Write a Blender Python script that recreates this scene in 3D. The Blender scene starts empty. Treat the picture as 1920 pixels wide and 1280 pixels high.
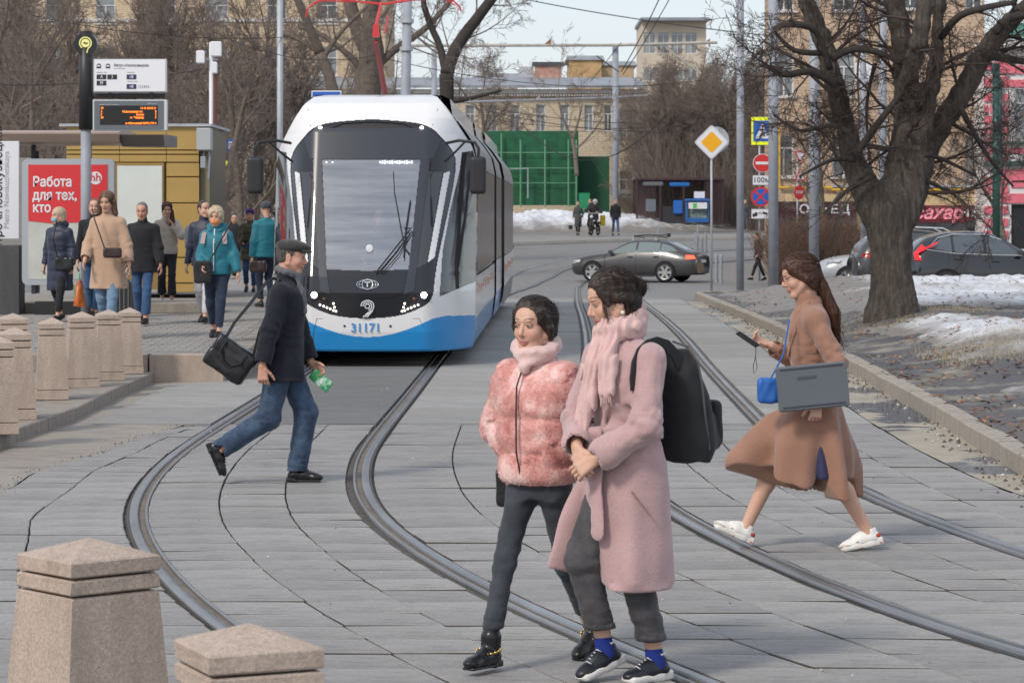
import bpy, math, random, numpy as np
from mathutils import Vector, Matrix
V3=Vector; PI=math.pi; R=math.radians
sc=bpy.context.scene; C=sc.collection
# ---------------------------------------------------------------- camera, world, sun, exposure
F=5000.0; HC=1.92; YH=405.0         # focal length in photo pixels, eye height, horizon row
cam=bpy.data.cameras.new('camera'); co=bpy.data.objects.new('camera',cam); C.objects.link(co); sc.camera=co
cam.sensor_width=36; cam.lens=36*F/1920; cam.shift_y=-(640-YH)/1920
cam.clip_start=.5; cam.clip_end=3000
co.location=(0,0,HC); co.rotation_euler=(R(90),0,0)
cam.dof.use_dof=True; cam.dof.focus_distance=17; cam.dof.aperture_fstop=11
SUN_EL=42; SUN_AZ=-140     # azimuth of the sun measured clockwise from +Y
w=bpy.data.worlds.new('World'); sc.world=w; w.use_nodes=True
nt=w.node_tree; bg=nt.nodes['Background']; sk=nt.nodes.new('ShaderNodeTexSky'); sk.sky_type='NISHITA'
sk.sun_disc=False; sk.sun_elevation=R(SUN_EL); sk.sun_rotation=R(SUN_AZ); sk.air_density=1.0; sk.dust_density=1.5; sk.ozone_density=1.0
_mx=nt.nodes.new('ShaderNodeMix'); _mx.data_type='RGBA'; _mx.inputs[0].default_value=.62; _mx.inputs[7].default_value=(6.15,6.45,7.0,1)   # thin even cloud veil over the sky
nt.links.new(sk.outputs[0],_mx.inputs[6]); nt.links.new(_mx.outputs[2],bg.inputs[0]); bg.inputs[1].default_value=.105
sl=bpy.data.lights.new('sun','SUN'); so=bpy.data.objects.new('sun',sl); C.objects.link(so)
sl.energy=1.5; sl.angle=R(10); sl.color=(1,.91,.80)
_sd=Vector((math.sin(R(SUN_AZ))*math.cos(R(SUN_EL)),math.cos(R(SUN_AZ))*math.cos(R(SUN_EL)),math.sin(R(SUN_EL))))
so.rotation_euler=_sd.to_track_quat('Z','Y').to_euler(); so.location=(0,0,30)
sc.view_settings.view_transform='Standard'; sc.view_settings.look='None'; sc.view_settings.gamma=1
sc.view_settings.use_curve_mapping=False; sc.view_settings.exposure=0.48
sc.render.engine='CYCLES'
sc.cycles.max_bounces=6; sc.cycles.diffuse_bounces=2; sc.cycles.glossy_bounces=2; sc.cycles.transparent_max_bounces=12; sc.cycles.transmission_bounces=4
sc.cycles.caustics_reflective=False; sc.cycles.caustics_refractive=False
# ---------------------------------------------------------------- terrain and pixel helpers
GY=[0,45,70,90,99,110,120,131,150,200,3000]; GZ=[0,0,-.16,-.40,-.32,.15,.55,.87,1.05,1.25,1.25]
def gz(Y): 
    a=0
    for o in (-4,-2,0,2,4): a+=np.interp(np.asarray(Y)+o,GY,GZ)/5
    return a
def gy(py):           # distance of the ground seen at row py
    Y=8.0
    while Y<400 and YH+(HC-float(gz(Y)))*F/Y>py: Y+=.05
    return Y
def pt(px,py,Y): return Vector(((px-960)/F*Y,Y,HC-(py-YH)/F*Y))
def wx(px,Y): return (px-960)/F*Y
def wz(py,Y): return HC-(py-YH)/F*Y
# ---------------------------------------------------------------- tagging
def tag(o,label,cat,group=None,kind=None):
    if label: o['label']=label
    if cat: o['category']=cat
    if group: o['group']=group
    if kind: o['kind']=kind
    return o
def empty(name,loc=(0,0,0),rz=0,label=None,cat=None,group=None,parent=None):
    o=bpy.data.objects.new(name,None); C.objects.link(o); o.location=loc; o.rotation_euler=(0,0,rz); o.empty_display_size=.1
    if parent: o.parent=parent
    return tag(o,label,cat,group)
def link(name,me,parent=None,loc=None,rot=None,scale=None):
    o=bpy.data.objects.new(name,me); C.objects.link(o)
    if parent is not None: o.parent=parent
    if loc is not None: o.location=loc
    if rot is not None: o.rotation_euler=rot
    if scale is not None: o.scale=scale
    return o
def mk(name,V,Fc,mats,parent=None,smooth=False,midx=None,loc=None,rot=None,kind=None):
    me=bpy.data.meshes.new(name)
    if isinstance(V,np.ndarray) and isinstance(Fc,np.ndarray):
        n=len(V); k=Fc.shape[1]; m=len(Fc)
        me.vertices.add(n); me.vertices.foreach_set('co',V.astype(np.float32).ravel())
        me.loops.add(m*k); me.loops.foreach_set('vertex_index',Fc.astype(np.int32).ravel())
        me.polygons.add(m); me.polygons.foreach_set('loop_start',np.arange(0,m*k,k,dtype=np.int32))
        me.polygons.foreach_set('loop_total',np.full(m,k,dtype=np.int32))
        me.update(calc_edges=True)
    else:
        me.from_pydata([tuple(v) for v in V],[],[tuple(f) for f in Fc]); me.update()
    if not isinstance(mats,(list,tuple)): mats=[mats]
    for m_ in mats: me.materials.append(m_)
    if midx is not None: me.polygons.foreach_set('material_index',np.asarray(midx,dtype=np.int32))
    if smooth: me.polygons.foreach_set('use_smooth',np.ones(len(me.polygons),dtype=bool))
    o=link(name,me,parent,loc,rot)
    if kind: o['kind']=kind
    return o
class MB:
    def __init__(s): s.V=[]; s.F=[]; s.M=[]; s.m=0
    def add(s,V,Fc):
        n=len(s.V); s.V+=[tuple(v) for v in V]; s.F+=[tuple(i+n for i in f) for f in Fc]; s.M+=[s.m]*len(Fc); return s
    def box(s,c,d,rz=0,bev=0,taper=1.0,M=None):
        hx,hy,hz=d[0]/2,d[1]/2,d[2]/2
        def ring(e,z,k):
            a=hx*k-e; b=hy*k-e
            return [(-a,-b,z),(a,-b,z),(a,b,z),(-a,b,z)]
        if bev>0: rs=[ring(bev,-hz,1),ring(0,-hz+bev,1),ring(0,hz-bev,taper),ring(bev,hz,taper)]
        else: rs=[ring(0,-hz,1),ring(0,hz,taper)]
        V=[v for r in rs for v in r]; Fc=[(3,2,1,0)]
        for k in range(len(rs)-1):
            for i in range(4):
                j=(i+1)%4; Fc.append((k*4+i,k*4+j,k*4+4+j,k*4+4+i))
        n=(len(rs)-1)*4; Fc.append((n,n+1,n+2,n+3))
        if M is None: M=Matrix.Translation(c)@Matrix.Rotation(rz,4,'Z')
        return s.add([M@Vector(v) for v in V],Fc)
    def tube(s,P,r,n=8,cap=True,flat=None):
        P=[Vector(p) for p in P]; rs=r if isinstance(r,(list,tuple)) else [r]*len(P)
        V=[];Fc=[]; up=None
        for i,p in enumerate(P):
            t=(P[min(i+1,len(P)-1)]-P[max(i-1,0)]).normalized()
            if up is None or abs(up.dot(t))>.98: up=Vector((0,0,1)) if abs(t.z)<.9 else Vector((0,1,0))
            a=t.cross(up).normalized(); b=a.cross(t).normalized(); up=b
            for k in range(n):
                th=2*PI*(k+.5)/n; V.append(p+a*math.cos(th)*rs[i]+b*math.sin(th)*rs[i])
        for i in range(len(P)-1):
            for k in range(n):
                j=(k+1)%n; Fc.append((i*n+k,i*n+j,(i+1)*n+j,(i+1)*n+k))
        if cap: Fc.append(tuple(range(n))[::-1]); Fc.append(tuple((len(P)-1)*n+k for k in range(n)))
        return s.add(V,Fc)
    def cyl(s,a,b,r,n=12,r2=None): return s.tube([a,b],[r,r if r2 is None else r2],n)
    def prism(s,pts,h0,h1,axis='Y',M=None):     # polygon pts (u,v) extruded along axis
        n=len(pts)
        mp={'Y':lambda u,v,h:(u,h,v),'Z':lambda u,v,h:(u,v,h),'X':lambda u,v,h:(h,u,v)}[axis]
        V=[mp(u,v,h0) for u,v in pts]+[mp(u,v,h1) for u,v in pts]
        if M is not None: V=[M@Vector(v) for v in V]
        Fc=[tuple(range(n)),tuple(range(2*n-1,n-1,-1))]+[(i,i+n,(i+1)%n+n,(i+1)%n) for i in range(n)]
        return s.add(V,Fc)
    def sphere(s,c,r,n=10,m=7,sc_=(1,1,1)):
        V=[];Fc=[]
        for i in range(m+1):
            a=PI*i/m
            for k in range(n): V.append((c[0]+r*sc_[0]*math.sin(a)*math.cos(2*PI*k/n),c[1]+r*sc_[1]*math.sin(a)*math.sin(2*PI*k/n),c[2]+r*sc_[2]*math.cos(a)))
        for i in range(m):
            for k in range(n): j=(k+1)%n; Fc.append((i*n+k,(i+1)*n+k,(i+1)*n+j,i*n+j))
        return s.add(V,Fc)
    def build(s,name,mats,parent=None,smooth=False,**k):
        return mk(name,s.V,s.F,mats,parent,smooth,midx=s.M,**k)
def circ(cx,cz,r,n=24,sx=1,sz=1): return [(cx+r*sx*math.cos(2*PI*i/n),cz+r*sz*math.sin(2*PI*i/n)) for i in range(n)]
def grid(nx,ny): 
    i=np.arange(nx*ny).reshape(ny,nx); return np.stack([i[:-1,:-1].ravel(),i[:-1,1:].ravel(),i[1:,1:].ravel(),i[1:,:-1].ravel()],1)
# ---------------------------------------------------------------- materials
_mc={}
def mat(name,col,rough=.6,metal=0,nz=0,ns=8,bump=0,bs=None,col2=None,stretch=None,spec=.5,emit=0,alpha=1,coat=0,det=5,contrast=None,sheen=0):
    if name in _mc: return _mc[name]
    m=bpy.data.materials.new(name); m.use_nodes=True; t=m.node_tree; b=t.nodes['Principled BSDF']; L=t.links.new
    c4=lambda c:(c[0],c[1],c[2],1)
    b.inputs['Base Color'].default_value=c4(col); b.inputs['Roughness'].default_value=rough; b.inputs['Metallic'].default_value=metal
    b.inputs['Specular IOR Level'].default_value=spec; b.inputs['Coat Weight'].default_value=coat
    if sheen: b.inputs['Sheen Weight'].default_value=sheen; b.inputs['Sheen Roughness'].default_value=.4
    if emit: b.inputs['Emission Color'].default_value=c4(col); b.inputs['Emission Strength'].default_value=emit
    b.inputs['Alpha'].default_value=alpha
    if nz or bump or col2:
        tc=t.nodes.new('ShaderNodeTexCoord'); src=tc.outputs['Object']
        if stretch:
            mp=t.nodes.new('ShaderNodeMapping'); mp.inputs['Scale'].default_value=stretch; L(src,mp.inputs[0]); src=mp.outputs[0]
        n=t.nodes.new('ShaderNodeTexNoise'); n.inputs['Scale'].default_value=ns; n.inputs['Detail'].default_value=det; n.inputs['Roughness'].default_value=.65; L(src,n.inputs['Vector'])
        if nz or col2:
            c2=col2 or tuple(min(1,c*(1+nz)) for c in col); c1=col if col2 else tuple(c*(1-nz) for c in col)
            r=t.nodes.new('ShaderNodeValToRGB'); a,z=contrast or (.3,.7)
            r.color_ramp.elements[0].position=a; r.color_ramp.elements[1].position=z
            r.color_ramp.elements[0].color=c4(c1); r.color_ramp.elements[1].color=c4(c2)
            L(n.outputs['Fac'],r.inputs[0]); L(r.outputs[0],b.inputs['Base Color'])
            if emit: L(r.outputs[0],b.inputs['Emission Color'])
        if bump:
            n2=n
            if bs: n2=t.nodes.new('ShaderNodeTexNoise'); n2.inputs['Scale'].default_value=bs; n2.inputs['Detail'].default_value=4; L(src,n2.inputs['Vector'])
            bp=t.nodes.new('ShaderNodeBump'); bp.inputs['Strength'].default_value=min(1,bump*1.0); bp.inputs['Distance'].default_value=.02; L(n2.outputs['Fac'],bp.inputs['Height']); L(bp.outputs[0],b.inputs['Normal'])
    _mc[name]=m; return m
def mixnode(t,fac,a,b_,blend='MIX'):
    m=t.nodes.new('ShaderNodeMix'); m.data_type='RGBA'; m.blend_type=blend
    for s,v in ((m.inputs[0],fac),(m.inputs[6],a),(m.inputs[7],b_)):
        if hasattr(v,'links'): t.links.new(v,s)
        elif isinstance(v,tuple): s.default_value=(v[0],v[1],v[2],1)
        else: s.default_value=v
    return m.outputs[2]
def noise(t,scale,det=5,rough=.6,vec=None,stretch=None,coord='Object',rot=None):
    n=t.nodes.new('ShaderNodeTexNoise'); n.inputs['Scale'].default_value=scale; n.inputs['Detail'].default_value=det; n.inputs['Roughness'].default_value=rough
    tc=t.nodes.new('ShaderNodeTexCoord'); src=tc.outputs[coord]
    mp=t.nodes.new('ShaderNodeMapping'); 
    if stretch: mp.inputs['Scale'].default_value=stretch
    if rot: mp.inputs['Rotation'].default_value=rot
    t.links.new(src,mp.inputs[0]); t.links.new(mp.outputs[0],n.inputs['Vector'])
    return n.outputs['Fac']
def ramp(t,src,stops):
    r=t.nodes.new('ShaderNodeValToRGB'); e=r.color_ramp.elements
    while len(e)<len(stops): e.new(.5)
    for k,(p,c) in enumerate(stops):
        e[k].position=p; e[k].color=(c[0],c[1],c[2],1) if isinstance(c,tuple) else (c,c,c,1)
    t.links.new(src,r.inputs[0]); return r.outputs[0]
def newmat(name):
    m=bpy.data.materials.new(name); m.use_nodes=True; t=m.node_tree; return m,t,t.nodes['Principled BSDF']
def bumpn(t,b,src,strength=.4,dist=.02):
    bp=t.nodes.new('ShaderNodeBump'); bp.inputs['Strength'].default_value=strength; bp.inputs['Distance'].default_value=dist
    t.links.new(src,bp.inputs['Height']); t.links.new(bp.outputs[0],b.inputs['Normal'])
def glass_mat(name,tint=(.5,.55,.58),refl=.25,rough=.03,base=(1,1,1)):
    m,t,b=newmat(name); t.nodes.remove(b); out=t.nodes['Material Output']
    g=t.nodes.new('ShaderNodeBsdfGlossy'); g.inputs['Roughness'].default_value=rough; g.inputs['Color'].default_value=base+(1,)
    tr=t.nodes.new('ShaderNodeBsdfTransparent'); tr.inputs['Color'].default_value=tint+(1,)
    mx=t.nodes.new('ShaderNodeMixShader'); fr=t.nodes.new('ShaderNodeFresnel'); fr.inputs['IOR'].default_value=1.5
    ad=t.nodes.new('ShaderNodeMath'); ad.operation='ADD'; ad.use_clamp=True; ad.inputs[1].default_value=refl
    t.links.new(fr.outputs[0],ad.inputs[0]); t.links.new(ad.outputs[0],mx.inputs[0]); t.links.new(tr.outputs[0],mx.inputs[1]); t.links.new(g.outputs[0],mx.inputs[2]); t.links.new(mx.outputs[0],out.inputs[0])
    return m
def text(name,s,size,mt,parent,loc,rot=(PI/2,0,0),align='CENTER',extr=.002,bold=0,sx=1,label=None,off=0):
    cu=bpy.data.curves.new(name,'FONT'); cu.body=s; cu.size=size; cu.align_x=align; cu.align_y='CENTER'; cu.extrude=extr; cu.offset=bold; cu.resolution_u=2; cu.fill_mode='BOTH'
    if off: cu.shear=off
    to=bpy.data.objects.new(name,cu); me=bpy.data.meshes.new_from_object(to); bpy.data.objects.remove(to); bpy.data.curves.remove(cu)
    me.name=name; me.materials.clear(); me.materials.append(mt)
    o=link(name,me,parent,loc,rot,(sx,1,1)); return o
# common materials
M={}
M['steel']=mat('galvanised_steel',(.42,.44,.47),.55,.3,nz=.12,ns=3)
M['greypaint']=mat('grey_pole_paint',(.30,.32,.36),.55,0,nz=.15,ns=2.5,bump=.1)
M['dark']=mat('dark_rubber',(.015,.016,.018),.6)
M['black']=mat('black_gloss',(.012,.013,.016),.25)
M['blackpl']=mat('black_plastic',(.02,.02,.023),.45)
M['white']=mat('white_paint',(.72,.73,.75),.4)
M['whitesign']=mat('white_sign_face',(.75,.76,.80),.4)
M['red']=mat('red_sign_face',(.62,.03,.03),.4)
M['blue']=mat('blue_sign_face',(.02,.12,.50),.4)
M['yellow']=mat('yellow_sign_face',(.85,.75,.03),.4)
M['rust']=mat('rusty_metal',(.25,.13,.06),.8,nz=.3,ns=20)
# ---------------------------------------------------------------- implicit modelling (numpy distance fields -> surface nets)
def _v(a): return np.asarray(a,dtype=np.float32)
class Sdf:
    def __init__(s,k=.02): s.P=[]; s.k=k; s.disp=None
    def _a(s,fn,lo,hi,k,op): s.P.append((fn,_v(lo),_v(hi),s.k if k is None else k,op)); return s
    def cone(s,a,b,r0,r1=None,flat=1,n=(1,0,0),k=None,op=0):
        a=_v(a);b=_v(b); r1=r0 if r1 is None else r1; n=_v(n); ln=float(np.linalg.norm(n)); n=n/(ln or 1)
        f=1.0/flat-1
        def tr(p): return p+f*(p@n)[...,None]*n if flat!=1 else p
        A=tr(a);B=tr(b); ab=B-A; L2=float(ab@ab)+1e-9
        def fn(p):
            q=tr(p)-A; h=np.clip((q@ab)/L2,0,1); d=np.sqrt(((q-h[...,None]*ab)**2).sum(-1))-(r0+(r1-r0)*h)
            return d*flat if flat<1 else d
        r=max(r0,r1)*max(1,flat); return s._a(fn,np.minimum(a,b)-r,np.maximum(a,b)+r,k,op)
    def chain(s,pts,rs,**kw):
        for i in range(len(pts)-1): s.cone(pts[i],pts[i+1],rs[i],rs[i+1],**kw)
        return s
    def ell(s,c,r,rot=None,k=None,op=0):
        c=_v(c); r=_v(r); Rm=None if rot is None else np.array(rot,dtype=np.float32)   # columns = local axes
        def fn(p):
            q=p-c
            if Rm is not None: q=q@Rm
            k0=np.sqrt(((q/r)**2).sum(-1))+1e-6; k1=np.sqrt(((q/(r*r))**2).sum(-1))+1e-6
            return k0*(k0-1)/k1
        m=float(r.max()) if Rm is not None else r
        return s._a(fn,c-m,c+m,k,op)
    def box(s,c,hd,rot=None,rd=.01,k=None,op=0):
        c=_v(c); hd=_v(hd); Rm=None if rot is None else np.array(rot,dtype=np.float32)
        def fn(p):
            q=p-c
            if Rm is not None: q=q@Rm
            q=np.abs(q)-(hd-rd); return np.sqrt((np.maximum(q,0)**2).sum(-1))+np.minimum(q.max(-1),0)-rd
        m=float(np.linalg.norm(hd)) if Rm is not None else hd
        return s._a(fn,c-m,c+m,k,op)
    def stack(s,secs,k=None,op=0,pw=2.0):   # secs: (z, cx, cy, rx, ry[, yaw]) ; horizontal sections
        S=np.array([(*q,0)[:6] for q in sorted(secs)],dtype=np.float32); z=S[:,0]
        if len(S)>2:      # smooth (monotone cubic) resampling of the sections
            zn=np.linspace(z[0],z[-1],len(S)*7); O=np.empty((len(zn),6),np.float32); O[:,0]=zn; h=np.diff(z)
            for j in range(1,6):
                dl=np.diff(S[:,j])/h; m=np.concatenate([[dl[0]],np.where(dl[1:]*dl[:-1]>0,2*dl[1:]*dl[:-1]/(dl[1:]+dl[:-1]+1e-9*np.sign(dl[1:]+dl[:-1]+1e-12)),0),[dl[-1]]])
                i=np.clip(np.searchsorted(z,zn)-1,0,len(h)-1); t=(zn-z[i])/h[i]
                O[:,j]=(2*t**3-3*t**2+1)*S[i,j]+(t**3-2*t**2+t)*h[i]*m[i]+(3*t**2-2*t**3)*S[i+1,j]+(t**3-t**2)*h[i]*m[i+1]
            S=O; z=S[:,0]
        def fn(p):
            pz=p[...,2]; f=lambda j: np.interp(pz,z,S[:,j]).astype(np.float32)
            x=p[...,0]-f(1); y=p[...,1]-f(2); rx=f(3); ry=f(4)
            if np.any(S[:,5]): a=f(5); x,y=x*np.cos(a)+y*np.sin(a),-x*np.sin(a)+y*np.cos(a)
            if pw==2.0: e=np.sqrt((x/rx)**2+(y/ry)**2)
            else: e=(np.abs(x/rx)**pw+np.abs(y/ry)**pw)**(1/pw)
            d=(e-1)*np.minimum(rx,ry); return np.maximum(d,np.maximum(pz-z[-1],z[0]-pz))
        m=np.maximum(S[:,3],S[:,4])
        return s._a(fn,[(S[:,1]-m).min(),(S[:,2]-m).min(),z[0]],[(S[:,1]+m).max(),(S[:,2]+m).max(),z[-1]],k,op)
    def mesh(s,res,fine=(),shift=0):
        add=[q for q in s.P if q[4]==0]
        lo=np.min([q[1] for q in add],0)-3*res-.01; hi=np.max([q[2] for q in add],0)+3*res+.01
        ax=[]
        for i in range(3):
            c=[float(lo[i])]
            while c[-1]<hi[i]:
                st=res
                for fl,fh,fr in fine:
                    if fl[i]<=c[-1]<=fh[i]: st=min(st,fr)
                c.append(c[-1]+st)
            ax.append(np.array(c,dtype=np.float32))
        D=np.full([len(a) for a in ax],.5,dtype=np.float32)
        for fn,l,h,k,op in s.P:
            mg=max(k,0)+2.5*res+.015
            i0=[max(0,int(np.searchsorted(ax[i],l[i]-mg))-1) for i in range(3)]; i1=[min(len(ax[i]),int(np.searchsorted(ax[i],h[i]+mg))+1) for i in range(3)]
            if any(i1[i]<=i0[i] for i in range(3)): continue
            sl_=tuple(slice(i0[i],i1[i]) for i in range(3))
            g=np.stack(np.meshgrid(*[ax[i][sl_[i]] for i in range(3)],indexing='ij'),-1)
            d=fn(g).astype(np.float32); a=D[sl_]
            if op==0:
                if k>0: hh=np.clip(.5+.5*(a-d)/k,0,1); D[sl_]=a+(d-a)*hh-k*hh*(1-hh)
                else: D[sl_]=np.minimum(a,d)
            else:
                dd=-d
                if k>0: hh=np.clip(.5-.5*(a-dd)/k,0,1); D[sl_]=a+(dd-a)*hh+k*hh*(1-hh)
                else: D[sl_]=np.maximum(a,dd)
        if s.disp is not None:
            near=np.abs(D)<.06; I=np.nonzero(near); p=np.stack([ax[i][I[i]] for i in range(3)],-1)
            D[near]+=s.disp(p)
        if shift: D-=shift
        return nets(D,ax)
def nets(D,ax):
    S=D<0; nx,ny,nz=D.shape
    c=S[:-1,:-1,:-1].astype(np.int8)
    for a,b,d in ((1,0,0),(0,1,0),(0,0,1),(1,1,0),(1,0,1),(0,1,1),(1,1,1)): c=c+S[a:nx-1+a,b:ny-1+b,d:nz-1+d]
    act=(c>0)&(c<8); I=np.nonzero(act); n=len(I[0])
    idx=np.full(act.shape,-1,dtype=np.int32); idx[I]=np.arange(n)
    acc=np.zeros((n,3),np.float32); cnt=np.zeros(n,np.float32)
    X=[[ax[i][I[i]],ax[i][I[i]+1]] for i in range(3)]
    cs=[(a,b,d) for a in (0,1) for b in (0,1) for d in (0,1)]
    val={q:D[I[0]+q[0],I[1]+q[1],I[2]+q[2]] for q in cs}
    for q in cs:
        for e in range(3):
            if q[e]==0:
                q2=list(q); q2[e]=1; q2=tuple(q2); v0=val[q];v1=val[q2]; m=(v0<0)!=(v1<0)
                t=np.where(m,v0/(np.where(m,v0-v1,1)),0)
                for i in range(3):
                    p=X[i][0]*(1-t)+X[i][1]*t if i==e else X[i][q[i]]
                    acc[:,i]+=np.where(m,p,0)
                cnt+=m
    V=acc/np.maximum(cnt,1)[:,None]; Q=[]
    for e,(u,v) in enumerate(((1,2),(2,0),(0,1))):
        A=[slice(0,None)]*3; B=[slice(0,None)]*3; A[e]=slice(0,-1); B[e]=slice(1,None)
        s0=S[tuple(A)]; s1=S[tuple(B)]; m=s0!=s1
        J=np.array(np.nonzero(m)); ok=(J[u]>0)&(J[v]>0)&(J[u]<D.shape[u]-1)&(J[v]<D.shape[v]-1); J=J[:,ok]
        f=s0[tuple(J)]
        def at(du,dv): K=J.copy(); K[u]-=du; K[v]-=dv; return idx[tuple(K)]
        q=np.stack([at(1,1),at(0,1),at(0,0),at(1,0)],1); q[~f]=q[~f][:,::-1]; Q.append(q)
    return V,np.concatenate(Q)
_rn=np.random.RandomState(5); _W=[( _rn.normal(size=(3,)).astype(np.float32),_rn.uniform(0,6.28)) for _ in range(60)]
def wav(p,sc_,seed=0,stretch=(1,1,1),n=7):     # cheap smooth noise, about -1..1
    p=p*np.asarray(stretch,dtype=np.float32)*sc_; a=0
    for i in range(n):
        d,ph=_W[(seed*7+i*3)%60]; a=a+np.sin(p@d+ph+1.3*np.sin(p@_W[(seed*7+i*3+1)%60][0]))
    return a/n*1.8
def basis(f,u=(0,0,1)):    # columns forward,left,up
    f=Vector(f).normalized(); u=Vector(u); l=u.cross(f).normalized(); u=f.cross(l); return np.array([[f.x,l.x,u.x],[f.y,l.y,u.y],[f.z,l.z,u.z]],dtype=np.float32)
def segmesh(S,sides):
    """S: list of (p0,p1,r0,r1) -> vertices, quads"""
    A=np.array([q[0] for q in S],dtype=np.float32);B=np.array([q[1] for q in S],dtype=np.float32); r0=np.array([q[2] for q in S],dtype=np.float32);r1=np.array([q[3] for q in S],dtype=np.float32)
    D=B-A; D/=np.linalg.norm(D,axis=1,keepdims=True)+1e-9; up=np.where(np.abs(D[:,2:3])<.9,np.array([[0,0,1.]]),np.array([[1.,0,0]])); U=np.cross(D,up); U/=np.linalg.norm(U,axis=1,keepdims=True)+1e-9; W=np.cross(D,U)
    n=len(S); V=np.empty((n,2*sides,3),np.float32)
    for k in range(sides):
        a=2*PI*k/sides; o=U*math.cos(a)+W*math.sin(a); V[:,k]=A+o*r0[:,None]; V[:,sides+k]=B+o*r1[:,None]
    base=(np.arange(n)*2*sides)[:,None]; Q=np.concatenate([base+np.array([k,(k+1)%sides,sides+(k+1)%sides,sides+k]) for k in range(sides)])
    return V.reshape(-1,3),Q

def vnorm(o):
    n=len(o.data.vertices); v=np.empty(n*3,np.float32); o.data.vertices.foreach_get('co',v); nn=np.empty(n*3,np.float32); o.data.vertex_normals.foreach_get('vector',nn); return v.reshape(-1,3),nn.reshape(-1,3)
def strands(o,f,mt,n,ln=.032,rad=.0011,seed=1,parent=None,back=False):
    """loose hair strands traced along the hair surface, flowing away from the crown (or towards the bun)"""
    V,N=vnorm(o); rs=np.random.RandomState(seed); i=rs.randint(0,len(V),n); P=V[i]; Nn=N[i]; S=[]
    top=np.array(f.H(-.005,0,.15),dtype=np.float32); bun=np.array(f.H(-.125,0,.020),dtype=np.float32); jit=rs.normal(0,.12,(n,3)).astype(np.float32)
    p=P+Nn*.0010; L=rs.uniform(.6,1.3,(n,1)).astype(np.float32)*ln/3.2; tint=0
    for k in range(6):
        D=(bun-p) if back else (p-top+np.array((0,0,-.12),dtype=np.float32)); D=D/(np.linalg.norm(D,axis=1,keepdims=True)+1e-6)+jit
        T=D-(D*Nn).sum(1,keepdims=True)*Nn; T/=np.linalg.norm(T,axis=1,keepdims=True)+1e-6; q=p+T*L
        idx=np.concatenate([((q[a:a+150,None,:]-V[None])**2).sum(-1).argmin(1) for a in range(0,n,150)]); Nn=N[idx]; d_=((q-V[idx])*Nn).sum(1,keepdims=True); far_=np.linalg.norm(q-V[idx],axis=1,keepdims=True)>.014
        q=np.where(far_,q,q-d_*Nn+Nn*(.0012+.0008*math.sin(k))); r0=rad*(1-k/7); r1=rad*(1-(k+1)/7)
        S+=[(p[j],q[j],r0,r1) for j in range(n)]; p=q
    v,q=segmesh(S,3); return mk('hair_strands',v,q,mt,o,kind='stuff')
def fuzz(o,mt,n,ln=.007,seed=2,lean=.6,w_=.0022,name='pile'):
    V,N=vnorm(o); rs=np.random.RandomState(seed); i=rs.randint(0,len(V),n); P=V[i]+rs.normal(0,.002,(n,3)); Nn=N[i]; R_=rs.normal(0,1,(n,3)); T=np.cross(Nn,R_); T/=np.linalg.norm(T,axis=1,keepdims=True)+1e-6
    tip=P+(Nn+lean*T+np.array((0,0,-.5)))*ln*rs.uniform(.5,1.3,(n,1)); S=np.cross(T,Nn)*w_
    A=np.stack([P-S,P+S,tip],1).reshape(-1,3); return mk(name,A.astype(np.float32),np.arange(3*n).reshape(-1,3),mt,o,kind='stuff')
# ---------------------------------------------------------------- ground, road, tram paving, kerbs, verge
def slabmat(name,c1,c2,dark,streak=(.5,5,1),amt=1.0,warm=None,wet=None):
    m,t,b=newmat(name); L=t.links.new
    n1=noise(t,2.2,6,.65,coord='Object',stretch=streak); n2=noise(t,38,4,.7); n3=noise(t,.5,4,.6)
    c=ramp(t,n1,[(.30,c2),(.62,c1)])
    c=mixnode(t,ramp(t,n2,[(.35,.0),(.75,.35)]),c,dark)
    n4=noise(t,3.4,7,.75,stretch=(streak[0]*1.2,streak[1]*.9,1)); c=mixnode(t,ramp(t,n4,[(.53,0.0),(.66,.75*amt)]),c,dark)
    if warm: c=mixnode(t,ramp(t,n3,[(.45,0.0),(.65,.5)]),c,warm)
    oi=t.nodes.new('ShaderNodeObjectInfo'); v=ramp(t,oi.outputs['Random'],[(0,.80),(1,1.0)])
    c=mixnode(t,1.0,c,v,'MULTIPLY'); L(c,b.inputs['Base Color']); b.inputs['Roughness'].default_value=.75
    if wet: 
        w_=ramp(t,noise(t,1.1,4,.6,stretch=(.55,.5,1)),[(wet,0.0),(wet+.03,1.0)]); c2_=mixnode(t,w_,c,(.085,.092,.115)); L(c2_,b.inputs['Base Color']); L(ramp(t,w_,[(0,.75),(1,.18)]),b.inputs['Roughness'])
    n5=noise(t,1.4,6,.7); c6=[l for l in t.links if l.to_socket==b.inputs['Base Color']][0].from_socket; L(mixnode(t,ramp(t,n5,[(.5,0.0),(.66,.42)]),c6,dark),b.inputs['Base Color']); bumpn(t,b,n2,.6,.008); return m
M['slab']=slabmat('tram_slab_concrete',(.385,.375,.355),(.305,.298,.29),(.125,.122,.122),amt=1.25)
M['plate']=slabmat('large_plate_concrete',(.36,.35,.33),(.31,.31,.30),(.2,.195,.19),(1,1,1),.5,warm=(.40,.37,.32))
M['asphalt']=slabmat('worn_asphalt',(.37,.325,.275),(.29,.26,.225),(.12,.115,.11),(.8,3,1),.8,warm=(.36,.32,.28))
M['asphaltd']=slabmat('dark_patch_asphalt',(.20,.197,.19),(.165,.163,.16),(.10,.10,.10),(1,2,1),.6)
M['road']=slabmat('road_asphalt',(.30,.295,.285),(.25,.245,.24),(.15,.15,.15),(.5,2,1),.5)
M['laneR']=slabmat('patched_wet_asphalt',(.47,.41,.32),(.38,.34,.27),(.17,.165,.16),(1,2,1),.5,warm=(.50,.44,.34),wet=.535)
M['granite']=None
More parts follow.
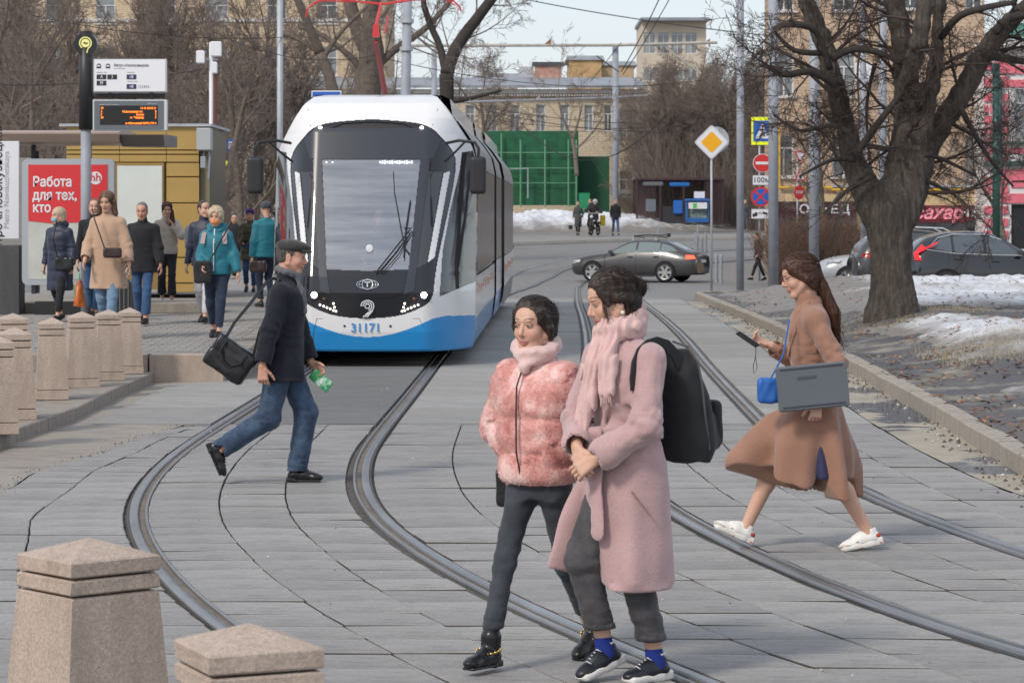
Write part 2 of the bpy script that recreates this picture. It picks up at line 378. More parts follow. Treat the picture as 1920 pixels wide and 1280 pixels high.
def granitemat(name,c1,c2,dark,sc_=60):
    m,t,b=newmat(name)
    n=noise(t,sc_*1.35,4,.75); n2=noise(t,3.2,6,.65,stretch=(1.6,1.6,.45)); n3=noise(t,sc_*2.6,2,.7)
    c=ramp(t,n,[(.34,tuple((a+b_)/2 for a,b_ in zip(dark,c2))),(.5,c2),(.70,c1)]); c=mixnode(t,ramp(t,n2,[(.42,0.0),(.68,.6)]),c,dark); c=mixnode(t,ramp(t,n3,[(.62,0.0),(.7,.6)]),c,(.1,.09,.08))
    t.links.new(c,b.inputs['Base Color']); b.inputs['Roughness'].default_value=.8; bumpn(t,b,n,.7,.006); return m
M['granite']=granitemat('pinkish_granite',(.62,.50,.41),(.46,.365,.30),(.27,.22,.18))
M['granitek']=granitemat('kerb_granite',(.40,.36,.31),(.31,.27,.235),(.18,.16,.14),40)
M['kerbc']=granitemat('kerb_concrete',(.44,.385,.32),(.36,.32,.27),(.2,.18,.15),25)
def sheet(name,left,right,Y,dz,mt,parent=None,nx=2,kind='structure',hz=None,zf=None):
    V=[]
    for y in Y:
        a,b=left(y),right(y)
        for i in range(nx):
            x=a+(b-a)*i/(nx-1); z=float(gz(y))+dz if zf is None else zf(x,y); V.append((x,y,z+(hz(x,y) if hz else 0)))
    return mk(name,np.array(V),grid(nx,len(Y)),mt,parent,kind=kind)
# track centre lines X(Y)
T1Y=[6,9,10.97,12.4,14.2,16.13,17.3,19.2,21.57,24.9,28.2,33.7,45,60,75,84]
T1X=[1.75,.72,-.02,-.53,-1.06,-1.49,-1.69,-1.87,-1.96,-1.92,-1.86,-1.78,-1.62,-1.38,-.75,-.25]
T2Y=[6,9,10.5,11.8,13.3,15,16.84,18.3,21,24.3,33.7,40.85,52,62,75,84]
T2X=[5.6,4.35,3.60,3.02,2.55,2.18,1.87,1.70,1.56,1.55,1.72,1.93,2.15,2.30,2.6,2.85]
def sm(xs,ys,x,wd=.9):
    a=0
    for o in np.linspace(-1,1,9): a+=np.interp(x+o*wd*(1 if x<30 else 4),xs,ys)/9
    return float(a)
def c1(y): return sm(T1Y,T1X,y)
def c2(y): return sm(T2Y,T2X,y)
def off(c,t):
    def f(y):
        s=(c(y+.1)-c(y-.1))/.2; return c(y)+t*math.sqrt(1+s*s)
    return f
# base ground, very large
yy=np.concatenate([np.arange(2,40,2),np.arange(40,160,3),np.array([160,200,300,600,1500])])
V=[(x,y,float(gz(y))-.09) for y in yy for x in (-900,-60,-20,0,20,60,900)]
mk('ground',np.array(V,dtype=float),grid(7,len(yy)),M['road'],kind='structure')
yr=np.concatenate([np.arange(4,45,.5),np.arange(45,150,1.5)])
sheet('road',lambda y:-5 if y<31 else -3.2,lambda y:4.7 if y<66 else 60,yr,-.035,M['road'],nx=3)
# sidewalk island and far road behind the crossing, left part hidden by tram
LE=[(2,-1.2),(9,-2.55),(12,-2.95),(14,-3.3),(17,-3.62),(20,-3.55),(24.6,-3.05),(26,-3.0)]
def slabL(y): return float(np.interp(y,[a for a,b in LE],[b for a,b in LE]))+.03*math.sin(y*2.1)
Y1=np.arange(4,25.0,.25)
def crumb(x,y): return 0
sheet('asphalt_lane',lambda y:-7,lambda y:slabL(y)-.02 ,np.arange(4,31.3,.25),-.012,M['asphalt'],nx=8,hz=lambda x,y:.012*math.sin(x*3+y)*math.sin(y*1.3))
# slabs
rng=random.Random(3)
M['joint']=mat('joint_dirt',(.095,.087,.078),.95,nz=.3,ns=6)
pav=empty('tram_paving',(0,0,0)); pav['kind']='structure'
lines=[lambda y:slabL(y),lambda y:(slabL(y)+off(c1,-.84)(y))/2,off(c1,-.838),off(c1,-.69),off(c1,-.22),off(c1,.23),off(c1,.66),off(c1,.86),
       lambda y:off(c1,.86)(y)*.66+off(c2,-.86)(y)*.34,lambda y:off(c1,.86)(y)*.33+off(c2,-.86)(y)*.67,off(c2,-.86),off(c2,-.66),off(c2,-.22),off(c2,.23),off(c2,.66),off(c2,.86),off(c2,1.3),off(c2,1.78)]
cols=[(0,1),(1,2),(3,4),(4,5),(5,6),(7,8),(8,9),(9,10),(11,12),(12,13),(13,14),(15,16),(16,17)]
rowY=[9.0]
while rowY[-1]<24.5: rowY.append(rowY[-1]+.385+.02*rng.random())
rowY[-1]=24.62
far=MB(); slabs=[]
for r in range(len(rowY)-1):
    for k,(a,b) in enumerate(cols):
        y0,y1=rowY[r],rowY[r+1]; g=.0055; tl=.012*(1 if k<6 else -1)
        xa0,xa1,xb0,xb1=lines[a](y0)+g,lines[a](y1)+g,lines[b](y0)-g,lines[b](y1)-g
        if xb0-xa0<.12 or xb1-xa1<.12: continue
        h=[rng.uniform(-.0035,.0035) for _ in range(4)]; z=-.002+rng.uniform(-.004,.003)
        jl=rng.uniform(-.008,.008)
        gr=.012+rng.uniform(-.006,.007); top=[(xa0,y0+gr+jl,z+h[0]),(xb0,y0+gr-jl,z+h[1]),(xb1,y1-gr-jl,z+h[2]),(xa1,y1-gr+jl,z+h[3])]
        cx=sum(p[0] for p in top)/4; cy=(y0+y1)/2
        e=.006; up=[(cx+(p[0]-cx)*(1-e/.4),cy+(p[1]-cy)*(1-e/.2),p[2]) for p in top]; mid=[(p[0],p[1],p[2]-.004) for p in top]; bot=[(p[0],p[1],-.07) for p in top]
        mi_=[0]+[0]*4+[1]*4; V=up+mid+bot; Fc=[(0,1,2,3)]+[(4+i,4+(i+1)%4,(i+1)%4,i) for i in range(4)]+[(8+i,8+(i+1)%4,4+(i+1)%4,4+i) for i in range(4)]
        vis=960+cx/cy*F; 
        slabs.append((cy if -100<vis<2020 else 100,V,Fc,(cx,cy)))
slabs.sort(key=lambda q:q[0])
for i,(k,V,Fc,c) in enumerate(slabs):
    if i<300:
        o=mk('paving_slab',[(v[0]-c[0],v[1]-c[1],v[2]) for v in V],Fc,[M['slab'],M['joint']],pav,midx=[0]*5+[1]*4,loc=(c[0],c[1],0))
    else: far.m=0; far.add(V,Fc[:5]); far.m=1; far.add(V,Fc[5:])
far.build('distant_slabs',[M['slab'],M['joint']],pav,kind='stuff')
sheet('paving_bed',lambda y:slabL(y)-.05,off(c2,1.82),np.arange(8.5,24.7,.3),-.022,M['joint'])
# larger concrete plates beyond
plate=empty('concrete_plates'); plate['kind']='structure'
py=[24.66]
while py[-1]<66: py.append(py[-1]+rng.uniform(1.7,2.3))
for r in range(len(py)-1):
    y0,y1=py[r],py[r+1]
    for a,b,mt in ((lambda y:-3.18 if y>31 else -3.9,off(c1,-.86),'plate'),(off(c1,-.66),off(c1,.66),'asphaltd' if y0<33 else 'plate'),(off(c1,.86),lambda y:(off(c1,.86)(y)+off(c2,-.86)(y))/2,'plate'),(lambda y:(off(c1,.86)(y)+off(c2,-.86)(y))/2,off(c2,-.86),'plate'),(off(c2,-.66),off(c2,.66),'plate'),(off(c2,.86),off(c2,1.78),'plate')):
        g=.008; z0=float(gz(y0))+rng.uniform(-.003,.003); z1=float(gz(y1))+rng.uniform(-.003,.003)
        if mt=='asphaltd': g=0; z0=float(gz(y0)); z1=float(gz(y1))
        V=[(a(y0)+g,y0+g,z0),(b(y0)-g,y0+g,z0),(b(y1)-g,y1-g,z1),(a(y1)+g,y1-g,z1)]; V=V+[(p[0],p[1],p[2]-.03) for p in V]
        cx,cy=V[0][0],V[0][1]; V=[(p[0]-cx,p[1]-cy,p[2]) for p in V]
        mk('concrete_plate',V,[(0,1,2,3)]+[(4+i,4+(i+1)%4,(i+1)%4,i) for i in range(4)],M[mt],plate,loc=(cx,cy,0))
# rails
railmat=mat('worn_rail_steel',(.25,.25,.255),.33,.7,nz=.3,ns=2,stretch=(1,.3,1)); groove=mat('rail_groove_dirt',(.16,.13,.10),.7,nz=.3,ns=5); railside=mat('rusty_rail_side',(.10,.085,.075),.6,.3,nz=.2,ns=8)
ycurve1=[(-1.38+1.5*0,60)]
def sweep(name,path,prof,mt,parent,smooth=False):     # prof: list of (t,z) across ; path: list of (x,y,z,nx,ny)
    n=len(prof); V=[(x+nx*t,y+ny*t,z+h) for x,y,z,nx,ny in path for t,h in prof]
    return mk(name,np.array(V),grid(n,len(path)),mt,parent,smooth)
def mkpath(pts,step=.25):
    P=[Vector((p[0],p[1],0)) for p in pts]; out=[]
    # resample + smooth
    acc=[0]
    for i in range(1,len(P)): acc.append(acc[-1]+(P[i]-P[i-1]).length)
    n=int(acc[-1]/step); S=np.linspace(0,acc[-1],n); X=np.interp(S,acc,[p.x for p in P]); Y=np.interp(S,acc,[p.y for p in P])
    kk=max(1,int(2.0/step)); ker=np.hanning(2*kk+3)[1:-1]; ker/=ker.sum()
    def smt(A): return np.convolve(np.pad(A,kk,mode='reflect',reflect_type='odd'),ker,'valid')
    X=smt(X);Y=smt(Y)
    dx=np.gradient(X);dy=np.gradient(Y);L=np.hypot(dx,dy)
    return [(float(X[i]),float(Y[i]),float(gz(Y[i])),float(dy[i]/L[i]),float(-dx[i]/L[i])) for i in range(len(X))]
p1=[(c1(y),y) for y in np.arange(7,84,.5)]+[(.3,94),(1.2,103),(2.8,109.5),(5.4,114),(9,117.5),(14,121),(22,124),(60,132)]
p2=[(c2(y),y) for y in np.arange(7,84,.5)]+[(3.2,92),(4.0,99),(5.2,103.5),(7.4,108),(10.5,111.5),(15,115),(24,118.5),(60,127)]
for nm,pp,lb in (('tram_track',p1,'near left pair of grooved tram rails bending under the tram'),('tram_track',p2,'right hand pair of grooved tram rails running beside the kerb')):
    pth=mkpath(pp); tr=empty(nm,(0,0,0),0,lb,'tram track','grooved tram tracks')
    for s in (-1,1):
        o=.762*s
        q=lambda l:[(o+a*s,b) for a,b in (l if s>0 else l)]
        def pr(l):
            l=[(o+a*s,b) for a,b in l]; return l if s>0 else l[::-1]
        sweep('rail',pth,pr([(.0,-.02),(.001,.004),(.006,.008),(.050,.008),(.056,.005),(.058,-.03)]),railmat,tr)
        sweep('groove',pth,pr([(-.044,-.010),(.001,-.010)]),groove,tr)
        sweep('guard_lip',pth,pr([(-.062,-.03),(-.061,.003),(-.058,.006),(-.046,.006),(-.043,.003),(-.043,-.02)]),railmat,tr)
        sweep('rail_edge',pth,pr([(.058,-.008),(.074,-.004)]),railside,tr)
# right lane between slabs and kerb
def kerbX(y): return float(np.interp(y,[4,15,19.6,27,33.7,49,62,68],[3.35,3.60,3.78,4.02,4.18,4.36,4.5,4.6]))
sheet('right_lane',lambda y:off(c2,1.80)(y),lambda y:kerbX(y)+.02,np.arange(8,64,.5),-.008,M['laneR'],nx=4,hz=lambda x,y:.004*math.sin(y*2.3+x))
rk=empty('right_kerb'); rk['kind']='structure'
y=10.0
while y<66:
    y2=y+1.0; a=(kerbX(y),y);b=(kerbX(y2-.012),y2-.012); w_=.17; h=.15+rng.uniform(-.006,.006); j=rng.uniform(-.008,.008)
    za=float(gz(y));zb=float(gz(y2)); 
    V=[(a[0]+j,a[1],za-.05),(b[0]+j,b[1],zb-.05),(b[0]+w_,b[1],zb-.05),(a[0]+w_,a[1],za-.05),(a[0]+j,a[1],za+h-.015),(b[0]+j,b[1],zb+h-.015),(b[0]+w_,b[1],zb+h),(a[0]+w_,a[1],za+h),(a[0]+j+.02,a[1],za+h),(b[0]+j+.02,b[1],zb+h)]
    V=[(v[0]-a[0],v[1]-a[1],v[2]) for v in V]
    mk('kerb_stone',V,[(0,1,5,4),(4,5,9,8),(8,9,6,7),(3,2,1,0),(7,6,2,3),(0,4,8,7,3),(1,2,6,9,5)],M['kerbc'],rk,loc=(a[0],a[1],0)); y=y2
# rounded end of the kerb, turning right
for i in range(14):
    def P(t): 
        a=min(t/4,1)*R(82); r=2.6
        base=(4.6+r-r*math.cos(a),66+r*math.sin(a)); 
        return base if t<=4 else (4.6+r-r*math.cos(R(82))+(t-4)*math.cos(R(8)),66+r*math.sin(R(82))+(t-4)*math.sin(R(8)))
    a=P(i);b=P(i+.99); d=Vector((b[0]-a[0],b[1]-a[1],0)); L=d.length; mb=MB(); mb.box((0,0,.05),(L,.17,.22),bev=.01)
    mb.build('kerb_stone',M['kerbc'],rk,loc=((a[0]+b[0])/2,(a[1]+b[1])/2,float(gz(a[1]))),rot=(0,0,math.atan2(d.y,d.x)))
# left low kerb with platform behind
lk=empty('left_kerb'); lk['kind']='structure'
LK=[(2,-4.05),(15,-4.30),(22,-4.25),(25.2,-4.12),(27.8,-4.17),(31.35,-4.17)]
def lkx(y): return float(np.interp(y,[a for a,b in LK],[b for a,b in LK]))
y=14.0
while y<31.2:
    y2=min(y+1.25,31.3); a=lkx(y);b=lkx(y2-.015); h=.11+rng.uniform(-.004,.004)
    V=[(a,y,-.05),(b,y2-.015,-.05),(b-.45,y2-.015,-.05),(a-.45,y,-.05),(a,y,h-.01),(b,y2-.015,h-.01),(b-.012,y2-.015,h),(a-.012,y,h),(b-.45,y2-.015,h),(a-.45,y,h)]
    V=[(v[0]-a,v[1]-y,v[2]) for v in V]
    mk('kerb_stone',V,[(0,1,5,4)[::-1],(4,5,6,7)[::-1],(7,6,8,9)[::-1],(0,3,9,7,4)[::-1],(1,5,6,8,2)[::-1]],M['granitek'],lk,loc=(a,y,0)); y=y2
def platz(x,y): return float(np.interp(y,[20,30,31.2,38,46,70,90],[.112,.112,.31,.42,.42,.36,.1]))
sheet('lower_pavement',lambda y:-40,lambda y:lkx(y)-.44,np.arange(8,32,1),.105,M['asphalt'],nx=6)
# platform surface with small pavers
m,t,b=newmat('platform_pavers'); br=t.nodes.new('ShaderNodeTexBrick'); tc=t.nodes.new('ShaderNodeTexCoord'); t.links.new(tc.outputs['Object'],br.inputs['Vector'])
br.inputs['Scale'].default_value=1; br.inputs['Brick Width'].default_value=.24; br.inputs['Row Height'].default_value=.19; br.inputs['Mortar Size'].default_value=.008
br.inputs['Color1'].default_value=(.34,.32,.30,1); br.inputs['Color2'].default_value=(.28,.265,.25,1); br.inputs['Mortar'].default_value=(.13,.12,.11,1)
c=mixnode(t,ramp(t,noise(t,.9,5,.7),[(.4,0.0),(.7,.45)]),br.outputs['Color'],(.20,.185,.17)); c=mixnode(t,ramp(t,noise(t,60,3,.7),[(.5,0.0),(.7,.3)]),c,(.42,.40,.38)); t.links.new(c,b.inputs['Base Color']); b.inputs['Roughness'].default_value=.8; M['paver']=m
pf=sheet('platform',lambda y:-40,lambda y:-3.34,np.arange(31.2,92,1.2),0,M['paver'],nx=12,zf=platz)
pv=empty('platform_paving'); pv['kind']='structure'
stf=MB(); n=0; yy0=31.42; rr=0
while yy0<41:
    x=-3.46-(.12 if rr%2 else 0)
    while x>-8.6:
        if rng.random()<.93 and abs(960+x/yy0*F-240)<330:
            tgt=MB() if n<300 else stf
            z=platz(x,yy0)+rng.uniform(.0,.004)
            tgt.box((0 if n<300 else x-.115,0 if n<300 else yy0+.09,0 if n<300 else z+.003),(.228,.178,.012),bev=.003)
            if n<300: tgt.build('paver_brick',M['paver2'] if 'paver2' in M else M.setdefault('paver2',slabmat('paver_brick_concrete',(.36,.345,.325),(.29,.275,.26),(.17,.16,.15))),pv,loc=(x-.115,yy0+.09,z+.003))
            n+=1
        x-=.24
    yy0+=.19; rr+=1
stf.build('distant_paver_bricks',M['paver2'],pv,kind='stuff')
pk=empty('platform_kerb'); pk['kind']='structure'
for xa,xb in ((-7.8,-6.6),(-6.59,-5.4),(-5.39,-4.24),(-4.23,-3.36)):
    mb=MB(); mb.box((0,0,.14),(xb-xa-.012,.30,.34),bev=.012); mb.build('kerb_block',M['granite' if xa>-5 else 'granitek'],pk,loc=((xa+xb)/2,31.22,0),rot=(0,0,0))
y=31.38
while y<62:
    mb=MB(); mb.box((0,0,0),(.28,1.18,.36),bev=.012); mb.build('kerb_block',M['granitek'],pk,loc=(-3.30,y+.6,platz(0,y+.6)-.17)); y+=1.2
# far sidewalk island, with snow behind
def isl(x): return float(np.interp(x,[-60,-4,0,7,16,26,60],[116,118.5,121.5,127,131,133,138]))
V=[];nx=50
for i in range(nx):
    x=-60+120*i/(nx-1)
    for y,z in ((isl(x),-.05),(isl(x),.14),(isl(x)+.2,.15),(isl(x)+12,.15),(isl(x)+12,-.05)): V.append((x,y,float(gz(y))+z))
mk('far_sidewalk',np.array(V),grid(5,nx)[:,::-1],M['laneR'] if 0 else M['plate'],kind='structure')
M['snow']=None
m,t,b=newmat('dirty_snow'); n1=noise(t,1.1,7,.7); n2=noise(t,5,6,.75); geo=t.nodes.new('ShaderNodeTexCoord'); sx=t.nodes.new('ShaderNodeAttribute'); sx.attribute_name='dirt'
md=t.nodes.new('ShaderNodeMath'); md.operation='ADD'; t.links.new(sx.outputs['Fac'],md.inputs[0]); t.links.new(ramp(t,n1,[(.35,0.0),(.7,.5)]),md.inputs[1])
c=ramp(t,md.outputs[0],[(.22,(.74,.77,.82)),(.52,(.52,.52,.52)),(.82,(.22,.20,.18))]); c=mixnode(t,ramp(t,n2,[(.48,0.0),(.70,.7)]),c,(.27,.25,.235)); t.links.new(c,b.inputs['Base Color']); b.inputs['Roughness'].default_value=.55
b.inputs['Subsurface Weight'].default_value=0; bumpn(t,b,n2,.6,.08); M['snow']=m
def hf(name,x0,x1,y0,y1,nx,ny,zf,mt,dirt=None,kind='structure',parent=None):
    X,Yg=np.meshgrid(np.linspace(x0,x1,nx),np.linspace(y0,y1,ny)); Z=zf(X,Yg)
    o=mk(name,np.stack([X.ravel(),Yg.ravel(),Z.ravel()],1),grid(nx,ny),mt,parent,True,kind=kind)
    a=o.data.attributes.new('dirt','FLOAT','POINT'); a.data.foreach_set('value',(dirt(X,Yg,Z) if dirt else np.zeros_like(X)).ravel().astype(np.float32)); return o
def n2d(X,Yg,s,seed=0,n=9): return wav(np.stack([X,Yg,0*X+seed],-1).astype(np.float32),s,seed,n=n)
def snowpile(X,Yg):
    base=gz(Yg)-.05; yc=np.interp(X,[-40,-4,0,7,16],[138,138.5,140,142.5,146.5]); ht=np.interp(X,[-40,-10,-1,3.2,5.5,9,12.8,14],[1.1,1.1,1.12,1.10,.95,.75,.30,-.1])
    e=np.clip(1-((Yg-yc)/4.2)**2,-.3,1); e=np.sign(e)*np.abs(e)**.7
    return base+ht*e*(1+.16*n2d(X,Yg,1.4,2)+.12*n2d(X,Yg,4,5)+.08*np.abs(n2d(X,Yg,9,8)))+.04*n2d(X,Yg,14,4)
o=hf('snow_bank',-30,14.5,130,152,260,130,snowpile,M['snow'],lambda X,Yg,Z:np.clip(1.0-(Z-gz(Yg))*1.15,0,1)); 
# right verge mound
def vz(X,Yg):
    X=np.asarray(X,dtype=float); kx=np.interp(Yg,[4,15,19.6,27,33.7,49,62,68],[3.35,3.60,3.78,4.02,4.18,4.36,4.5,4.6])+.16
    t=np.clip((X-kx)/2.2,0,1); t=t*t*(3-2*t); top=np.interp(Yg,[10,25,40,55,64,69],[.20,.28,.44,.55,.30,.12])
    return gz(Yg)+.135+(top-.135)*t+t*(.02*np.sin(X*1.7+Yg)+.03*np.sin(Yg*.9+X*.4))
def vzn(X,Yg): return vz(X,Yg)+.018*n2d(X,Yg,3,1)+.010*n2d(X,Yg,11,3)+.006*n2d(X,Yg,30,6)
m,t,b=newmat('thawed_soil'); n1=noise(t,1.3,7,.72,stretch=(1,.5,1)); n2=noise(t,18,6,.8); n3=noise(t,.7,5,.7)
c=ramp(t,n1,[(.34,(.055,.055,.06)),(.52,(.105,.10,.105)),(.68,(.18,.16,.135))]); c=mixnode(t,ramp(t,n3,[(.52,0.0),(.64,.75)]),c,(.36,.33,.26)); c=mixnode(t,ramp(t,n2,[(.5,0.0),(.7,.7)]),c,(.075,.07,.065)); c=mixnode(t,ramp(t,noise(t,26,4,.8),[(.6,0.0),(.7,.5)]),c,(.5,.46,.40)); t.links.new(c,b.inputs['Base Color']); L_=ramp(t,n1,[(.3,.35),(.6,.85)]); t.links.new(L_,b.inputs['Roughness']); bumpn(t,b,n2,.8,.02); M['soil']=m
nx,ny=170,330; V=[]
uu=np.linspace(0,1,nx)**1.6; yv=np.concatenate([np.linspace(9,45,230),np.linspace(45.2,69,100)])
Yg=np.repeat(yv[:,None],nx,1); kx=np.interp(Yg,[4,15,19.6,27,33.7,49,62,68],[3.35,3.60,3.78,4.02,4.18,4.36,4.5,4.6])+.15+np.clip(Yg-66,0,9)**2*.3; X=kx+uu[None,:]*(24-kx)
mk('verge',np.stack([X.ravel(),Yg.ravel(),vzn(X,Yg).ravel()],1),grid(nx,ny),M['soil'],smooth=True,kind='structure')
def snowf(X,Yg):    # thickness of the snow cover
    px=960+X/Yg*F
    m1=np.minimum(np.minimum(np.clip((Yg-43.5-1.5*(px<1640))/4,-1,1),np.clip((66-Yg)/6,-1,1)),np.clip((X-6.3)/1.0,-1,1))
    m2=np.minimum(np.clip(1-((Yg-35.4)/3.8)**2,-1,1),np.clip((X-5.35)/.8,-1,1)); m3=np.minimum(np.clip(1-((Yg-26.2)/.55)**2,-1,1),np.clip((X-4.75)/.4,-1,1))
    m4=np.minimum(np.clip(1-((Yg-54)/10)**2,-1,1),np.clip(1-((X-7.0)/2.0)**2,-1,1))
    a=np.maximum(np.maximum(m1*.25+.02,m2*.16),np.maximum(m3*.20-.02,m4*.22)); return .55*(a+.085*n2d(X,Yg,1.3,4)+.05*n2d(X,Yg,4.5,2)-.005)
def snowz(X,Yg):
    t=snowf(X,Yg); return vzn(X,Yg)+np.where(t>0,np.minimum(t,.30)*(1+.3*n2d(X,Yg,6,7)),np.maximum(t,-.04))+.012*n2d(X,Yg,14,9)*(t>0)
uu=np.linspace(0,1,230)**1.2; yv=np.concatenate([np.linspace(22,45,230),np.linspace(45.1,69,180)]); Yg=np.repeat(yv[:,None],230,1); kx=np.interp(Yg,[4,15,19.6,27,33.7,49,62,68],[3.35,3.60,3.78,4.02,4.18,4.36,4.5,4.6])+.2; X=kx+uu[None,:]*(22-kx)
o=mk('snow_cover',np.stack([X.ravel(),Yg.ravel(),snowz(X,Yg).ravel()],1),grid(230,410),M['snow'],smooth=True,kind='structure')
a=o.data.attributes.new('dirt','FLOAT','POINT'); dd=.14+.5*np.clip((.150-X/Yg)/.03,0,1)+.18*n2d(X,Yg,.9,7)+np.clip(.10-snowf(X,Yg),0,.1)*5; a.data.foreach_set('value',dd.ravel().astype(np.float32))
# raised parking strip edge and crossing asphalt to the right beyond
# leaves and litter
rs=np.random.RandomState(11); LV=[];LF=[];LM=[]
def leaf(x,y,z,s,mi):
    a=rs.uniform(0,6.28); n=len(LV); ti=rs.uniform(-.4,.4)
    for u,v,h in ((-1,0,0),(0,-.35,.15),(1,0,.1),(0,.35,.25)): LV.append((x+s*(u*math.cos(a)-v*math.sin(a)),y+s*(u*math.sin(a)+v*math.cos(a)),z+s*(h+ti*u)+.008))
    LF.append((n,n+1,n+2,n+3)); LM.append(mi)
for i in range(5200):
    y=rs.uniform(17,62)**1.0; x=kerbX(y)+.1+rs.uniform(0,1)**1.0*min(9,(y*.2-kerbX(y)+.6))
    z=max(float(vzn(x,y)),float(snowz(x,y)) if y>22 else -9); cl=float(n2d(np.array(x),np.array(y),1.2,5))
    if cl<-.35 or rs.rand()>.55+.45*cl: continue
    leaf(x,y,z,rs.uniform(.022,.062),0 if rs.rand()<.62 else (1 if rs.rand()<.7 else 2))
lmats=[mat('dead_leaf',(.30,.13,.06),.8,nz=.4,ns=3),mat('dead_leaf_dark',(.12,.07,.045),.8),mat('dead_leaf_pale',(.45,.36,.25),.8)]
mk('fallen_leaves',LV,LF,lmats,midx=LM,kind='stuff')
LV=[];LF=[];LM=[]
def frag(x,y,z,s,mi):
    n=len(LV); 
    for k in range(4): a=PI/2*k+rs.uniform(-.5,.5); LV.append((x+s*math.cos(a)*rs.uniform(.5,1),y+s*math.sin(a)*rs.uniform(.5,1.2),z))
    LV.append((x,y,z+s*.7)); 
    for k in range(4): LF.append((n+k,n+(k+1)%4,n+4)); LM.append(mi)
for i in range(900):
    y=rs.uniform(16,60); x=kerbX(y)-abs(rs.normal())*.16; frag(x,y,float(gz(y))-.006,rs.uniform(.006,.028),0 if rs.rand()<.85 else 1)
for i in range(700):
    y=rs.uniform(9,30); x=slabL(y)+rs.normal()*.06; frag(x,y,-.008,rs.uniform(.004,.014),0)
for i in range(160):
    y=rs.uniform(10,30); x=rs.uniform(-4,4); frag(x,y,.003,rs.uniform(.003,.010),rs.choice([0,1,2]))
mk('road_grit',LV,LF,[mat('grit_dark',(.09,.08,.07),.9),mat('grit_pale',(.5,.48,.44),.8),mat('litter_white',(.75,.75,.75),.7)],midx=LM,kind='stuff')

# dead grass tufts round the tree foot and in the thawed patch
LV=[];LF=[]
for i in range(5200):
    if i<2600: a=rs.uniform(0,6.28); q=rs.uniform(.42,1.25)**1.0; x=5.85+q*math.cos(a)*1.15; y=41+q*math.sin(a)*1.9
    else: x=rs.uniform(5.0,7.2); y=32.3+rs.normal()*1.2+.3*(x-6)
    if y>30 and x>4.6 and float(n2d(np.array(x),np.array(y),2.2,8))>-.25:
        z=max(float(vzn(x,y)),float(snowz(x,y))); a=rs.uniform(0,6.28); l_=rs.uniform(.03,.085); t_=rs.uniform(.2,1.1); n=len(LV); w_=.0035
        LV+=[(x-w_*math.sin(a),y+w_*math.cos(a),z),(x+w_*math.sin(a),y-w_*math.cos(a),z),(x+l_*math.sin(t_)*math.cos(a),y+l_*math.sin(t_)*math.sin(a),z+l_*math.cos(t_))]; LF.append((n,n+1,n+2))
mk('dead_grass',LV,LF,mat('dead_grass_straw',(.40,.33,.20),.9,nz=.35,ns=5),kind='stuff')
# ---------------------------------------------------------------- people
def skinmat(name,base):
    m,t,b=newmat(name); at=t.nodes.new('ShaderNodeAttribute'); at.attribute_name='tone'
    c=mixnode(t,ramp(t,noise(t,14,4,.6),[(.35,0.0),(.75,.3)]),at.outputs['Color'],tuple(min(1,x*y) for x,y in zip(base,(1.08,.82,.78))))
    t.links.new(c,b.inputs['Base Color']); b.inputs['Roughness'].default_value=.52; b.inputs['Subsurface Weight'].default_value=.12; b.inputs['Subsurface Radius'].default_value=(.3,.12,.07); b.inputs['Subsurface Scale'].default_value=.02; return m
M['skin']=skinmat('skin',(.60,.37,.27))
M['skin2']=skinmat('skin_ruddy',(.58,.32,.23))
SK={'skin':(.60,.37,.27),'skin2':(.58,.32,.23)}
def clothmat(name,c,nz=.12,ns=3,fs=140,rough=.9,sheen=.25,bump=.5,stretch=None,c2=None):
    if name in M: return M[name]
    m,t,b=newmat(name); n1=noise(t,ns,5,.6,stretch=stretch); n2=noise(t,fs,2,.7)
    col=ramp(t,n1,[(.3,tuple(x*(1-nz) for x in c)),(.7,c2 or tuple(min(1,x*(1+nz)) for x in c))]); col=mixnode(t,ramp(t,n2,[(.4,0.0),(.8,.35)]),col,tuple(x*.6 for x in c))
    t.links.new(col,b.inputs['Base Color']); b.inputs['Roughness'].default_value=rough; b.inputs['Sheen Weight'].default_value=sheen; b.inputs['Sheen Roughness'].default_value=.5
    bumpn(t,b,n2,bump,.004); M[name]=m; return m
def hairmat(name,c,c2):
    m,t,b=newmat(name); n=noise(t,60,4,.7,stretch=(1,1,.12)); t.links.new(ramp(t,n,[(.35,c),(.7,c2)]),b.inputs['Base Color']); b.inputs['Roughness'].default_value=.38; b.inputs['Specular IOR Level'].default_value=.5; bumpn(t,b,n,.8,.01); M[name]=m; return m
hairmat('hair_dark',(.018,.012,.010),(.075,.048,.038)); hairmat('hair_auburn',(.035,.012,.007),(.12,.045,.026)); hairmat('hair_blond',(.30,.20,.12),(.50,.37,.24)); hairmat('hair_brown',(.11,.065,.04),(.24,.15,.10)); hairmat('hair_grey',(.10,.09,.085),(.26,.24,.23)); hairmat('hair_fair',(.42,.32,.20),(.62,.50,.36))
M['eyew']=mat('eye_white',(.42,.39,.37),.3); M['iris']=mat('eye_iris',(.06,.035,.02),.15)
V3=Vector
def ik(a,c,l1,l2,pole):
    a=V3(a);c=V3(c);d=c-a; L=min(d.length,(l1+l2)*.999); u=d.normalized(); x=(l1*l1-l2*l2+L*L)/(2*L); h=math.sqrt(max(l1*l1-x*x,0))
    p=V3(pole); p=(p-u*p.dot(u)); p=p.normalized() if p.length>1e-4 else V3((0,0,1)); return a+u*x+p*h, a+u*L
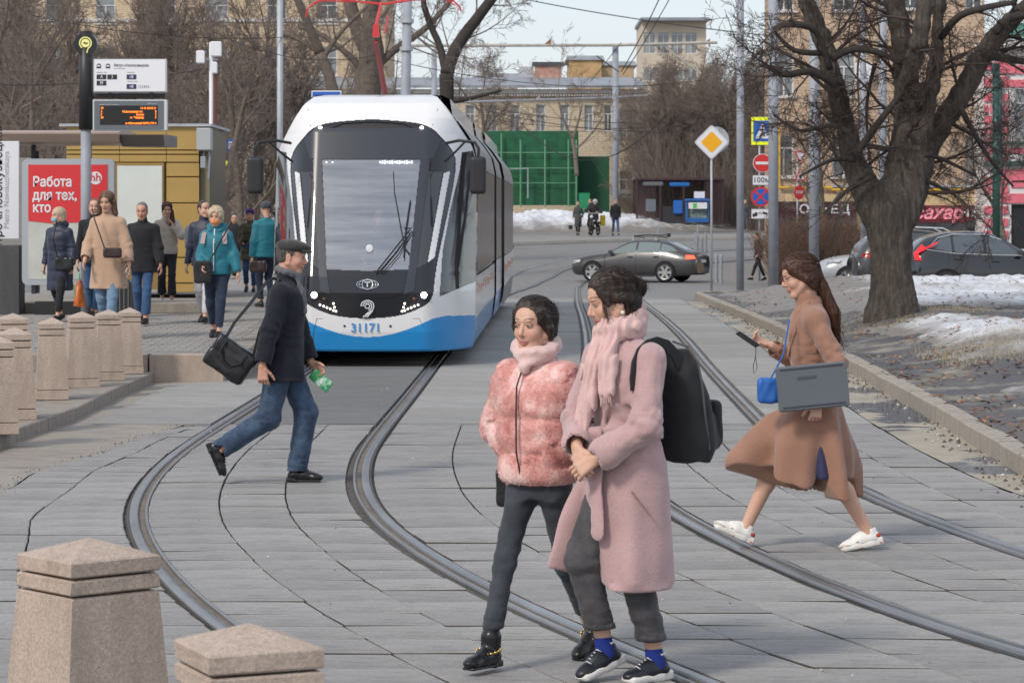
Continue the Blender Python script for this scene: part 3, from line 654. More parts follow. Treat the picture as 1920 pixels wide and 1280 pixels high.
class Fig:      # joints in local coordinates: x forward, y left, z up
    def __init__(s,h=1.7,female=True,hip=(0,0),drop=0,lean=0,la=(.0,.0),ra=(.0,.0),lw=None,rw=None,look=(0,0,0),lt=0,rt=0,lpole=None,rpole=None,lo=.0,ro=.0,side=0,sw=1.0,lknee=(1,0,0),rknee=(1,0,0),twist=0):
        k=h/1.75; s.k=k; s.h=h; s.female=female
        s.hip=V3((hip[0],0,.915*k-drop)); ax=V3((math.sin(lean),math.sin(side),math.cos(lean))).normalized(); s.ax=ax
        s.waist=s.hip+ax*.16*k; s.chest=s.hip+ax*.36*k; s.neck=s.hip+ax*.56*k
        tw=Matrix.Rotation(twist,3,'Z'); shw=(.155 if female else .175)*k*sw; s.tw=twist
        s.sl=s.hip+ax*.470*k+tw@V3((0,shw,0)); s.sr=s.hip+ax*.470*k+tw@V3((0,-shw,0))
        s.hl=s.hip+V3((0,.085*k,0)); s.hr=s.hip+V3((0,-.085*k,0)); t1,t2=.425*k,.41*k
        def leg(hj,tgt,o,kn): 
            an=V3((tgt[0],hj.y+o,tgt[1]+.085*k)); return ik(hj,an,t1,t2,kn)
        s.kl,s.al=leg(s.hl,la,lo,lknee); s.kr,s.ar=leg(s.hr,ra,ro,rknee)
        a1,a2=.285*k,.245*k
        lw=lw or (.02,.25*k,.83*k); rw=rw or (.02,-.25*k,.83*k)
        s.el,s.wl=ik(s.sl,lw,a1,a2,lpole or (-1,.4,0)); s.er,s.wr=ik(s.sr,rw,a1,a2,rpole or (-1,-.4,0))
        s.look=look; yaw,pit,rol=look
        Rm=Matrix.Rotation(yaw,3,'Z')@Matrix.Rotation(pit,3,'Y')@Matrix.Rotation(rol,3,'X'); s.HR=Rm
        s.head=s.neck+ax*.045*k+V3((.015,0,0))+Rm@V3((.012,0,.115*k)); s.hs=k*.5+.5
        s.lt=lt; s.rt=rt
    def H(s,x,y,z): return s.head+s.HR@(V3((x,y,z))*s.hs)
def hand(sd,W,d,n,th,k=1.0,curl=.5,spread=.2,fl=(1,1,1,1),kk=.004,thumb=None):
    # W wrist, d finger direction, n palm normal, th thumb side
    W=V3(W); d=V3(d).normalized(); n=V3(n); n=(n-d*n.dot(d)).normalized(); t=d.cross(n); t=t if t.dot(V3(th))>0 else -t
    for o in (-.026,-.009,.009,.026):
        a=W+d*.005*k+t*o*.6*k; b=W+d*.085*k+t*o*k; sd.cone(a,b,.0135*k,.0115*k,k=.012)
    for i,(o,L) in enumerate(((-.030,.062),(-.010,.076),(.010,.080),(.030,.072))):
        p=W+d*.086*k+t*o*k; c=curl*(1+.12*(1.5-i)); dd=(d+t*o*spread*6).normalized(); rr=.0088*k
        for j,(f,r0,r1) in enumerate(((.46,1.0,.93),(.30,.93,.85),(.24,.85,.72))):
            a=c*(j+.7); dj=dd*math.cos(a)+n*math.sin(a); q=p+dj*L*f*k*fl[i]; sd.cone(p,q,rr*r0,rr*r1,k=kk); p=q
    p=W+d*.022*k+t*.022*k; d1=thumb or (d*.62+t*.62+n*.35); d1=V3(d1).normalized(); q=p+d1*.042*k; sd.cone(p,q,.0145*k,.0115*k,k=.010)
    d2=(d1+d*.45+n*.25).normalized(); q2=q+d2*.030*k; sd.cone(q,q2,.0110*k,.0098*k,k=kk); q3=q2+(d2+d*.2).normalized()*.024*k; sd.cone(q2,q3,.0098*k,.008*k,k=kk)
def headprims(sd,f,age=0,male=False,kk=.012,fat=1.0,lod=0):
    H=f.H; s=f.hs; B=np.array(f.HR,dtype=np.float32)
    def E(x,y,z,a,b,c,k=None,op=0): sd.ell(H(x,y,z),(a*s,b*s,c*s),rot=B,k=k,op=op)
    def Cn(p,q,r0,r1,k=None,**kw): sd.cone(H(*p),H(*q),r0*s,r1*s,k=k,**kw)
    E(-.015,0,.038,.096,.076,.086,k=.02); E(.028,0,-.022,.066,.060*fat,.080,k=.02)
    E(.040,0,.045,.052,.060,.050,k=.02)
    for y in (-1,1): Cn((-.005,.056*y*fat,-.04),(.052,.022*y,-.094),.022,.018,k=.02)
    Cn((.060,-.012,-.097),(.060,.012,-.097),.020,.020,k=.02)
    for y in (-1,1): E(.052,.038*y,-.026,.030,.024*fat,.028,k=.015)
    if lod<2:
        Cn((.086,-.030,.030),(.086,.030,.030),.009,.009,k=.014)
        for y in (-1,1): E(.101,.032*y,.010,.017,.019,.012,k=.010,op=1)
        if lod<1:
            for y in (-1,1): 
                E(.0785,.031*y,.0085,.0108,.0150,.0108,k=.003)
                Cn((.0905,.018*y,.0150),(.0875,.046*y,.0135),.0030,.0025,k=.004)
    Cn((.086,0,.016),(.108,0,-.024),.0065,.0095,k=.008); Cn((.100,0,-.026),(.104,0,-.030),.0115,.0115,k=.006)
    for y in (-1,1): Cn((.092,.011*y,-.034),(.090,.013*y,-.032),.0085,.007,k=.005)
    E(.078,0,-.052,.014,.024,.018,k=.01)
    if lod<2:
        Cn((.0860,-.019,-.0610),(.0915,0,-.0595),.0036,.0052,k=.005); Cn((.0860,.019,-.0610),(.0915,0,-.0595),.0036,.0052,k=.005)
        Cn((.084,-.014,-.0705),(.0885,0,-.0715),.0040,.0062,k=.004); Cn((.084,.014,-.0705),(.0885,0,-.0715),.0040,.0062,k=.004)
        if lod<1: sd.cone(H(.0985,-.016,-.0655),H(.0985,.016,-.0655),.0042*s,.0042*s,k=.003,op=1)
    for y in (-1,1):
        E(-.008,.077*y*1.0,-.004,.019,.008,.032,k=.006); E(-.004,.086*y,-.002,.011,.005,.020,k=.004,op=1)
    # neck
    nb=f.neck-f.ax*.03; sd.cone(H(-.028,0,-.055),nb,.052*(1.12 if male else 1)*f.k,.060*(1.12 if male else 1)*f.k,k=.025)
def tones(f,V,skin,brow,lip=(.50,.17,.15),makeup=1,male=False,stub=0,lod=0):
    P=(V-np.array(f.head,dtype=np.float32))@np.array(f.HR,dtype=np.float32)/f.hs    # local head coords
    x,y,z=P[:,0],P[:,1],P[:,2]; ay=np.abs(y); col=np.tile(np.array(SK[skin],dtype=np.float32),(len(V),1))
    def mixc(m,c): 
        m=np.clip(m,0,1)[:,None]; col[:]=col*(1-m)+np.array(c,dtype=np.float32)*m
    g=lambda d,w: np.exp(-(d/w)**2)
    near=(x>.03)&(z>-.13)&(z<.1)
    base=np.array(SK[skin])
    mixc(near*g(ay-.040,.02)*g(z+.028,.022)*.35,base*np.array((1.08,.72,.70))); mixc(near*g(ay,.012)*g(z+.03,.012)*.35,base*np.array((1.1,.7,.68)))
    if stub: mixc(near*(z<-.045)*g(ay,.06)*stub,base*np.array((.72,.75,.82)))
    lz=np.where(z>-.0655,(z+.060)/.0065,(z+.073)/.0085); mixc((x>.075)*(np.abs(lz)<1.15)*np.clip((.025-ay)/.005,0,1)*(.9 if not male else .5),lip)
    mixc((x>.06)*(ay<.019)*g(z+.0655,.0022)*.8,(.12,.03,.03))
    bz=.036+.004*np.sin(np.clip((ay-.015)/.035,0,1)*2.6)-.1*np.clip(ay-.042,0,1)
    mixc((x>.045)*np.clip((ay-.011)/.004,0,1)*np.clip((.054-ay)/.006,0,1)*g(z-bz,.0042 if lod else .0036)*.92,brow)
    ez=.010; mixc((x>.055)*np.clip((ay-.014)/.004,0,1)*np.clip((.049-ay)/.004,0,1)*g(z-(ez+.0042),.0030)*.85,(.03,.02,.02))
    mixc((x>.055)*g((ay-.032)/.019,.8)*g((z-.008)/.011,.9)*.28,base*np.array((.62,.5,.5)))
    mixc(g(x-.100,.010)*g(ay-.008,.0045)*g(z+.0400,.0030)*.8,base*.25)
    hm=(np.abs(y)>.0)*0
    return col
def person(name,loc,yaw,f,label,group,skin='skin',brow=(.05,.03,.02),lip=(.50,.17,.15),hands=None,lod=1,bare=None,male=False,stub=0,fat=1.0,head=True,eyes=True):
    """body as one continuous mesh: head, neck, trunk, arms with hands, legs with feet"""
    root=empty('person',loc,yaw,label,'person',group); k=f.k
    sd=Sdf(.02)
    sd.stack([(f.hip.z-.08*k,f.hip.x,0,.075*k,.11*k),(f.hip.z+.02,f.hip.x,0,.085*k,.125*k),(f.waist.z,f.waist.x,f.waist.y,.08*k,.105*k),(f.chest.z,f.chest.x,f.chest.y,.09*k,.125*k),(f.neck.z-.06*k,f.neck.x,f.neck.y,.07*k,.12*k),(f.neck.z-.01,f.neck.x,f.neck.y,.05*k,.06*k)],k=.03)
    for S,E,W in ((f.sl,f.el,f.wl),(f.sr,f.er,f.wr)): sd.chain([S,E,W],[.040*k,.034*k,.025*k]); sd.cone(S*.3+f.neck*.7-V3((0,0,.03)),S,.035*k,.04*k)
    for Hj,K,A in ((f.hl,f.kl,f.al),(f.hr,f.kr,f.ar)):
        if bare:
            calf=K*.68+A*.32-V3((.016,0,0)); sd.chain([Hj,K],[.068*k,.05*k]); sd.chain([K,calf,A],[.049*k,.050*k,.033*k],k=.03)
        else: sd.chain([Hj,K,A],[.065*k,.044*k,.032*k])
    for A,tp in ((f.al,f.lt),(f.ar,f.rt)): sd.cone(A-V3((-math.sin(tp),0,math.cos(tp)))*.02,A+V3((math.cos(tp),0,math.sin(tp)))*.10-V3((-math.sin(tp),0,math.cos(tp)))*.045,.032*k,.02)
    if head: headprims(sd,f,male=male,lod=lod,fat=fat)
    hs=hands or {}
    for side,W,E in (('l',f.wl,f.el),('r',f.wr,f.er)):
        h=hs.get(side,{})
        if h is False: continue
        d=h.get('d') or (W-E).normalized(); nn=h.get('n') or ((0,-1,0) if side=='l' else (0,1,0)); th=h.get('t') or (1,0,0)
        hand(sd,W+V3(d).normalized()*.01,d,nn,th,k=h.get('k',(.93 if f.female else 1.02)*k),curl=h.get('c',.45),kk=.004 if lod<1 else .006,thumb=h.get('thumb'))
    res={0:.0075,1:.013,2:.022,3:.034}[lod]; fine=[]
    if lod<=1:
        r0=.0032 if lod==0 else .0065; hd=.135
        fine.append(([f.head.x-hd,f.head.y-hd,f.head.z-.14],[f.head.x+hd,f.head.y+hd,f.head.z+.12],r0))
        for side,W in (('l',f.wl),('r',f.wr)):
            if hs.get(side,{}) is not False: fine.append(([W.x-.12,W.y-.12,W.z-.17],[W.x+.12,W.y+.12,W.z+.12],.0042 if lod==0 else .009))
    V,Q=sd.mesh(res,fine); o=mk('body',V,Q,M[skin],root,True)
    ca=o.data.color_attributes.new('tone','FLOAT_COLOR','POINT'); col=tones(f,V,skin,brow,lip,male=male,stub=stub,lod=lod)
    if lod>=3: pass
    ca.data.foreach_set('color',np.concatenate([col,np.ones((len(V),1),np.float32)],1).ravel())
    if eyes and lod<=1 and head:
        for y in (-1,1):
            c=f.H(.0790,.031*y,.0080); fw=f.HR@V3((1,0,-.25)).normalized(); mb=MB(); r=.0114*f.hs
            if lod==0:
                mb.sphere((0,0,0),r,12,8); mb.m=1; mb.sphere(tuple(f.HR@V3((.0068,-.0012,-.0014))*f.hs),.0068*f.hs,10,6); mb.build('eye',[M['eyew'],M['iris']],root,True,loc=c+fw*.0012)
            else: mb.sphere((0,0,0),.008*f.hs,8,6,(.8,1.2,.6)); mb.build('eye',[M['iris']],root,True,loc=f.H(.0855,.031*y,.0075))
    return root
def part(name,sd,res,mt,parent,smooth=True,fine=(),mats=None): 
    V,Q=sd.mesh(res,fine); return mk(name,V,Q,mt,parent,smooth)
def shoe(f,side,root,style='shoe',mats=None,lod=1,sole_mat=None,lift=None):
    A=f.al if side=='l' else f.ar; tp=f.lt if side=='l' else f.rt; k=f.k; k=k*.97 if f.female else k
    d=V3((math.cos(tp),0,math.sin(tp))); u=V3((-math.sin(tp),0,math.cos(tp))); res={0:.0055,1:.011,2:.02,3:.03}[lod]
    P=lambda x,y,z: A+d*x*k+V3((0,y*k,0))+u*(z-.085)*k
    B=np.array([[d.x,0,u.x],[0,1,0],[d.z,0,u.z]],dtype=np.float32)
    sd=Sdf(.022)
    if style in('boot','ankleboot'):
        sd.cone(P(-.01,0,.055),P(-.012,0,.17 if style=='boot' else .14),.047*k,.050*k); 
    else: sd.cone(P(-.012,0,.055),P(-.014,0,.088),.040*k,.036*k)
    sd.cone(P(-.035,0,.040),P(.05,0,.045),.036*k,.038*k); sd.cone(P(.05,0,.045),P(.125,-.004,.030),.036*k,.030*k,k=.03); sd.ell(P(.135,0,.030),(.055*k,.040*k,.026*k),rot=B)
    sd.box(P(.05,0,-.03),(.2*k,.1*k,.037*k),rot=B,rd=0,k=.004,op=1)
    if style=='sneaker': 
        sd.cone(P(.02,0,.082),P(.085,0,.060),.022*k,.020*k,k=.02)
        sd.ell(P(-.012,0,.115),(.034*k,.030*k,.03*k),rot=B,k=.008,op=1)
    o=part('shoe' if style!='boot' and style!='ankleboot' else 'boot',sd,res,mats[0],root)
    s2=Sdf(.012); th=.017 if style=='sneaker' else .009
    if style=='heelshoe' or style=='ankleboot':
        s2.box(P(.075,0,.006),(.098*k,.036*k,.008*k),rot=B,rd=.006); s2.box(P(-.042,0,.012),(.034*k,.033*k,.016*k),rot=B,rd=.004)
    else:
        s2.box(P(-.015,0,th+.002),(.062*k,.037*k,(th+.006)*k),rot=B,rd=.010); s2.box(P(.075,0,th-.002),(.098*k,.042*k,(th+.001)*k),rot=B,rd=.012); s2.ell(P(.125,0,th),(.062*k,.044*k,(th+.002)*k),rot=B)
    o2=part('sole',s2,res,sole_mat or mats[-1],o)
    if lod==0 and style in ('sneaker','heelshoe'):
        mb=MB()
        for i in range(5):
            x=.045+i*.017; z=.098-i*.0075; mb.tube([P(x,-.020,z-.008),P(x+.006,0,z+.003),P(x,.020,z-.008)],.0026*k,5)
        mb.build('laces',mats[1] if len(mats)>1 else mats[0],o,True)
    return o
def trousers(f,mt,root,lod=1,wid=1.0,hem=(.05,.05),up=.11,hemr=.052,thigh=.088,knee=.062,hemc=None):
    k=f.k; res={0:.0085,1:.014,2:.024,3:.036}[lod]; sd=Sdf(.035)
    sd.stack([(f.hip.z-.09*k,f.hip.x,0,.105*k*wid,.150*k*wid),(f.hip.z+.03,f.hip.x-.005,0,.115*k*wid,.168*k*wid),(f.hip.z+up*k,f.waist.x,f.waist.y,.10*k*wid,.135*k*wid)],k=.05)
    for Hj,K,A,hm in ((f.hl,f.kl,f.al,hem[0]),(f.hr,f.kr,f.ar,hem[1])):
        A2=A+(K-A).normalized()*hm; Kb=K+(A-K)*.1
        sd.cone(Hj+V3((0,0,-.02)),K,thigh*k*wid,knee*k*wid,k=.045); sd.cone(K,A2,knee*k*wid,hemr*k,k=.03)
        d=(K-A).normalized(); sd.box(A2-d*.06,(.09,.09,.06),rot=basis((1,0,0),tuple(d)),rd=0,k=.004,op=1) if 1 else 0
    ks=[f.kl,f.kr]; an=[f.al,f.ar]
    def disp(p):
        a=0
        for K,A in zip(ks,an):
            dk=np.sqrt(((p-np.array(K,dtype=np.float32))**2).sum(-1)); da=np.sqrt(((p-np.array(A,dtype=np.float32)-np.array((0,0,.09),dtype=np.float32))**2).sum(-1))
            a=a+np.exp(-(dk/.15)**2)*(.0045*wav(p,38,1,(.5,.5,2.2))+.010*np.clip(.3-np.abs(wav(p,17,5,(.6,.6,2))),-.2,.3))+np.exp(-(da/.14)**2)*(.0055*wav(p,42,2,(.3,.5,2.5))+.012*np.clip(.3-np.abs(wav(p,20,6,(.5,.5,2.2))),-.2,.3))
        dh=np.abs(p[:,2]-(f.hip.z-.08)); a=a+np.exp(-(dh/.10)**2)*.004*wav(p,30,4,(.6,.6,1.8)); return a+.0015*wav(p,20,3)
    sd.disp=disp if lod<2 else None
    return part('trousers',sd,res,mt,root)
def jacket(f,mt,root,name='coat',hem=.45,lod=1,chest=(.125,.165),waist=(.115,.15),hips=(.14,.18),hemr=None,slv=(.062,.055,.046),sleeve_len=.96,collar=.05,collar_r=.072,swing=(0,0),puff=0,puffs=9,wr=1.0,flare_yaw=0,slit=None,pocket=False,crease=1.0,belt=None,fold=.004,sh=.062,disp2=None,cuff=True,extra=None,seed=0,hoodb=0,vopen=True,res=None):
    k=f.k; res=res or {0:.0085,1:.014,2:.024,3:.036}[lod]; sd=Sdf(.035); hz=f.hip.z; hemz=hem
    hr=hemr or (hips[0]*1.05,hips[1]*1.05)
    # torso upper: follows the lean
    secs=[(f.neck.z+.00*k,f.neck.x,f.neck.y,.062*k,.075*k,0),(f.neck.z-.035*k,f.neck.x-.004,f.neck.y,.085*k,.135*k,f.tw),(f.neck.z-.10*k,f.neck.x+.0,f.neck.y,(chest[0]*.92)*k,chest[1]*1.0*k,f.tw),(f.chest.z,f.chest.x+.008,f.chest.y,chest[0]*k,chest[1]*k,f.tw),(f.waist.z+.02,f.waist.x,f.waist.y,waist[0]*k,waist[1]*k,f.tw*.5),(f.hip.z,f.hip.x,0,hips[0]*k,hips[1]*k,0)]
    if hemz<f.hip.z-.03:
        secs.append((hemz,f.hip.x+swing[0],swing[1],hr[0]*k,hr[1]*k,flare_yaw)); m=.5; secs.append((hz*(1-m)+hemz*m,f.hip.x+swing[0]*m*.7,swing[1]*m*.7,(hips[0]*.45+hr[0]*.55)*k,(hips[1]*.45+hr[1]*.55)*k,flare_yaw*.4))
    else: secs=[q for q in secs if q[0]>hemz+.01]+[(hemz,f.hip.x,0,hr[0]*k,hr[1]*k,0)]
    sd.stack(secs,k=.03,pw=2.25)
    for S,E,W in ((f.sl,f.el,f.wl),(f.sr,f.er,f.wr)):
        W2=E+(W-E)*sleeve_len; I=S*.30+f.neck*.70; sd.cone(I+V3((0,0,-.035*k)),S+V3((0,0,.004)),.048*k,sh*k*.92,k=.05); sd.chain([S,E],[sh*k,slv[0]*k],k=.035); sd.chain([E,W2],[slv[1]*k*1.04,slv[2]*k],k=.02)
        d=(W-E).normalized(); 
        sd.box(W2+d*.06,(.06,.075,.075),rot=np.array([[d.x,*basis(tuple(d))[0,1:]],[d.y,*basis(tuple(d))[1,1:]],[d.z,*basis(tuple(d))[2,1:]]],dtype=np.float32) if abs(d.z)<.98 else None,rd=0,k=.006,op=1) if abs(d.z)<.98 and not pocket else None
        if lod<=1 and not pocket: sd.cone(W2-d*.02,W2+d*.05,slv[2]*k-.014,slv[2]*k-.010,k=.004,op=1)
    if collar: sd.cone(f.neck+f.ax*.0,f.neck+f.ax*collar*k+V3((.008,0,0)),collar_r*k,(collar_r-.004)*k,flat=.95,k=.02)
    if lod<=1 and collar: sd.cone(f.neck+f.ax*(collar-.03)*k,f.neck+f.ax*(collar+.08)*k,(collar_r-.018)*k,(collar_r-.012)*k,k=.006,op=1)
    if hemz<f.hip.z-.1: sd.stack([(hemz-.02,f.hip.x+swing[0],swing[1],hr[0]*k-.035,hr[1]*k-.035,flare_yaw),(hemz+.12,f.hip.x+swing[0]*.7,swing[1]*.7,hr[0]*k-.05,hr[1]*k-.05,flare_yaw)],k=.01,op=1)
    if belt: sd.stack([(belt-.022,f.waist.x*.9,0,waist[0]*k+.012,waist[1]*k+.012),(belt+.022,f.waist.x*.9,0,waist[0]*k+.012,waist[1]*k+.012)],k=.004)
    if extra: extra(sd)
    E_=[np.array(q,dtype=np.float32) for q in (f.el,f.er)]; S_=[np.array(q,dtype=np.float32) for q in (f.sl-V3((0,0,.07)),f.sr-V3((0,0,.07)))]
    Wz=f.waist.z
    AX=[(np.array(a,dtype=np.float32),np.array(b,dtype=np.float32)) for a,b in ((f.sl,f.el),(f.el,f.wl),(f.sr,f.er),(f.er,f.wr))]
    def disp(p):
        a=0
        for e in E_: a=a+np.exp(-(((p-e)**2).sum(-1))/.13**2)*fold*1.3*wav(p,34,1+seed,(1,1,1.6))
        for e in S_: a=a+np.exp(-(((p-e)**2).sum(-1))/.12**2)*fold*wav(p,30,2+seed,(1.6,1.6,.6))
        cr=lambda sc_,sd_,st_: np.clip(.38-np.abs(wav(p,sc_,sd_,st_)),-.35,.38)*2.2
        for e in E_: a=a+crease*np.exp(-(((p-e)**2).sum(-1))/.12**2)*fold*1.3*cr(19,5+seed,(1,1,1.7))
        for e in S_: a=a+crease*np.exp(-(((p-e)**2).sum(-1))/.15**2)*fold*.9*cr(15,6+seed,(1.5,1.5,.7))
        a=a+crease*np.exp(-((p[:,2]-Wz)/.17)**2)*fold*.9*cr(13,7+seed,(.7,.7,1.9))+fold*.5*wav(p,11,4+seed)
        if hemz<hz-.1: t=np.clip((hz-p[:,2])/(hz-hemz),0,1); th=np.arctan2(p[:,1],p[:,0]-f.hip.x); a=a+t*fold*(2.0+6*(hr[0]>.25))*(np.sin(th*5+1.5*wav(p,3,5))+.5*np.sin(th*9+1+seed))*(p[:,2]<hz)
        if puff:
            # quilting rings across torso and along sleeves
            tor=np.ones(len(p),bool); q=p[:,2].copy()
            for A,B in AX:
                ab=B-A; L=float(np.sqrt(ab@ab)); tt=((p-A)@ab)/(L*L); dd=np.sqrt(((p-A-np.clip(tt,0,1)[:,None]*ab)**2).sum(-1)); on=(dd<.085)&(np.abs(p[:,1])>.12*k); q=np.where(on,A[2]+tt*L,q)
            a=a-puff*(np.abs(np.sin(q*puffs*PI))**.55-.6)
        if disp2: a=a+disp2(p)
        return a*np.clip((p[:,2]-hemz)/.035,0,1)
    sd.disp=disp if lod<3 else None
    fine=[]
    if lod==0: fine=[([f.neck.x-.2,-.3,f.neck.z-.08],[f.neck.x+.2,.3,f.neck.z+.12],.0065)]
    return part(name,sd,res,mt,root,fine=fine)
def hair(f,mt,root,lod=1,style='short',extra=None,top=1.0,face=-.0,strands=None):
    s=f.hs; B=np.array(f.HR,dtype=np.float32); H=f.H; sd=Sdf(.015); res={0:.0042,1:.0085,2:.016,3:.028}[lod]
    def E(x,y,z,a,b,c,k=None,op=0): sd.ell(H(x,y,z),(a*s,b*s,c*s),rot=B,k=k,op=op)
    def Cn(p,q,r0,r1,k=None,op=0,**kw): sd.cone(H(*p),H(*q),r0*s,r1*s,k=k,op=op,**kw)
    if style=='short': E(-.022,0,.046,.100,.081,.086*top); E(-.045,0,-.005,.066,.074,.075)
    elif style=='buzz': E(-.018,0,.042,.099,.078,.087); E(-.045,0,0,.063,.072,.060)
    elif style in('bob','long','back','curly'):
        g={'curly':1.20,'back':1.025}.get(style,1.06)
        E(-.020,0,.046,.104*g,.086*g,.090*g*top); E(-.045,0,-.01,.078*g,.082*g,.088*g)
    if style=='bob': E(-.035,0,-.055,.070,.085,.05)
    # carve the face
    if style!='none':
        sd.ell(H(.112,0,-.050),(.092*s,.066*s,.128*s),rot=B,k=.012,op=1)
        if style in('short','buzz'): sd.box(H(.03,0,-.075),(.06*s,.12*s,.075*s),rot=B,rd=.02,k=.015,op=1); sd.box(H(-.03,0,-.13),(.15*s,.12*s,.06*s),rot=B,rd=.02,k=.015,op=1)
        if style=='back': sd.ell(H(.118,0,.035),(.062*s,.062*s,.066*s),rot=B,k=.02,op=1)
        if style=='back': sd.box(H(.045,0,-.09),(.07*s,.12*s,.085*s),rot=B,rd=.02,k=.02,op=1); sd.box(H(-.03,0,-.15),(.15*s,.12*s,.075*s),rot=B,rd=.02,k=.015,op=1)
    if extra: extra(sd,E,Cn,H)
    Rn=np.array(f.HR,dtype=np.float32); hd=np.array(f.head,dtype=np.float32)
    def disp(p):
        q=(p-hd)@Rn; th=np.arctan2(q[:,1],-q[:,0]+.02); return (.0008 if style=='back' else .0014)*np.sin(th*26+5*wav(q,22,2)+q[:,2]*30)+.0012*wav(q,45,5,(1,1,.4)) + (.008*wav(q,55,7) if style=='curly' else 0)
    sd.disp=disp if lod<2 else None
    V,Q=sd.mesh(res); 
    if lod==0:
        o=mk('hair',V,Q,M[mt],root,True); globals()['strands'](o,f,M[mt],1100,ln=.03 if style in('short','buzz') else .055,rad=.0010,back=style=='back')
        if strands:
            rr=random.Random(9); mb=MB()
            for (a,b_,c,n_,sp) in strands:
                for i in range(n_):
                    q=[V3([rr.gauss(0,sp) for _ in range(3)]) for _ in range(3)]
                    mb.tube([H(*(V3(a)+q[0]*.6)),H(*(V3(b_)+q[1])),H(*(V3(c)+q[2]*1.5))],[.0011,.0010,.0004],3,cap=False)
            mk('loose_locks',mb.V,mb.F,M[mt],o,True,kind='stuff')
        return o
    if False:
        rr=random.Random(9); mb=MB()
        for (a,b_,c,n_,sp) in strands:
            for i in range(n_):
                o=[V3([rr.gauss(0,sp) for _ in range(3)]) for _ in range(3)]
                mb.tube([H(*(V3(a)+o[0]*.6)),H(*(V3(b_)+o[1])),H(*(V3(c)+o[2]*1.5))],[.0011,.0010,.0004],3,cap=False)
        n=len(V); V=list(map(tuple,V))+mb.V; Q=[tuple(q) for q in Q]+[tuple(i+n for i in g) for g in mb.F]
        return mk('hair',V,Q,M[mt],root,True)
    return mk('hair',V,Q,M[mt],root,True)
def strap(name,pts,w_,mt,root,th=.004,up=None):
    """flat band along a polyline"""
    P=[V3(p) for p in pts]; mb=MB(); V=[];Fc=[]
    for i,p in enumerate(P):
        t=(P[min(i+1,len(P)-1)]-P[max(i-1,0)]).normalized(); n=V3(up or (1,0,0)); a=t.cross(n).normalized()*w_/2; n2=a.cross(t).normalized()*th/2
        V+=[p-a-n2,p+a-n2,p+a+n2,p-a+n2]
    for i in range(len(P)-1):
        for j in range(4): Fc.append((i*4+j,i*4+(j+1)%4,(i+1)*4+(j+1)%4,(i+1)*4+j))
    Fc+=[(3,2,1,0),tuple(len(V)-4+j for j in range(4))]
    return mk(name,V,Fc,mt,root)
# ---------------------------------------------------------------- tram
TR=Vector((-1.84,33.8,0)); TA=-.018
tram=empty('tram',TR,TA,'white and blue low floor tram numbered 31171 stopped at the platform','tram')
twhite=mat('tram_white_paint',(.78,.78,.79),.22,nz=.03,ns=2,coat=.4); tblue=mat('tram_blue_paint',(.015,.26,.62),.25,coat=.4); tblack=mat('tram_gloss_black',(.014,.015,.019),.12,coat=.3); tdark=mat('tram_anthracite',(.036,.041,.054),.28); tgrey=mat('tram_grey_panel',(.22,.215,.21),.45,nz=.12,ns=.8,bump=.05)
tglass=glass_mat('tram_windscreen',(.72,.76,.80),.40,.06,(.95,.97,1)); _t=tglass.node_tree; _g=[n for n in _t.nodes if n.type=='BSDF_GLOSSY'][0]; _t.links.new(ramp(_t,noise(_t,1.5,5,.7,stretch=(.35,1,5)),[(.3,(.55,.58,.62)),(.65,(1,1,1))]),_g.inputs['Color']); tsglass=mat('tram_dark_side_glass',(.03,.033,.038),.06,spec=.9,coat=.3); tband=mat('tram_side_glass_reflection',(.12,.112,.105),.22,nz=.3,ns=.9,spec=.45)  # windscreen streaks and brownish side-pane tone: reflections painted into the colour
def inpoly(x,y,P):
    c=np.zeros(x.shape,bool); n=len(P)
    for i in range(n):
        x1,y1=P[i];x2,y2=P[(i+1)%n]
        if y1!=y2: c^=((y1>y)!=(y2>y))&(x<(x2-x1)*(y-y1)/(y2-y1)+x1)
    return c
ZP=[.15,.22,.45,.95,1.15,1.27,2.55,3.02,3.2,3.40,3.50,3.56]; YP=[.16,.08,.03,.0,.05,.10,.70,.92,1.03,1.22,1.55,2.3]
WZ=[.15,.4,2.35,2.62,2.85,3.36,3.50,3.56]; WW=[1.28,1.335,1.335,1.33,1.27,.94,.82,.70]
def fy(x,z):
    w_=np.interp(z,WZ,WW); u=np.abs(x)/1.25
    return np.interp(z,ZP,YP)+.10*u**2+1.15*np.clip(u-.55,0,1)**2/.2025*np.interp(z,[.2,1.2,3.0,3.4],[.72,.8,.55,.25])
def fproj(x,z):
    y=fy(x,z); wy=TR.y+y; wx_=TR.x+x+.018*y-0; return 960+wx_/wy*F,YH+(HC-z)/wy*F
nu,nv=300,400
zz=np.concatenate([np.linspace(.20,3.46,nv-26),np.interp(np.linspace(0,1,26),[0,1],[3.465,3.555])]); uu=np.linspace(-1,1,nu)
U,Z=np.meshgrid(uu,zz); Wd=np.interp(Z,WZ,WW); X=U*Wd; Yv=fy(X,Z)
pxr,pyr=fproj(np.abs(X),Z)
cxp=fproj(np.zeros_like(X),Z)[0]
DARK=[(680,221),(760,227),(807,236),(832,262),(852,285),(857,320),(822,480),(815,525),(812,560),(792,577),(740,596),(680,598)]
WIND=[(680,300),(788,300),(766,505),(680,508)]
STRIP=[(832,325),(844,321),(815,482),(802,492)]
SIDEG=[(800,320),(831,322),(801,492),(779,505)]
CABW=[(866,286),(905,280),(905,522),(824,556),(830,470),(845,390),(862,320)]
ARC=[(680,227),(755,232),(775,240),(680,241)]
BLUE=[(680,632),(740,626),(790,608),(818,595),(905,590),(905,720),(680,720)]
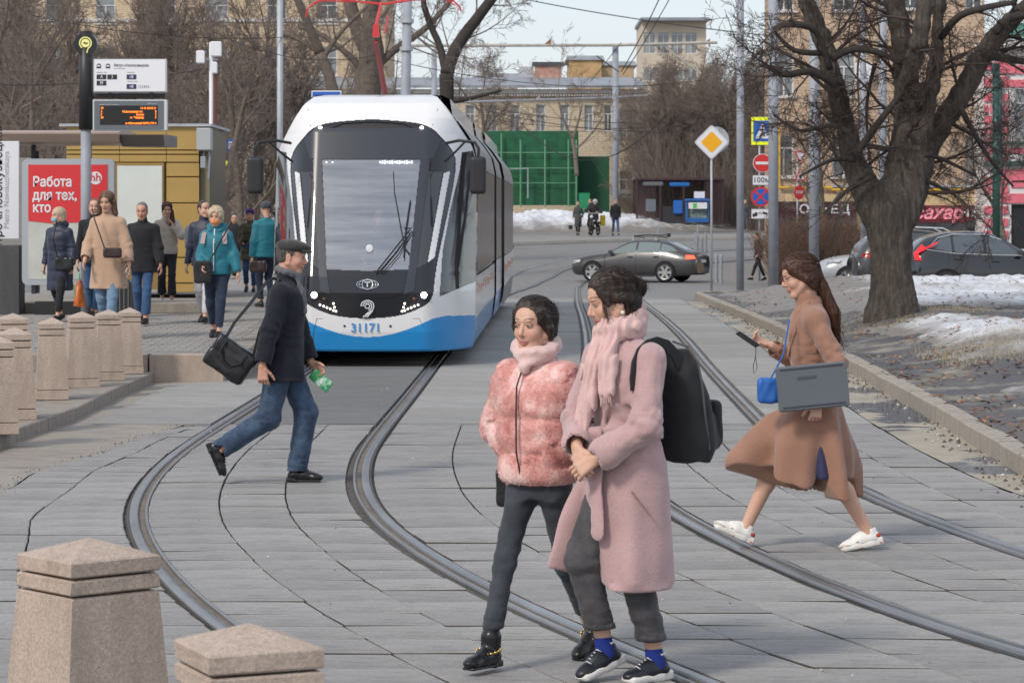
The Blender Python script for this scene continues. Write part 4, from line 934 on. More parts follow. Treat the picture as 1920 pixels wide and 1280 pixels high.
def chai(P,n=2):
    for _ in range(n): P=[q for i in range(len(P)) for q in ((P[i][0]*.75+P[(i+1)%len(P)][0]*.25,P[i][1]*.75+P[(i+1)%len(P)][1]*.25),(P[i][0]*.25+P[(i+1)%len(P)][0]*.75,P[i][1]*.25+P[(i+1)%len(P)][1]*.75))]
    return P
DARK=[(620,221)]+[q for q in chai(DARK[1:-1]+[(640,598),(640,221)],2) if q[0]>660]+[(620,598)]
DARK=[(600,221)]+sorted([q for q in DARK if q[0]>660 and q[1]<400],key=lambda q:q[0] if q[1]<300 else 900+q[1])+sorted([q for q in DARK if q[0]>660 and q[1]>=400],key=lambda q:q[1] if q[1]<560 else 2000-q[0])+[(600,598)]
BLUE=[(600,632),(688,632),(715,630),(740,625),(765,617),(790,607),(812,597),(835,592),(905,590),(905,720),(600,720)]
cen=lambda A:(A[:-1,:-1]+A[1:,1:]+A[:-1,1:]+A[1:,:-1])/4
fx,fz=cen(pxr),cen(pyr)
reg=np.zeros(fx.shape,int)
reg[inpoly(fx,fz,BLUE)]=1; reg[inpoly(fx,fz,DARK)]=2; reg[inpoly(fx,fz,CABW)]=6; reg[inpoly(fx,fz,SIDEG)]=5; reg[inpoly(fx,fz,STRIP)]=4; reg[inpoly(fx,fz,WIND)]=3; reg[inpoly(fx,fz,ARC)]=7
NRM=[]
def shell(name,ids,mats,dy,parent,thick=.03,side=0):
    q=grid(nu,nv); m=np.isin(reg.ravel(),ids)&((side==0)|(np.sign(cen(X).ravel())==side)); Q=q[m]; V=np.stack([X,Yv+dy,Z],-1).reshape(-1,3)
    used,inv=np.unique(Q.ravel(),return_inverse=True); Q=inv.reshape(-1,4); V=V[used]
    n=len(V); rim_on=thick>.01; V2=V+np.array((0,thick,0))
    E={}
    for f_ in Q:
        for i in range(4):
            a,b=f_[i],f_[(i+1)%4]; k_=(min(a,b),max(a,b)); E.setdefault(k_,[]).append((a,b))
    rim=[(b+n,a+n,a+2*n,b+2*n) for v in E.values() if len(v)==1 for a,b in v] if rim_on else []
    mi=[ids.index(r) for r in reg.ravel()[m]]+[0]*len(rim)
    if rim: Q=np.concatenate([Q,np.array(rim)]); V=np.concatenate([V,V,V2])
    o=mk(name,V,Q,mats,parent,True,midx=mi)
    if rim: sm_=np.ones(len(Q),bool); sm_[-len(rim):]=False; o.data.polygons.foreach_set('use_smooth',sm_)
    return o
body=shell('front_shell',[0,1],[twhite,tblue],0,tram); mask=shell('front_mask',[2],[tblack],.012,tram); shell('windscreen',[3],[tglass],.012,tram,.008); [(shell('pillar_trim',[4],[twhite],.006,tram,side=q_),shell('quarter_glass',[5],[tsglass],.018,tram,.01,side=q_),shell('cab_side_window',[6],[tsglass],.010,tram,.01,side=q_)) for q_ in (-1,1)]; shell('sensor_slot',[7],[mat('perforated_black',(.02,.018,.02),.6)],.03,mask)
# anthracite panel above the windscreen and pillars, as a separate skin
reg2=reg.copy(); top=inpoly(fx,fz,[(680,241),(775,240),(803,238),(828,262),(812,298),(680,298)]); reg[:]=0; reg[top]=8
shell('destination_panel',[8],[tdark],.006,mask,.012)
pil=inpoly(fx,fz,[(789,298),(801,298),(806,300),(776,545),(757,552),(766,505)]); reg[:]=0; reg[pil]=9; shell('windscreen_frame',[9],[tdark],.000,mask,.018)
hood=inpoly(fx,fz,[(680,511),(763,509),(757,545),(738,557),(680,561)]); reg[:]=0; reg[hood]=10; shell('hood_panel',[10],[tblack],.002,mask,.02)
lp=inpoly(fx,fz,[(757,590),(768,572),(790,548),(808,535),(810,558),(792,574)]); reg[:]=0; reg[lp]=11; [shell('headlight_glass',[11],[mat('headlamp_smoked',(.035,.037,.045),.08)],.004,mask,.012,side=q_) for q_ in (-1,1)]
reg[:]=reg2
def onf(px,py,dy=0):   # point on the nose for a photo pixel
    px0=px; s_=1 
    y=.3
    for _ in range(30):
        wy=TR.y+y; x=(px-960)/F*wy-TR.x-.018*y; z=HC-(py-YH)/F*wy; y=float(fy(np.array(x),np.array(z)))
    return V3((x,y-dy,z))
hl=mat('headlight_lit',(.95,.97,1),.3,emit=9); led=mat('running_light_led',(1,.93,.78),.3,emit=4)
for sgn in (-1,1):
    c=onf(688+107*1 if sgn>0 else 688-99,553,.012); c=onf(795 if sgn>0 else 589,553,.012)
    o=MB(); o.sphere((0,0,0),.040,12,8,(1,.35,1)); ho=o.build('headlight',hl,mask,True,loc=c)
    o=MB(); o.tube([(0,.01,0),(0,-.012,0)],.058,16); o.build('headlight_ring',tdark,ho,loc=(0,.01,0))
    c=onf(777 if sgn>0 else 608,561,.008); o=MB(); o.sphere((0,0,0),.026,10,6,(1,.3,1)); o.build('fog_lamp',mat('amber_dark',(.10,.04,.03),.2),mask,True,loc=c)
    for px,py in ((784,571.5),(777,574),(771,576.5),(765,579),(759,582),(754,583.5),(759,569),(757,576)):
        p_=px if sgn>0 else 1384-px; o=MB(); o.sphere((0,0,0),.0125,8,6,(1,.4,1)); o.build('led',led,mask,True,loc=onf(p_,py,.008))
    c=onf(791 if sgn>0 else 600.5,239.5,.02); o=MB(); o.sphere((0,0,0),.022,8,6,(1.2,.5,.8)); o.build('marker_light',led,mask,True,loc=c)
    # roof seam
    o=MB(); o.tube([onf(*q,dy=.001) for q in (((827,184),(821,205),(811,236)) if sgn>0 else ((572,183),(577,205),(582,237)))],.004,4); o.build('roof_seam',tdark,body)
    # mirrors
    mx=1.43*sgn; zc=2.42
    sd=Sdf(.02); sd.box((0,0,0),(.105,.07,.24),rd=.05); mo=part('mirror',sd,.014,M['blackpl'],tram); mo.location=(mx+(-.02 if sgn<0 else -.03),.30,2.44); 
    o=MB(); o.tube([(0,0,.2),(.01*sgn,.0,.34),(-.04*sgn,.03,.42),(-.25*sgn,.16,.45),(-.42*sgn,.35,.42)],.020,7); o.tube([(-.16*sgn,.1,.44),(-.30*sgn,.2,.30),(-.44*sgn,.38,.18)],.016,6); o.build('mirror_arm',M['blackpl'],mo)
text('fleet_number','31171',.155,tblue,body,onf(686,615,.012),align='CENTER',bold=.002)
for px in (646,732): o=MB(); o.tube([(0,.01,0),(0,-.008,0)],.016,10); o.build('bolt_cover',tdark,body,loc=onf(px,611,.0))
# seam of the removable number panel
o=MB(); o.tube([onf(*q,dy=.001) for q in ((593,597),(688,599),(786,597))],.003,4); o.tube([onf(*q,dy=.001) for q in ((594,597),(588,622),(586,640))],.003,4); o.tube([onf(*q,dy=.001) for q in ((786,597),(794,612))],.003,4); o.build('panel_seam',tdark,body)
silver=mat('chrome_emblem',(.75,.76,.78),.15,.9)
# emblem one: ring with T and globe lines
c=onf(689,533,.012); em=MB()
def ring(mb,cx,cz,rx,rz,r,a0=0,a1=2*PI,n=24,y=0): mb.tube([(cx+rx*math.cos(a0+(a1-a0)*i/n),y,cz+rz*math.sin(a0+(a1-a0)*i/n)) for i in range(n+1)],r,5)
ring(em,0,0,.068,.068,.007); ring(em,0,0,.140,.062,.0035); ring(em,0,0,.108,.062,.003,y=.002); em.tube([(-.14,0,0),(-.07,0,0)],.003,4); em.tube([(.07,0,0),(.14,0,0)],.003,4)
em.box((0,-.004,.028),(.075,.01,.016)); em.box((0,-.004,-.006),(.016,.01,.07)); em.build('round_emblem',silver,mask,loc=c,rot=(-.38,0,0))
c=onf(689,577,.014); em=MB(); 
for r_,a1 in ((.082,1.42*PI),(.056,1.42*PI),(.030,2*PI)): ring(em,0,.02,r_,r_*.9,.0075,-.42*PI,a1-.42*PI)
for o_ in (0,.028,.054): em.tube([(.030+.052*(o_/.054)-.012,0,-.055+.02*o_/.054),(-.055+o_,0,-.118)],.007,5)
em.build('transport_emblem',M['white'],mask,loc=c,rot=(-.05,0,0))
# wipers
mb=MB(); W=lambda px,py,d=.05: onf(px,py,d)
mb.tube([W(706,510,.05),W(738,470,.07),W(770,430,.07)],.011,6); mb.tube([W(714,510,.04),W(745,473,.05),W(771,436,.05)],.007,5); mb.tube([W(719,511,.04),W(750,473,.05),W(773,433,.05)],.006,5); mb.tube([W(758,428,.07),W(773,428,.07)],.008,5); mb.tube([W(770,377,.03),W(762,430,.035),W(758,484,.03)],.013,6); mb.build('wiper',M['black'],tram)
mb=MB(); mb.tube([W(738,322,.015),W(740,360,.015),W(752,425,.02),W(760,465,.02),W(769,476,.02)],.007,5); mb.build('wiper_hose',M['black'],tram)
ol=MB(); ol.tube([onf(693,468,.004)+V3((0,.01,0)),onf(693,468,.004)],.055,16); 
# cab interior seen through the glass
inn=mat('cab_interior_light',(.75,.77,.78),.7); 
mb=MB(); mb.box((0,2.6,1.9),(2.0,.05,2.0)); mb.build('cab_rear_wall',inn,tram)
mb=MB(); mb.box((0,1.6,1.05),(2.0,2.0,.06)); mb.box((0,.75,1.17),(1.5,.7,.20),bev=.03); mb.build('dashboard',mat('dashboard_grey',(.25,.255,.26),.6),tram)
mb=MB(); mb.box((0,2.0,2.9),(1.6,1.1,.05)); mb.build('cab_ceiling',inn,tram)
for x_ in (-.62,.42,-.15): mb=MB(); mb.cyl((x_,1.9,1.1),(x_,1.9,2.9),.022,6); mb.build('grab_pole',M['white'],tram)
ds=MB(); ds.box((.0,1.05,2.66),(1.3,.05,.20)); dso=ds.build('destination_display',mat('display_back',(.12,.13,.15),.3),tram)
dl=mat('display_led_white',(.9,.93,1),.3,emit=2.2)
mb=MB(); 
for i,x_ in enumerate(np.arange(.10,.52,.032)): mb.box((x_,.99,2.62),(.022,.01,.028+.01*(i%3)))
for i,x_ in enumerate(np.arange(.05,.42,.032)): mb.box((x_,.99,2.71),(.020,.01,.030))
for x_,z_ in ((-.58,2.70),(-.55,2.66),(-.60,2.62),(-.52,2.62),(-.49,2.66)): mb.box((x_,.99,z_),(.022,.01,.018))
mb.build('display_text',dl,dso,kind='stuff')
ol=MB(); ol.sphere((0,0,0),.052,14,8,(.9,.15,1)); ol.build('round_sticker',M['whitesign'],tram,loc=onf(693,466,.02))
# carriage sections
def sect(y0,y1,name,ang=0,xo=0,first=False,rear=False):
    s_=empty(name,(xo,0,0),0,parent=tram); s_.scale=(1.068,1,1); L=y1-y0
    def CS(za,zb,nm,mt):
        for sx in (1,-1):
            V=[];n_=12
            for i in range(n_):
                z=za+(zb-za)*i/(n_-1); w_=float(np.interp(z,WZ,WW)); V+=[(sx*(w_-.001)/1.068,float(fy(np.array(w_),np.array(z)))+.01,z),(sx*(w_+.0)/1.068,2.27,z)]
            mk(nm,V,[(2*i,2*i+1,2*i+3,2*i+2) for i in range(n_-1)],mt,s_)
    P=lambda prof,nm,mt,y0=y0: mk(nm,[(sx*x,y,z) for sx in (1,-1) for y in (y0,y1) for x,z in prof],[(k*2*len(prof)+i,k*2*len(prof)+i+1,k*2*len(prof)+len(prof)+i+1,k*2*len(prof)+len(prof)+i) for k in (0,1) for i in range(len(prof)-1)],mt,s_)
    ym=(y0+y1)/2
    if name=='front_section': CS(.57,1.12,'side_panel',twhite); CS(.2,.568,'skirt',tblue); CS(1.11,2.62,'cab_side',tsglass); CS(2.60,3.53,'cab_shoulder',twhite); P([(1.247,.57),(1.25,.62),(1.25,1.12)],'side_panel',twhite,2.27); P([(1.20,.2),(1.247,.568)],'skirt',tblue,2.27)
    else: P([(1.248,.60),(1.25,1.16)],'side_panel',twhite); P([(1.20,.2),(1.247,.598)],'skirt',tblue if name!='rear_section' else tgrey)
    P([(1.235,1.11),(1.235,2.62)],'window_band',tblack); P([(1.249,2.60),(1.248,2.66),(1.20,2.90),(1.06,3.12),(1.0,3.20)],'upper_panel',tgrey); P([(1.0,3.199),(.93,3.28),(.90,3.50),(.80,3.55),(0,3.562)],'roof',twhite)
    mb=MB(); mb.box((0,ym,.30),(2.2,L-.4,.35)); mb.build('underframe',M['dark'],s_)
    mb=MB(); mb.box((0,ym,1.15),(2.36,L-.05,.06)); mb.build('floor',M['dark'],s_)
    for yy_ in ((y0+.01,y1-.01) if not name=='front_section' else (y1-.01,)):
        mb=MB(); mb.prism([(-1.2,.35),(1.2,.35),(1.23,1.0),(1.23,2.6),(.98,3.15),(.83,3.47),(-.83,3.47),(-.98,3.15),(-1.23,2.6),(-1.23,1.0)],-.01,.01); mb.build('end_wall',tdark,s_,loc=(0,yy_,0))
    n=max(1,int(round((L-.4)/1.45))); w_=(L-.3)/n
    for sx in (1,-1):
        for i in range(n):
            yy_=y0+.15+w_*(i+.5); mb=MB(); mb.box((0,0,0),(.012,w_-.07,1.42),bev=.004); mb.build('side_window' if i%3!=1 else 'door',tband,s_,loc=(sx*1.244,yy_,1.88))
    for yb in ((y0+2.2,) if name=='front_section' else ((y1-2.2,) if rear else (ym,))):
        for yo in (-.9,.9):
            for sx in (1,-1): mb=MB(); mb.cyl((sx*.70,yb+yo,.31),(sx*.83,yb+yo,.31),.31,18); mb.build('wheel',mat('wheel_steel_dark',(.06,.055,.05),.5,.5),s_)
    return s_
s1=sect(2.25,11.6,'front_section'); s2=sect(12.0,16.2,'middle_section',xo=.02); s3=sect(16.6,26.3,'rear_section',rear=True,xo=.06)
for ya,yb in ((11.55,12.05),(16.15,16.65)): 
    for k in range(5): mb=MB(); mb.prism([(-1.16,.4),(1.16,.4),(1.18,2.6),(.95,3.1),(.85,3.38),(-.85,3.38),(-.95,3.1),(-1.18,2.6)],-.04,.04); mb.build('bellows_fold',M['dark'],tram,loc=(.03,ya+.05+k*.1,0))
orange=mat('orange_print',(.75,.22,.08),.5)
for i in range(26):
    y_=2.3+i*.92; mb=MB(); k_=i%4
    if 11.3<y_<12.2 or 16<y_<16.8: continue
    if k_==0: mb.box((0,0,.0),(.006,.05,.16)); mb.sphere((0,0,.12),.04,8,5,(.1,1,1))
    elif k_==1: mb.sphere((0,0,0),.075,8,5,(.06,1,1)); mb.box((0,.0,-.11),(.006,.04,.08))
    elif k_==2: mb.box((0,0,.05),(.006,.16,.05)); mb.box((0,0,-.04),(.006,.05,.14))
    else: mb.sphere((0,.04,.05),.04,8,5,(.1,1,1)); mb.sphere((0,-.04,-.05),.05,8,5,(.1,1,1))
    o_=mb.build('side_ornament',orange,tram,loc=(1.340+.06*(y_>16),y_,.92+.04*(i%2))); o_.scale=(1,.6,.62)
# bow coloured pantograph, red
pr_=mat('pantograph_red',(.55,.03,.03),.4); pd=mat('pantograph_dark_red',(.20,.012,.015),.5)
zr=3.47; py_=3.4
q=lambda px,py,dd=0: V3((wx(px,TR.y+py_+dd)-TR.x-.018*py_,py_+dd,wz(py,TR.y+py_+dd)))
def hub(): pass
pg=MB(); pg.tube([q(719,176,1.3),q(704,78)],[.045,.035],6); pg.build('pantograph_lower_arm',pd,tram)
pg=MB(); pg.box(tuple(q(705,58)),(.10,.10,.18),taper=.7); pg.tube([q(705,50),q(713,6,.8)],[.028,.020],6); pg.build('pantograph_upper_arm',pr_,tram)
pg=MB(); pg.tube([q(572,32,.8),q(574,18,.8),q(586,6,.8),q(610,-4,.8),q(680,5,.8),q(716,9,.8),q(748,4,.8),q(820,-6,.8),q(848,2,.8),q(860,14,.8),q(863,22,.8)],.014,6); pg.tube([q(586,8,1.1),q(600,2,1.1),q(680,4,1.1),q(716,7,1.1),q(748,2,1.1),q(830,-2,1.1),q(850,10,1.1)],.010,6); pg.build('contact_bow',pr_,tram)
pg=MB(); pg.tube([q(721,62),q(727,30,.5)],.014,5); pg.build('pantograph_spring_rod',pr_,tram)
for y_ in (8.0,18,22): mb=MB(); mb.box((0,y_,3.50),(1.2,2.2,.12),bev=.04); mb.build('roof_unit',twhite,tram)
dpos=TR+V3((.09,1.35,1.08)); f=Fig(1.7,False,lw=(.35,.2,1.0),rw=(.35,-.2,1.0))
# ---------------------------------------------------------------- the four people crossing in front
clothmat('mauve_wool',(.50,.325,.325),.10,6,130,.95,.5,.7); clothmat('camel_wool',(.315,.165,.112),.10,5,140,.85,.3,.6); clothmat('navy_wool',(.009,.010,.020),.2,4,160,.95,.08,.5)
clothmat('jean_blue',(.022,.045,.095),.35,9,160,.85,.1,c2=(.075,.13,.22)); clothmat('jean_dark',(.030,.036,.048),.3,7,300,.85,.1,c2=(.06,.07,.085)); clothmat('jean_charcoal',(.045,.043,.048),.35,7,300,.85,.1,c2=(.12,.115,.12))
m,t,b=newmat('pink_plush'); n1=noise(t,7,4,.6); n2=noise(t,90,3,.8); c=ramp(t,n1,[(.36,(.50,.18,.155)),(.5,(.70,.34,.31)),(.62,(.88,.62,.58))]); c=mixnode(t,ramp(t,n2,[(.45,0.0),(.8,.45)]),c,(.82,.56,.52)); t.links.new(c,b.inputs['Base Color']); b.inputs['Roughness'].default_value=.9; b.inputs['Sheen Weight'].default_value=.9; b.inputs['Sheen Roughness'].default_value=.35; b.inputs['Sheen Tint'].default_value=(1,.75,.72,1); bumpn(t,b,n2,.5,.01); M['pink_plush']=m  # pale and deep pink patches carry the plush sheen painted into the colour
clothmat('scarf_pink',(.68,.46,.44),.08,6,160,.95,.4,.5); clothmat('snood',(.70,.50,.47),.08,6,160,.95,.5); clothmat('blackcloth',(.014,.014,.016),.2,5,200,.8,.1); clothmat('grey_scarf',(.12,.125,.14),.15,8,120,.95,.2,.6); clothmat('capwool',(.035,.033,.033),.3,30,160,.95,.2,.5)
clothmat('navydress',(.018,.018,.075),.15,5,200,.6,.1); clothmat('satin',(.33,.20,.17),.4,9,200,.25,.0); M['leather']=mat('black_leather',(.010,.010,.012),.28,nz=.2,ns=9,bump=.12,bs=40); M['sole_white']=mat('white_rubber_sole',(.72,.70,.66),.6,nz=.06,ns=20); M['gold']=mat('gold_chain',(.75,.5,.18),.25,1)
M['dleather']=mat('dark_brown_leather',(.035,.018,.018),.35,nz=.2,ns=9)
G1='people crossing the tram tracks'
# --- woman in pink plush jacket
f=Fig(1.585,True,hip=(0,0),drop=.035,lean=.02,ra=(.30,0),la=(-.30,.035),lt=-.30,rt=.03,ro=.03,lw=(.05,.105,.905),rw=(.05,-.105,.91),lpole=(-1.0,.9,-.2),rpole=(-.8,-1.1,-.1),look=(.04,.01,.0))
YA=R(-90-36)
p=person('person',(.115,11.45,0),YA,f,'woman in a pink plush puffer jacket with both hands in her pockets',G1,lod=0,hands={'l':False,'r':False},brow=(.05,.03,.025),lip=(.50,.20,.17))
trousers(f,M['jean_dark'],p,0,wid=.92,hem=(.08,.08),hemr=.046,thigh=.084,knee=.055)
jacket(f,M['pink_plush'],p,'jacket',hem=.775,lod=0,chest=(.150,.195),waist=(.158,.20),hips=(.150,.19),hemr=(.128,.165),pocket=True,slv=(.086,.088,.060),collar=.07,collar_r=.085,puff=.015,puffs=6.6,fold=.005,sh=.080,sleeve_len=1.0)
fuzz([o for o in p.children if o.name.startswith('jacket')][0],M['pink_plush'],16000,ln=.0042)
sd=Sdf(.02)
for i in range(12):
    a=2*PI*i/12; b_=2*PI*(i+1)/12; q=lambda a:f.neck+V3((.012+.072*math.cos(a),.074*math.sin(a),.055+.018*math.cos(a+2.5)-.015*math.cos(a)))
    sd.cone(q(a),q(b_),.032+.006*math.sin(3*a),.032+.006*math.sin(3*(a+.52)))
sd.cone(f.neck+V3((.085,0,.03)),f.neck+V3((.11,.01,-.035)),.034,.022)
sd.disp=lambda p_: .005*wav(p_,32,3,(1,1,2.2))
part('snood',sd,.006,M['snood'],p)
mb=MB(); zp=[(f.hip.x+.13,0,.80),(f.waist.x+.162,0,.92),(f.chest.x+.160,0,1.08),(f.chest.x+.155,.0,1.2),(f.neck.x+.092,0,1.30)]
mb.tube([V3(q)+V3((.006,.004,0)) for q in zp],.004,5); mb.build('zip',M['dleather'],p)
hair(f,'hair_dark',p,0,'back',extra=lambda sd,E,Cn,H:(E(-.02,-.01,.092,.080,.074,.050),E(-.05,0,.04,.080,.088,.08),Cn((.035,.062,.07),(.005,.084,.0),.022,.020),Cn((.035,-.062,.07),(.005,-.084,.0),.022,.020),Cn((.005,.084,.0),(-.02,.078,-.05),.020,.014),Cn((.005,-.084,.0),(-.02,-.078,-.05),.020,.014),E(-.075,0,-.045,.045,.062,.050)),strands=[((-.02,0,.12),(.03,.02,.135),(.06,.04,.115),12,.010),((-.05,.03,.11),(-.09,.04,.10),(-.115,.05,.05),12,.010)])
for s_ in 'lr':
    o=shoe(f,s_,p,'ankleboot',[M['leather'],M['black']],0); A=f.al if s_=='l' else f.ar; tp=f.lt if s_=='l' else f.rt; mb=MB()
    d=V3((math.cos(tp),0,math.sin(tp))); u=V3((-math.sin(tp),0,math.cos(tp)))
    for i in range(16):
        a=2*PI*i/16; b_=2*PI*(i+.75)/16; q=lambda a:A+d*(.008+.055*math.cos(a))+V3((0,.052*math.sin(a),0))+u*(-.005-.012*math.cos(a)); mb.tube([q(a),q(b_)],.005,6)
    mb.build('ankle_chain',M['gold'],o,True)
hb=empty('handbag',p.location+Matrix.Rotation(YA,3,'Z')@V3((-.13,-.20,.74)),YA,'small black handbag hanging behind the woman in the pink jacket','handbag')
sd=Sdf(.02); sd.box((0,0,0),(.12,.045,.085),rd=.02); sd.disp=lambda p_: .004*wav(p_,18,2); part('bag_body',sd,.01,M['leather'],hb)
strap('strap',[(.06,-.01,.07),(.04,-.015,.22),(.10,.03,.42),(.14,.075,.54),(.10,.10,.57),(.03,.08,.5)],.016,M['leather'],hb,up=(0,1,0))
# --- woman in mauve coat
f=Fig(1.70,True,drop=.015,lean=.03,la=(-.09,0),ra=(.06,.045),rt=-.26,lt=0,lw=(.225,.070,.935),rw=(.235,-.045,.975),lpole=(-.6,1,-.3),rpole=(-.5,-1,-.3),look=(-.42,.24,.0),ro=.02)
YB=R(-90-50)
p=person('person',(.475,11.05,0),YB,f,'woman in a long mauve belted coat with a black backpack and clasped hands',G1,lod=0,brow=(.04,.025,.02),lip=(.42,.13,.12),fat=1.05,
  hands={'l':dict(d=(.55,-.55,-.50),n=(-.5,-.5,-.3),t=(0,-.2,1),c=.75),'r':dict(d=(.30,.55,-.72),n=(-.9,0,-.4),t=(.2,.5,.9),c=.6)},bare=True)
trousers(f,M['jean_charcoal'],p,0,wid=.98,hem=(.085,.085),hemr=.062,thigh=.090,knee=.072)
for A,K in ((f.al,f.kl),(f.ar,f.kr)):
    d=(K-A).normalized(); sd=Sdf(.005); sd.cone(A+d*.088,A+d*.128,.0655,.067); sd.box(A+d*.0,(.1,.1,.085),rot=basis((1,0,0),tuple(d)),rd=0,op=1,k=.003); sd.box(A+d*.222,(.1,.1,.1),rot=basis((1,0,0),tuple(d)),rd=0,op=1,k=.003); sd.disp=lambda p_: .002*wav(p_,50,2); part('rolled_hem',sd,.007,M['jean_charcoal'],p)
    sd=Sdf(.005); sd.cone(A+V3((0,0,-.02)),A+d*.045,.042,.037); part('sock',sd,.007,mat('blue_black_sock',(.01,.03,.22),.9),p)
    sw=MB(); sw.prism([(-.018,.004),(-.010,-.006),(.022,.010),(-.008,.002)],-.003,.001); sw.build('emblem',M['white'],p,loc=A+V3((-.002,.041,.030)),rot=(0,0,PI)) 
def cut(sd):
    sd.cone((f.hip.x+.20,-.02,.86),(f.hip.x+.27,-.03,.30),.004,.165,k=.02,op=1)
    # left-hand coat flap swinging forward
    sd.stack([(.86,.05,-.13,.06,.06,-.5),(.70,.09,-.165,.10,.045,-.5),(.42,.155,-.20,.17,.030,-.45)],k=.02); sd.box((.10,-.2,.36),(.3,.2,.055),rot=basis((1,0,.22)),rd=0,k=.005,op=1)
    # turned-back cuffs
    for E,W in ((f.el,f.wl),(f.er,f.wr)):
        d=(W-E).normalized(); sd.cone(E+d*.145,E+d*.20,.064,.066,k=.006)
        sd.cone(E+d*.20,E+d*.28,.045,.05,k=.004,op=1)
    # lapel
    sd.chain([f.neck+V3((.07,.05,-.04)),V3((f.chest.x+.128,.055,f.chest.z-.02)),V3((f.waist.x+.13,.005,f.waist.z+.04))],[.022,.024,.012],k=.008)
cj=jacket(f,M['mauve_wool'],p,'coat',hem=.385,lod=0,chest=(.135,.172),waist=(.118,.146),hips=(.150,.186),hemr=(.172,.20),slv=(.066,.060,.056),collar=.045,collar_r=.078,fold=.0058,sh=.066,sleeve_len=.83,extra=cut,belt=f.waist.z+.005,seed=2,wr=1)
mb=MB(); mb.tube([V3((f.hip.x+.115,.155,.80)),V3((f.hip.x+.05,.200,.70))],.004,5); mb.build('pocket_welt',mat('mauve_seam',(.30,.18,.175),.9),p)
sd=Sdf(.005); sd.stack([(f.waist.z-.024,f.waist.x,0,.118*f.k+.020,.146*f.k+.020),(f.waist.z+.026,f.waist.x,0,.118*f.k+.020,.146*f.k+.020)],pw=2.25); sd.disp=lambda p_: .003*wav(p_,26,5,(.5,.5,2.5)); part('belt_band',sd,.007,M['mauve_wool'],p)
# belt knot and tails
sd=Sdf(.012); kx=f.waist.x+.138; kz=f.waist.z
sd.ell((kx+.012,-.02,kz),(.026,.03,.026)); sd.chain([(kx+.02,-.03,kz+.005),(kx+.05,-.085,kz+.035),(kx+.035,-.11,kz+.005),(kx+.02,-.05,kz-.01)],[.013,.016,.016,.012])
for a in (((kx+.015,-.02,kz),(kx+.045,.015,kz-.16),(kx+.050,.035,kz-.40)),((kx+.01,-.01,kz),(kx+.03,-.04,kz-.10),(kx+.02,-.05,kz-.17))): sd.chain(a,[.018,.030,.036],flat=.3,n=(1,.1,0))
sd.disp=lambda p_: .002*wav(p_,40,2); part('belt',sd,.006,M['mauve_wool'],p)
# scarf
sd=Sdf(.018)
for j,(rr_,zz) in enumerate(((.078,.025),(.084,.060),(.072,.09))):
    for i in range(12):
        q=lambda a:f.neck+V3((.015+rr_*1.05*math.cos(a),rr_*1.0*math.sin(a),zz+.014*math.sin(2*a+j)-.03*math.cos(a)))
        a=2*PI*i/12; sd.cone(q(a),q(a+.5236),.022,.022)
sd.chain([f.neck+V3((.09,-.03,.02)),f.neck+V3((.135,-.045,-.12)),f.neck+V3((.155,-.05,-.26)),f.neck+V3((.175,-.085,-.40))],[.036,.042,.040,.030],flat=.5,n=(1,0,0)); sd.chain([f.neck+V3((.09,.03,.02)),f.neck+V3((.135,.045,-.10)),f.neck+V3((.150,.06,-.21))],[.036,.045,.034],flat=.5,n=(1,0,0))
sd.disp=lambda p_: .005*np.sin(p_[:,1]*190+3*wav(p_,14,3))+.003*wav(p_,40,6)
sc_=part('scarf',sd,.0058,M['scarf_pink'],p)
mb=MB()
for i in range(26):
    b0=f.neck+V3((.178,-.085+(i-13)*.0045,-.415)) if i<16 else f.neck+V3((.155,.06+(i-21)*.007,-.235)); mb.tube([b0,b0+V3((rng.uniform(-.008,.008),rng.uniform(-.008,.008),-rng.uniform(.02,.045)))],[.0025,.0015],3)
mb.build('fringe',M['scarf_pink'],sc_)
hair(f,'hair_dark',p,0,'back',extra=lambda sd,E,Cn,H:(E(-.118,.0,.030,.046,.040,.044,k=.006),E(-.115,0,.035,.030,.044,.03),E(-.01,0,.075,.09,.078,.07),Cn((.055,.052,.062),(.040,.074,.0),.017,.010),Cn((.060,-.045,.066),(.055,-.070,-.01),.014,.006),Cn((.0,.078,.02),(-.05,.078,.0),.022,.02)),strands=[((.05,.06,.07),(.062,.078,-.02),(.05,.075,-.09),16,.010),((-.12,0,.06),(-.155,0,.05),(-.16,.01,.01),14,.010),((.0,.0,.13),(-.06,.02,.13),(-.11,.02,.09),12,.008),((-.05,.07,-.02),(-.06,.08,-.06),(-.05,.07,-.10),12,.012)])
for s_ in 'lr': shoe(f,s_,p,'sneaker',[mat('black_shoe_leather',(.012,.014,.020),.4,bump=.1,bs=30),M['white'],M['sole_white']],0,sole_mat=M['sole_white'])
mb=MB(); mb.sphere(tuple(f.H(-.005,.094,-.046)),.009,8,6); mb.build('earring',mat('pearl',(.75,.7,.62),.2),p,True)
bp=empty('backpack',p.location+Matrix.Rotation(YB,3,'Z')@V3((-.235,.03,1.15)),YB,'black fabric backpack worn by the woman in the mauve coat','backpack')
sd=Sdf(.04); sd.stack([(-.255,-.035,0,.085,.14),(-.16,-.045,0,.115,.16),(0,-.025,0,.105,.15),(.13,0,0,.08,.135),(.22,.025,0,.05,.10)],pw=2.8); sd.box((-.16,0,-.13),(.035,.11,.08),rd=.03); sd.disp=lambda p_: .007*wav(p_,11,3)+.003*wav(p_,30,5)
part('pack_body',sd,.009,M['blackcloth'],bp)
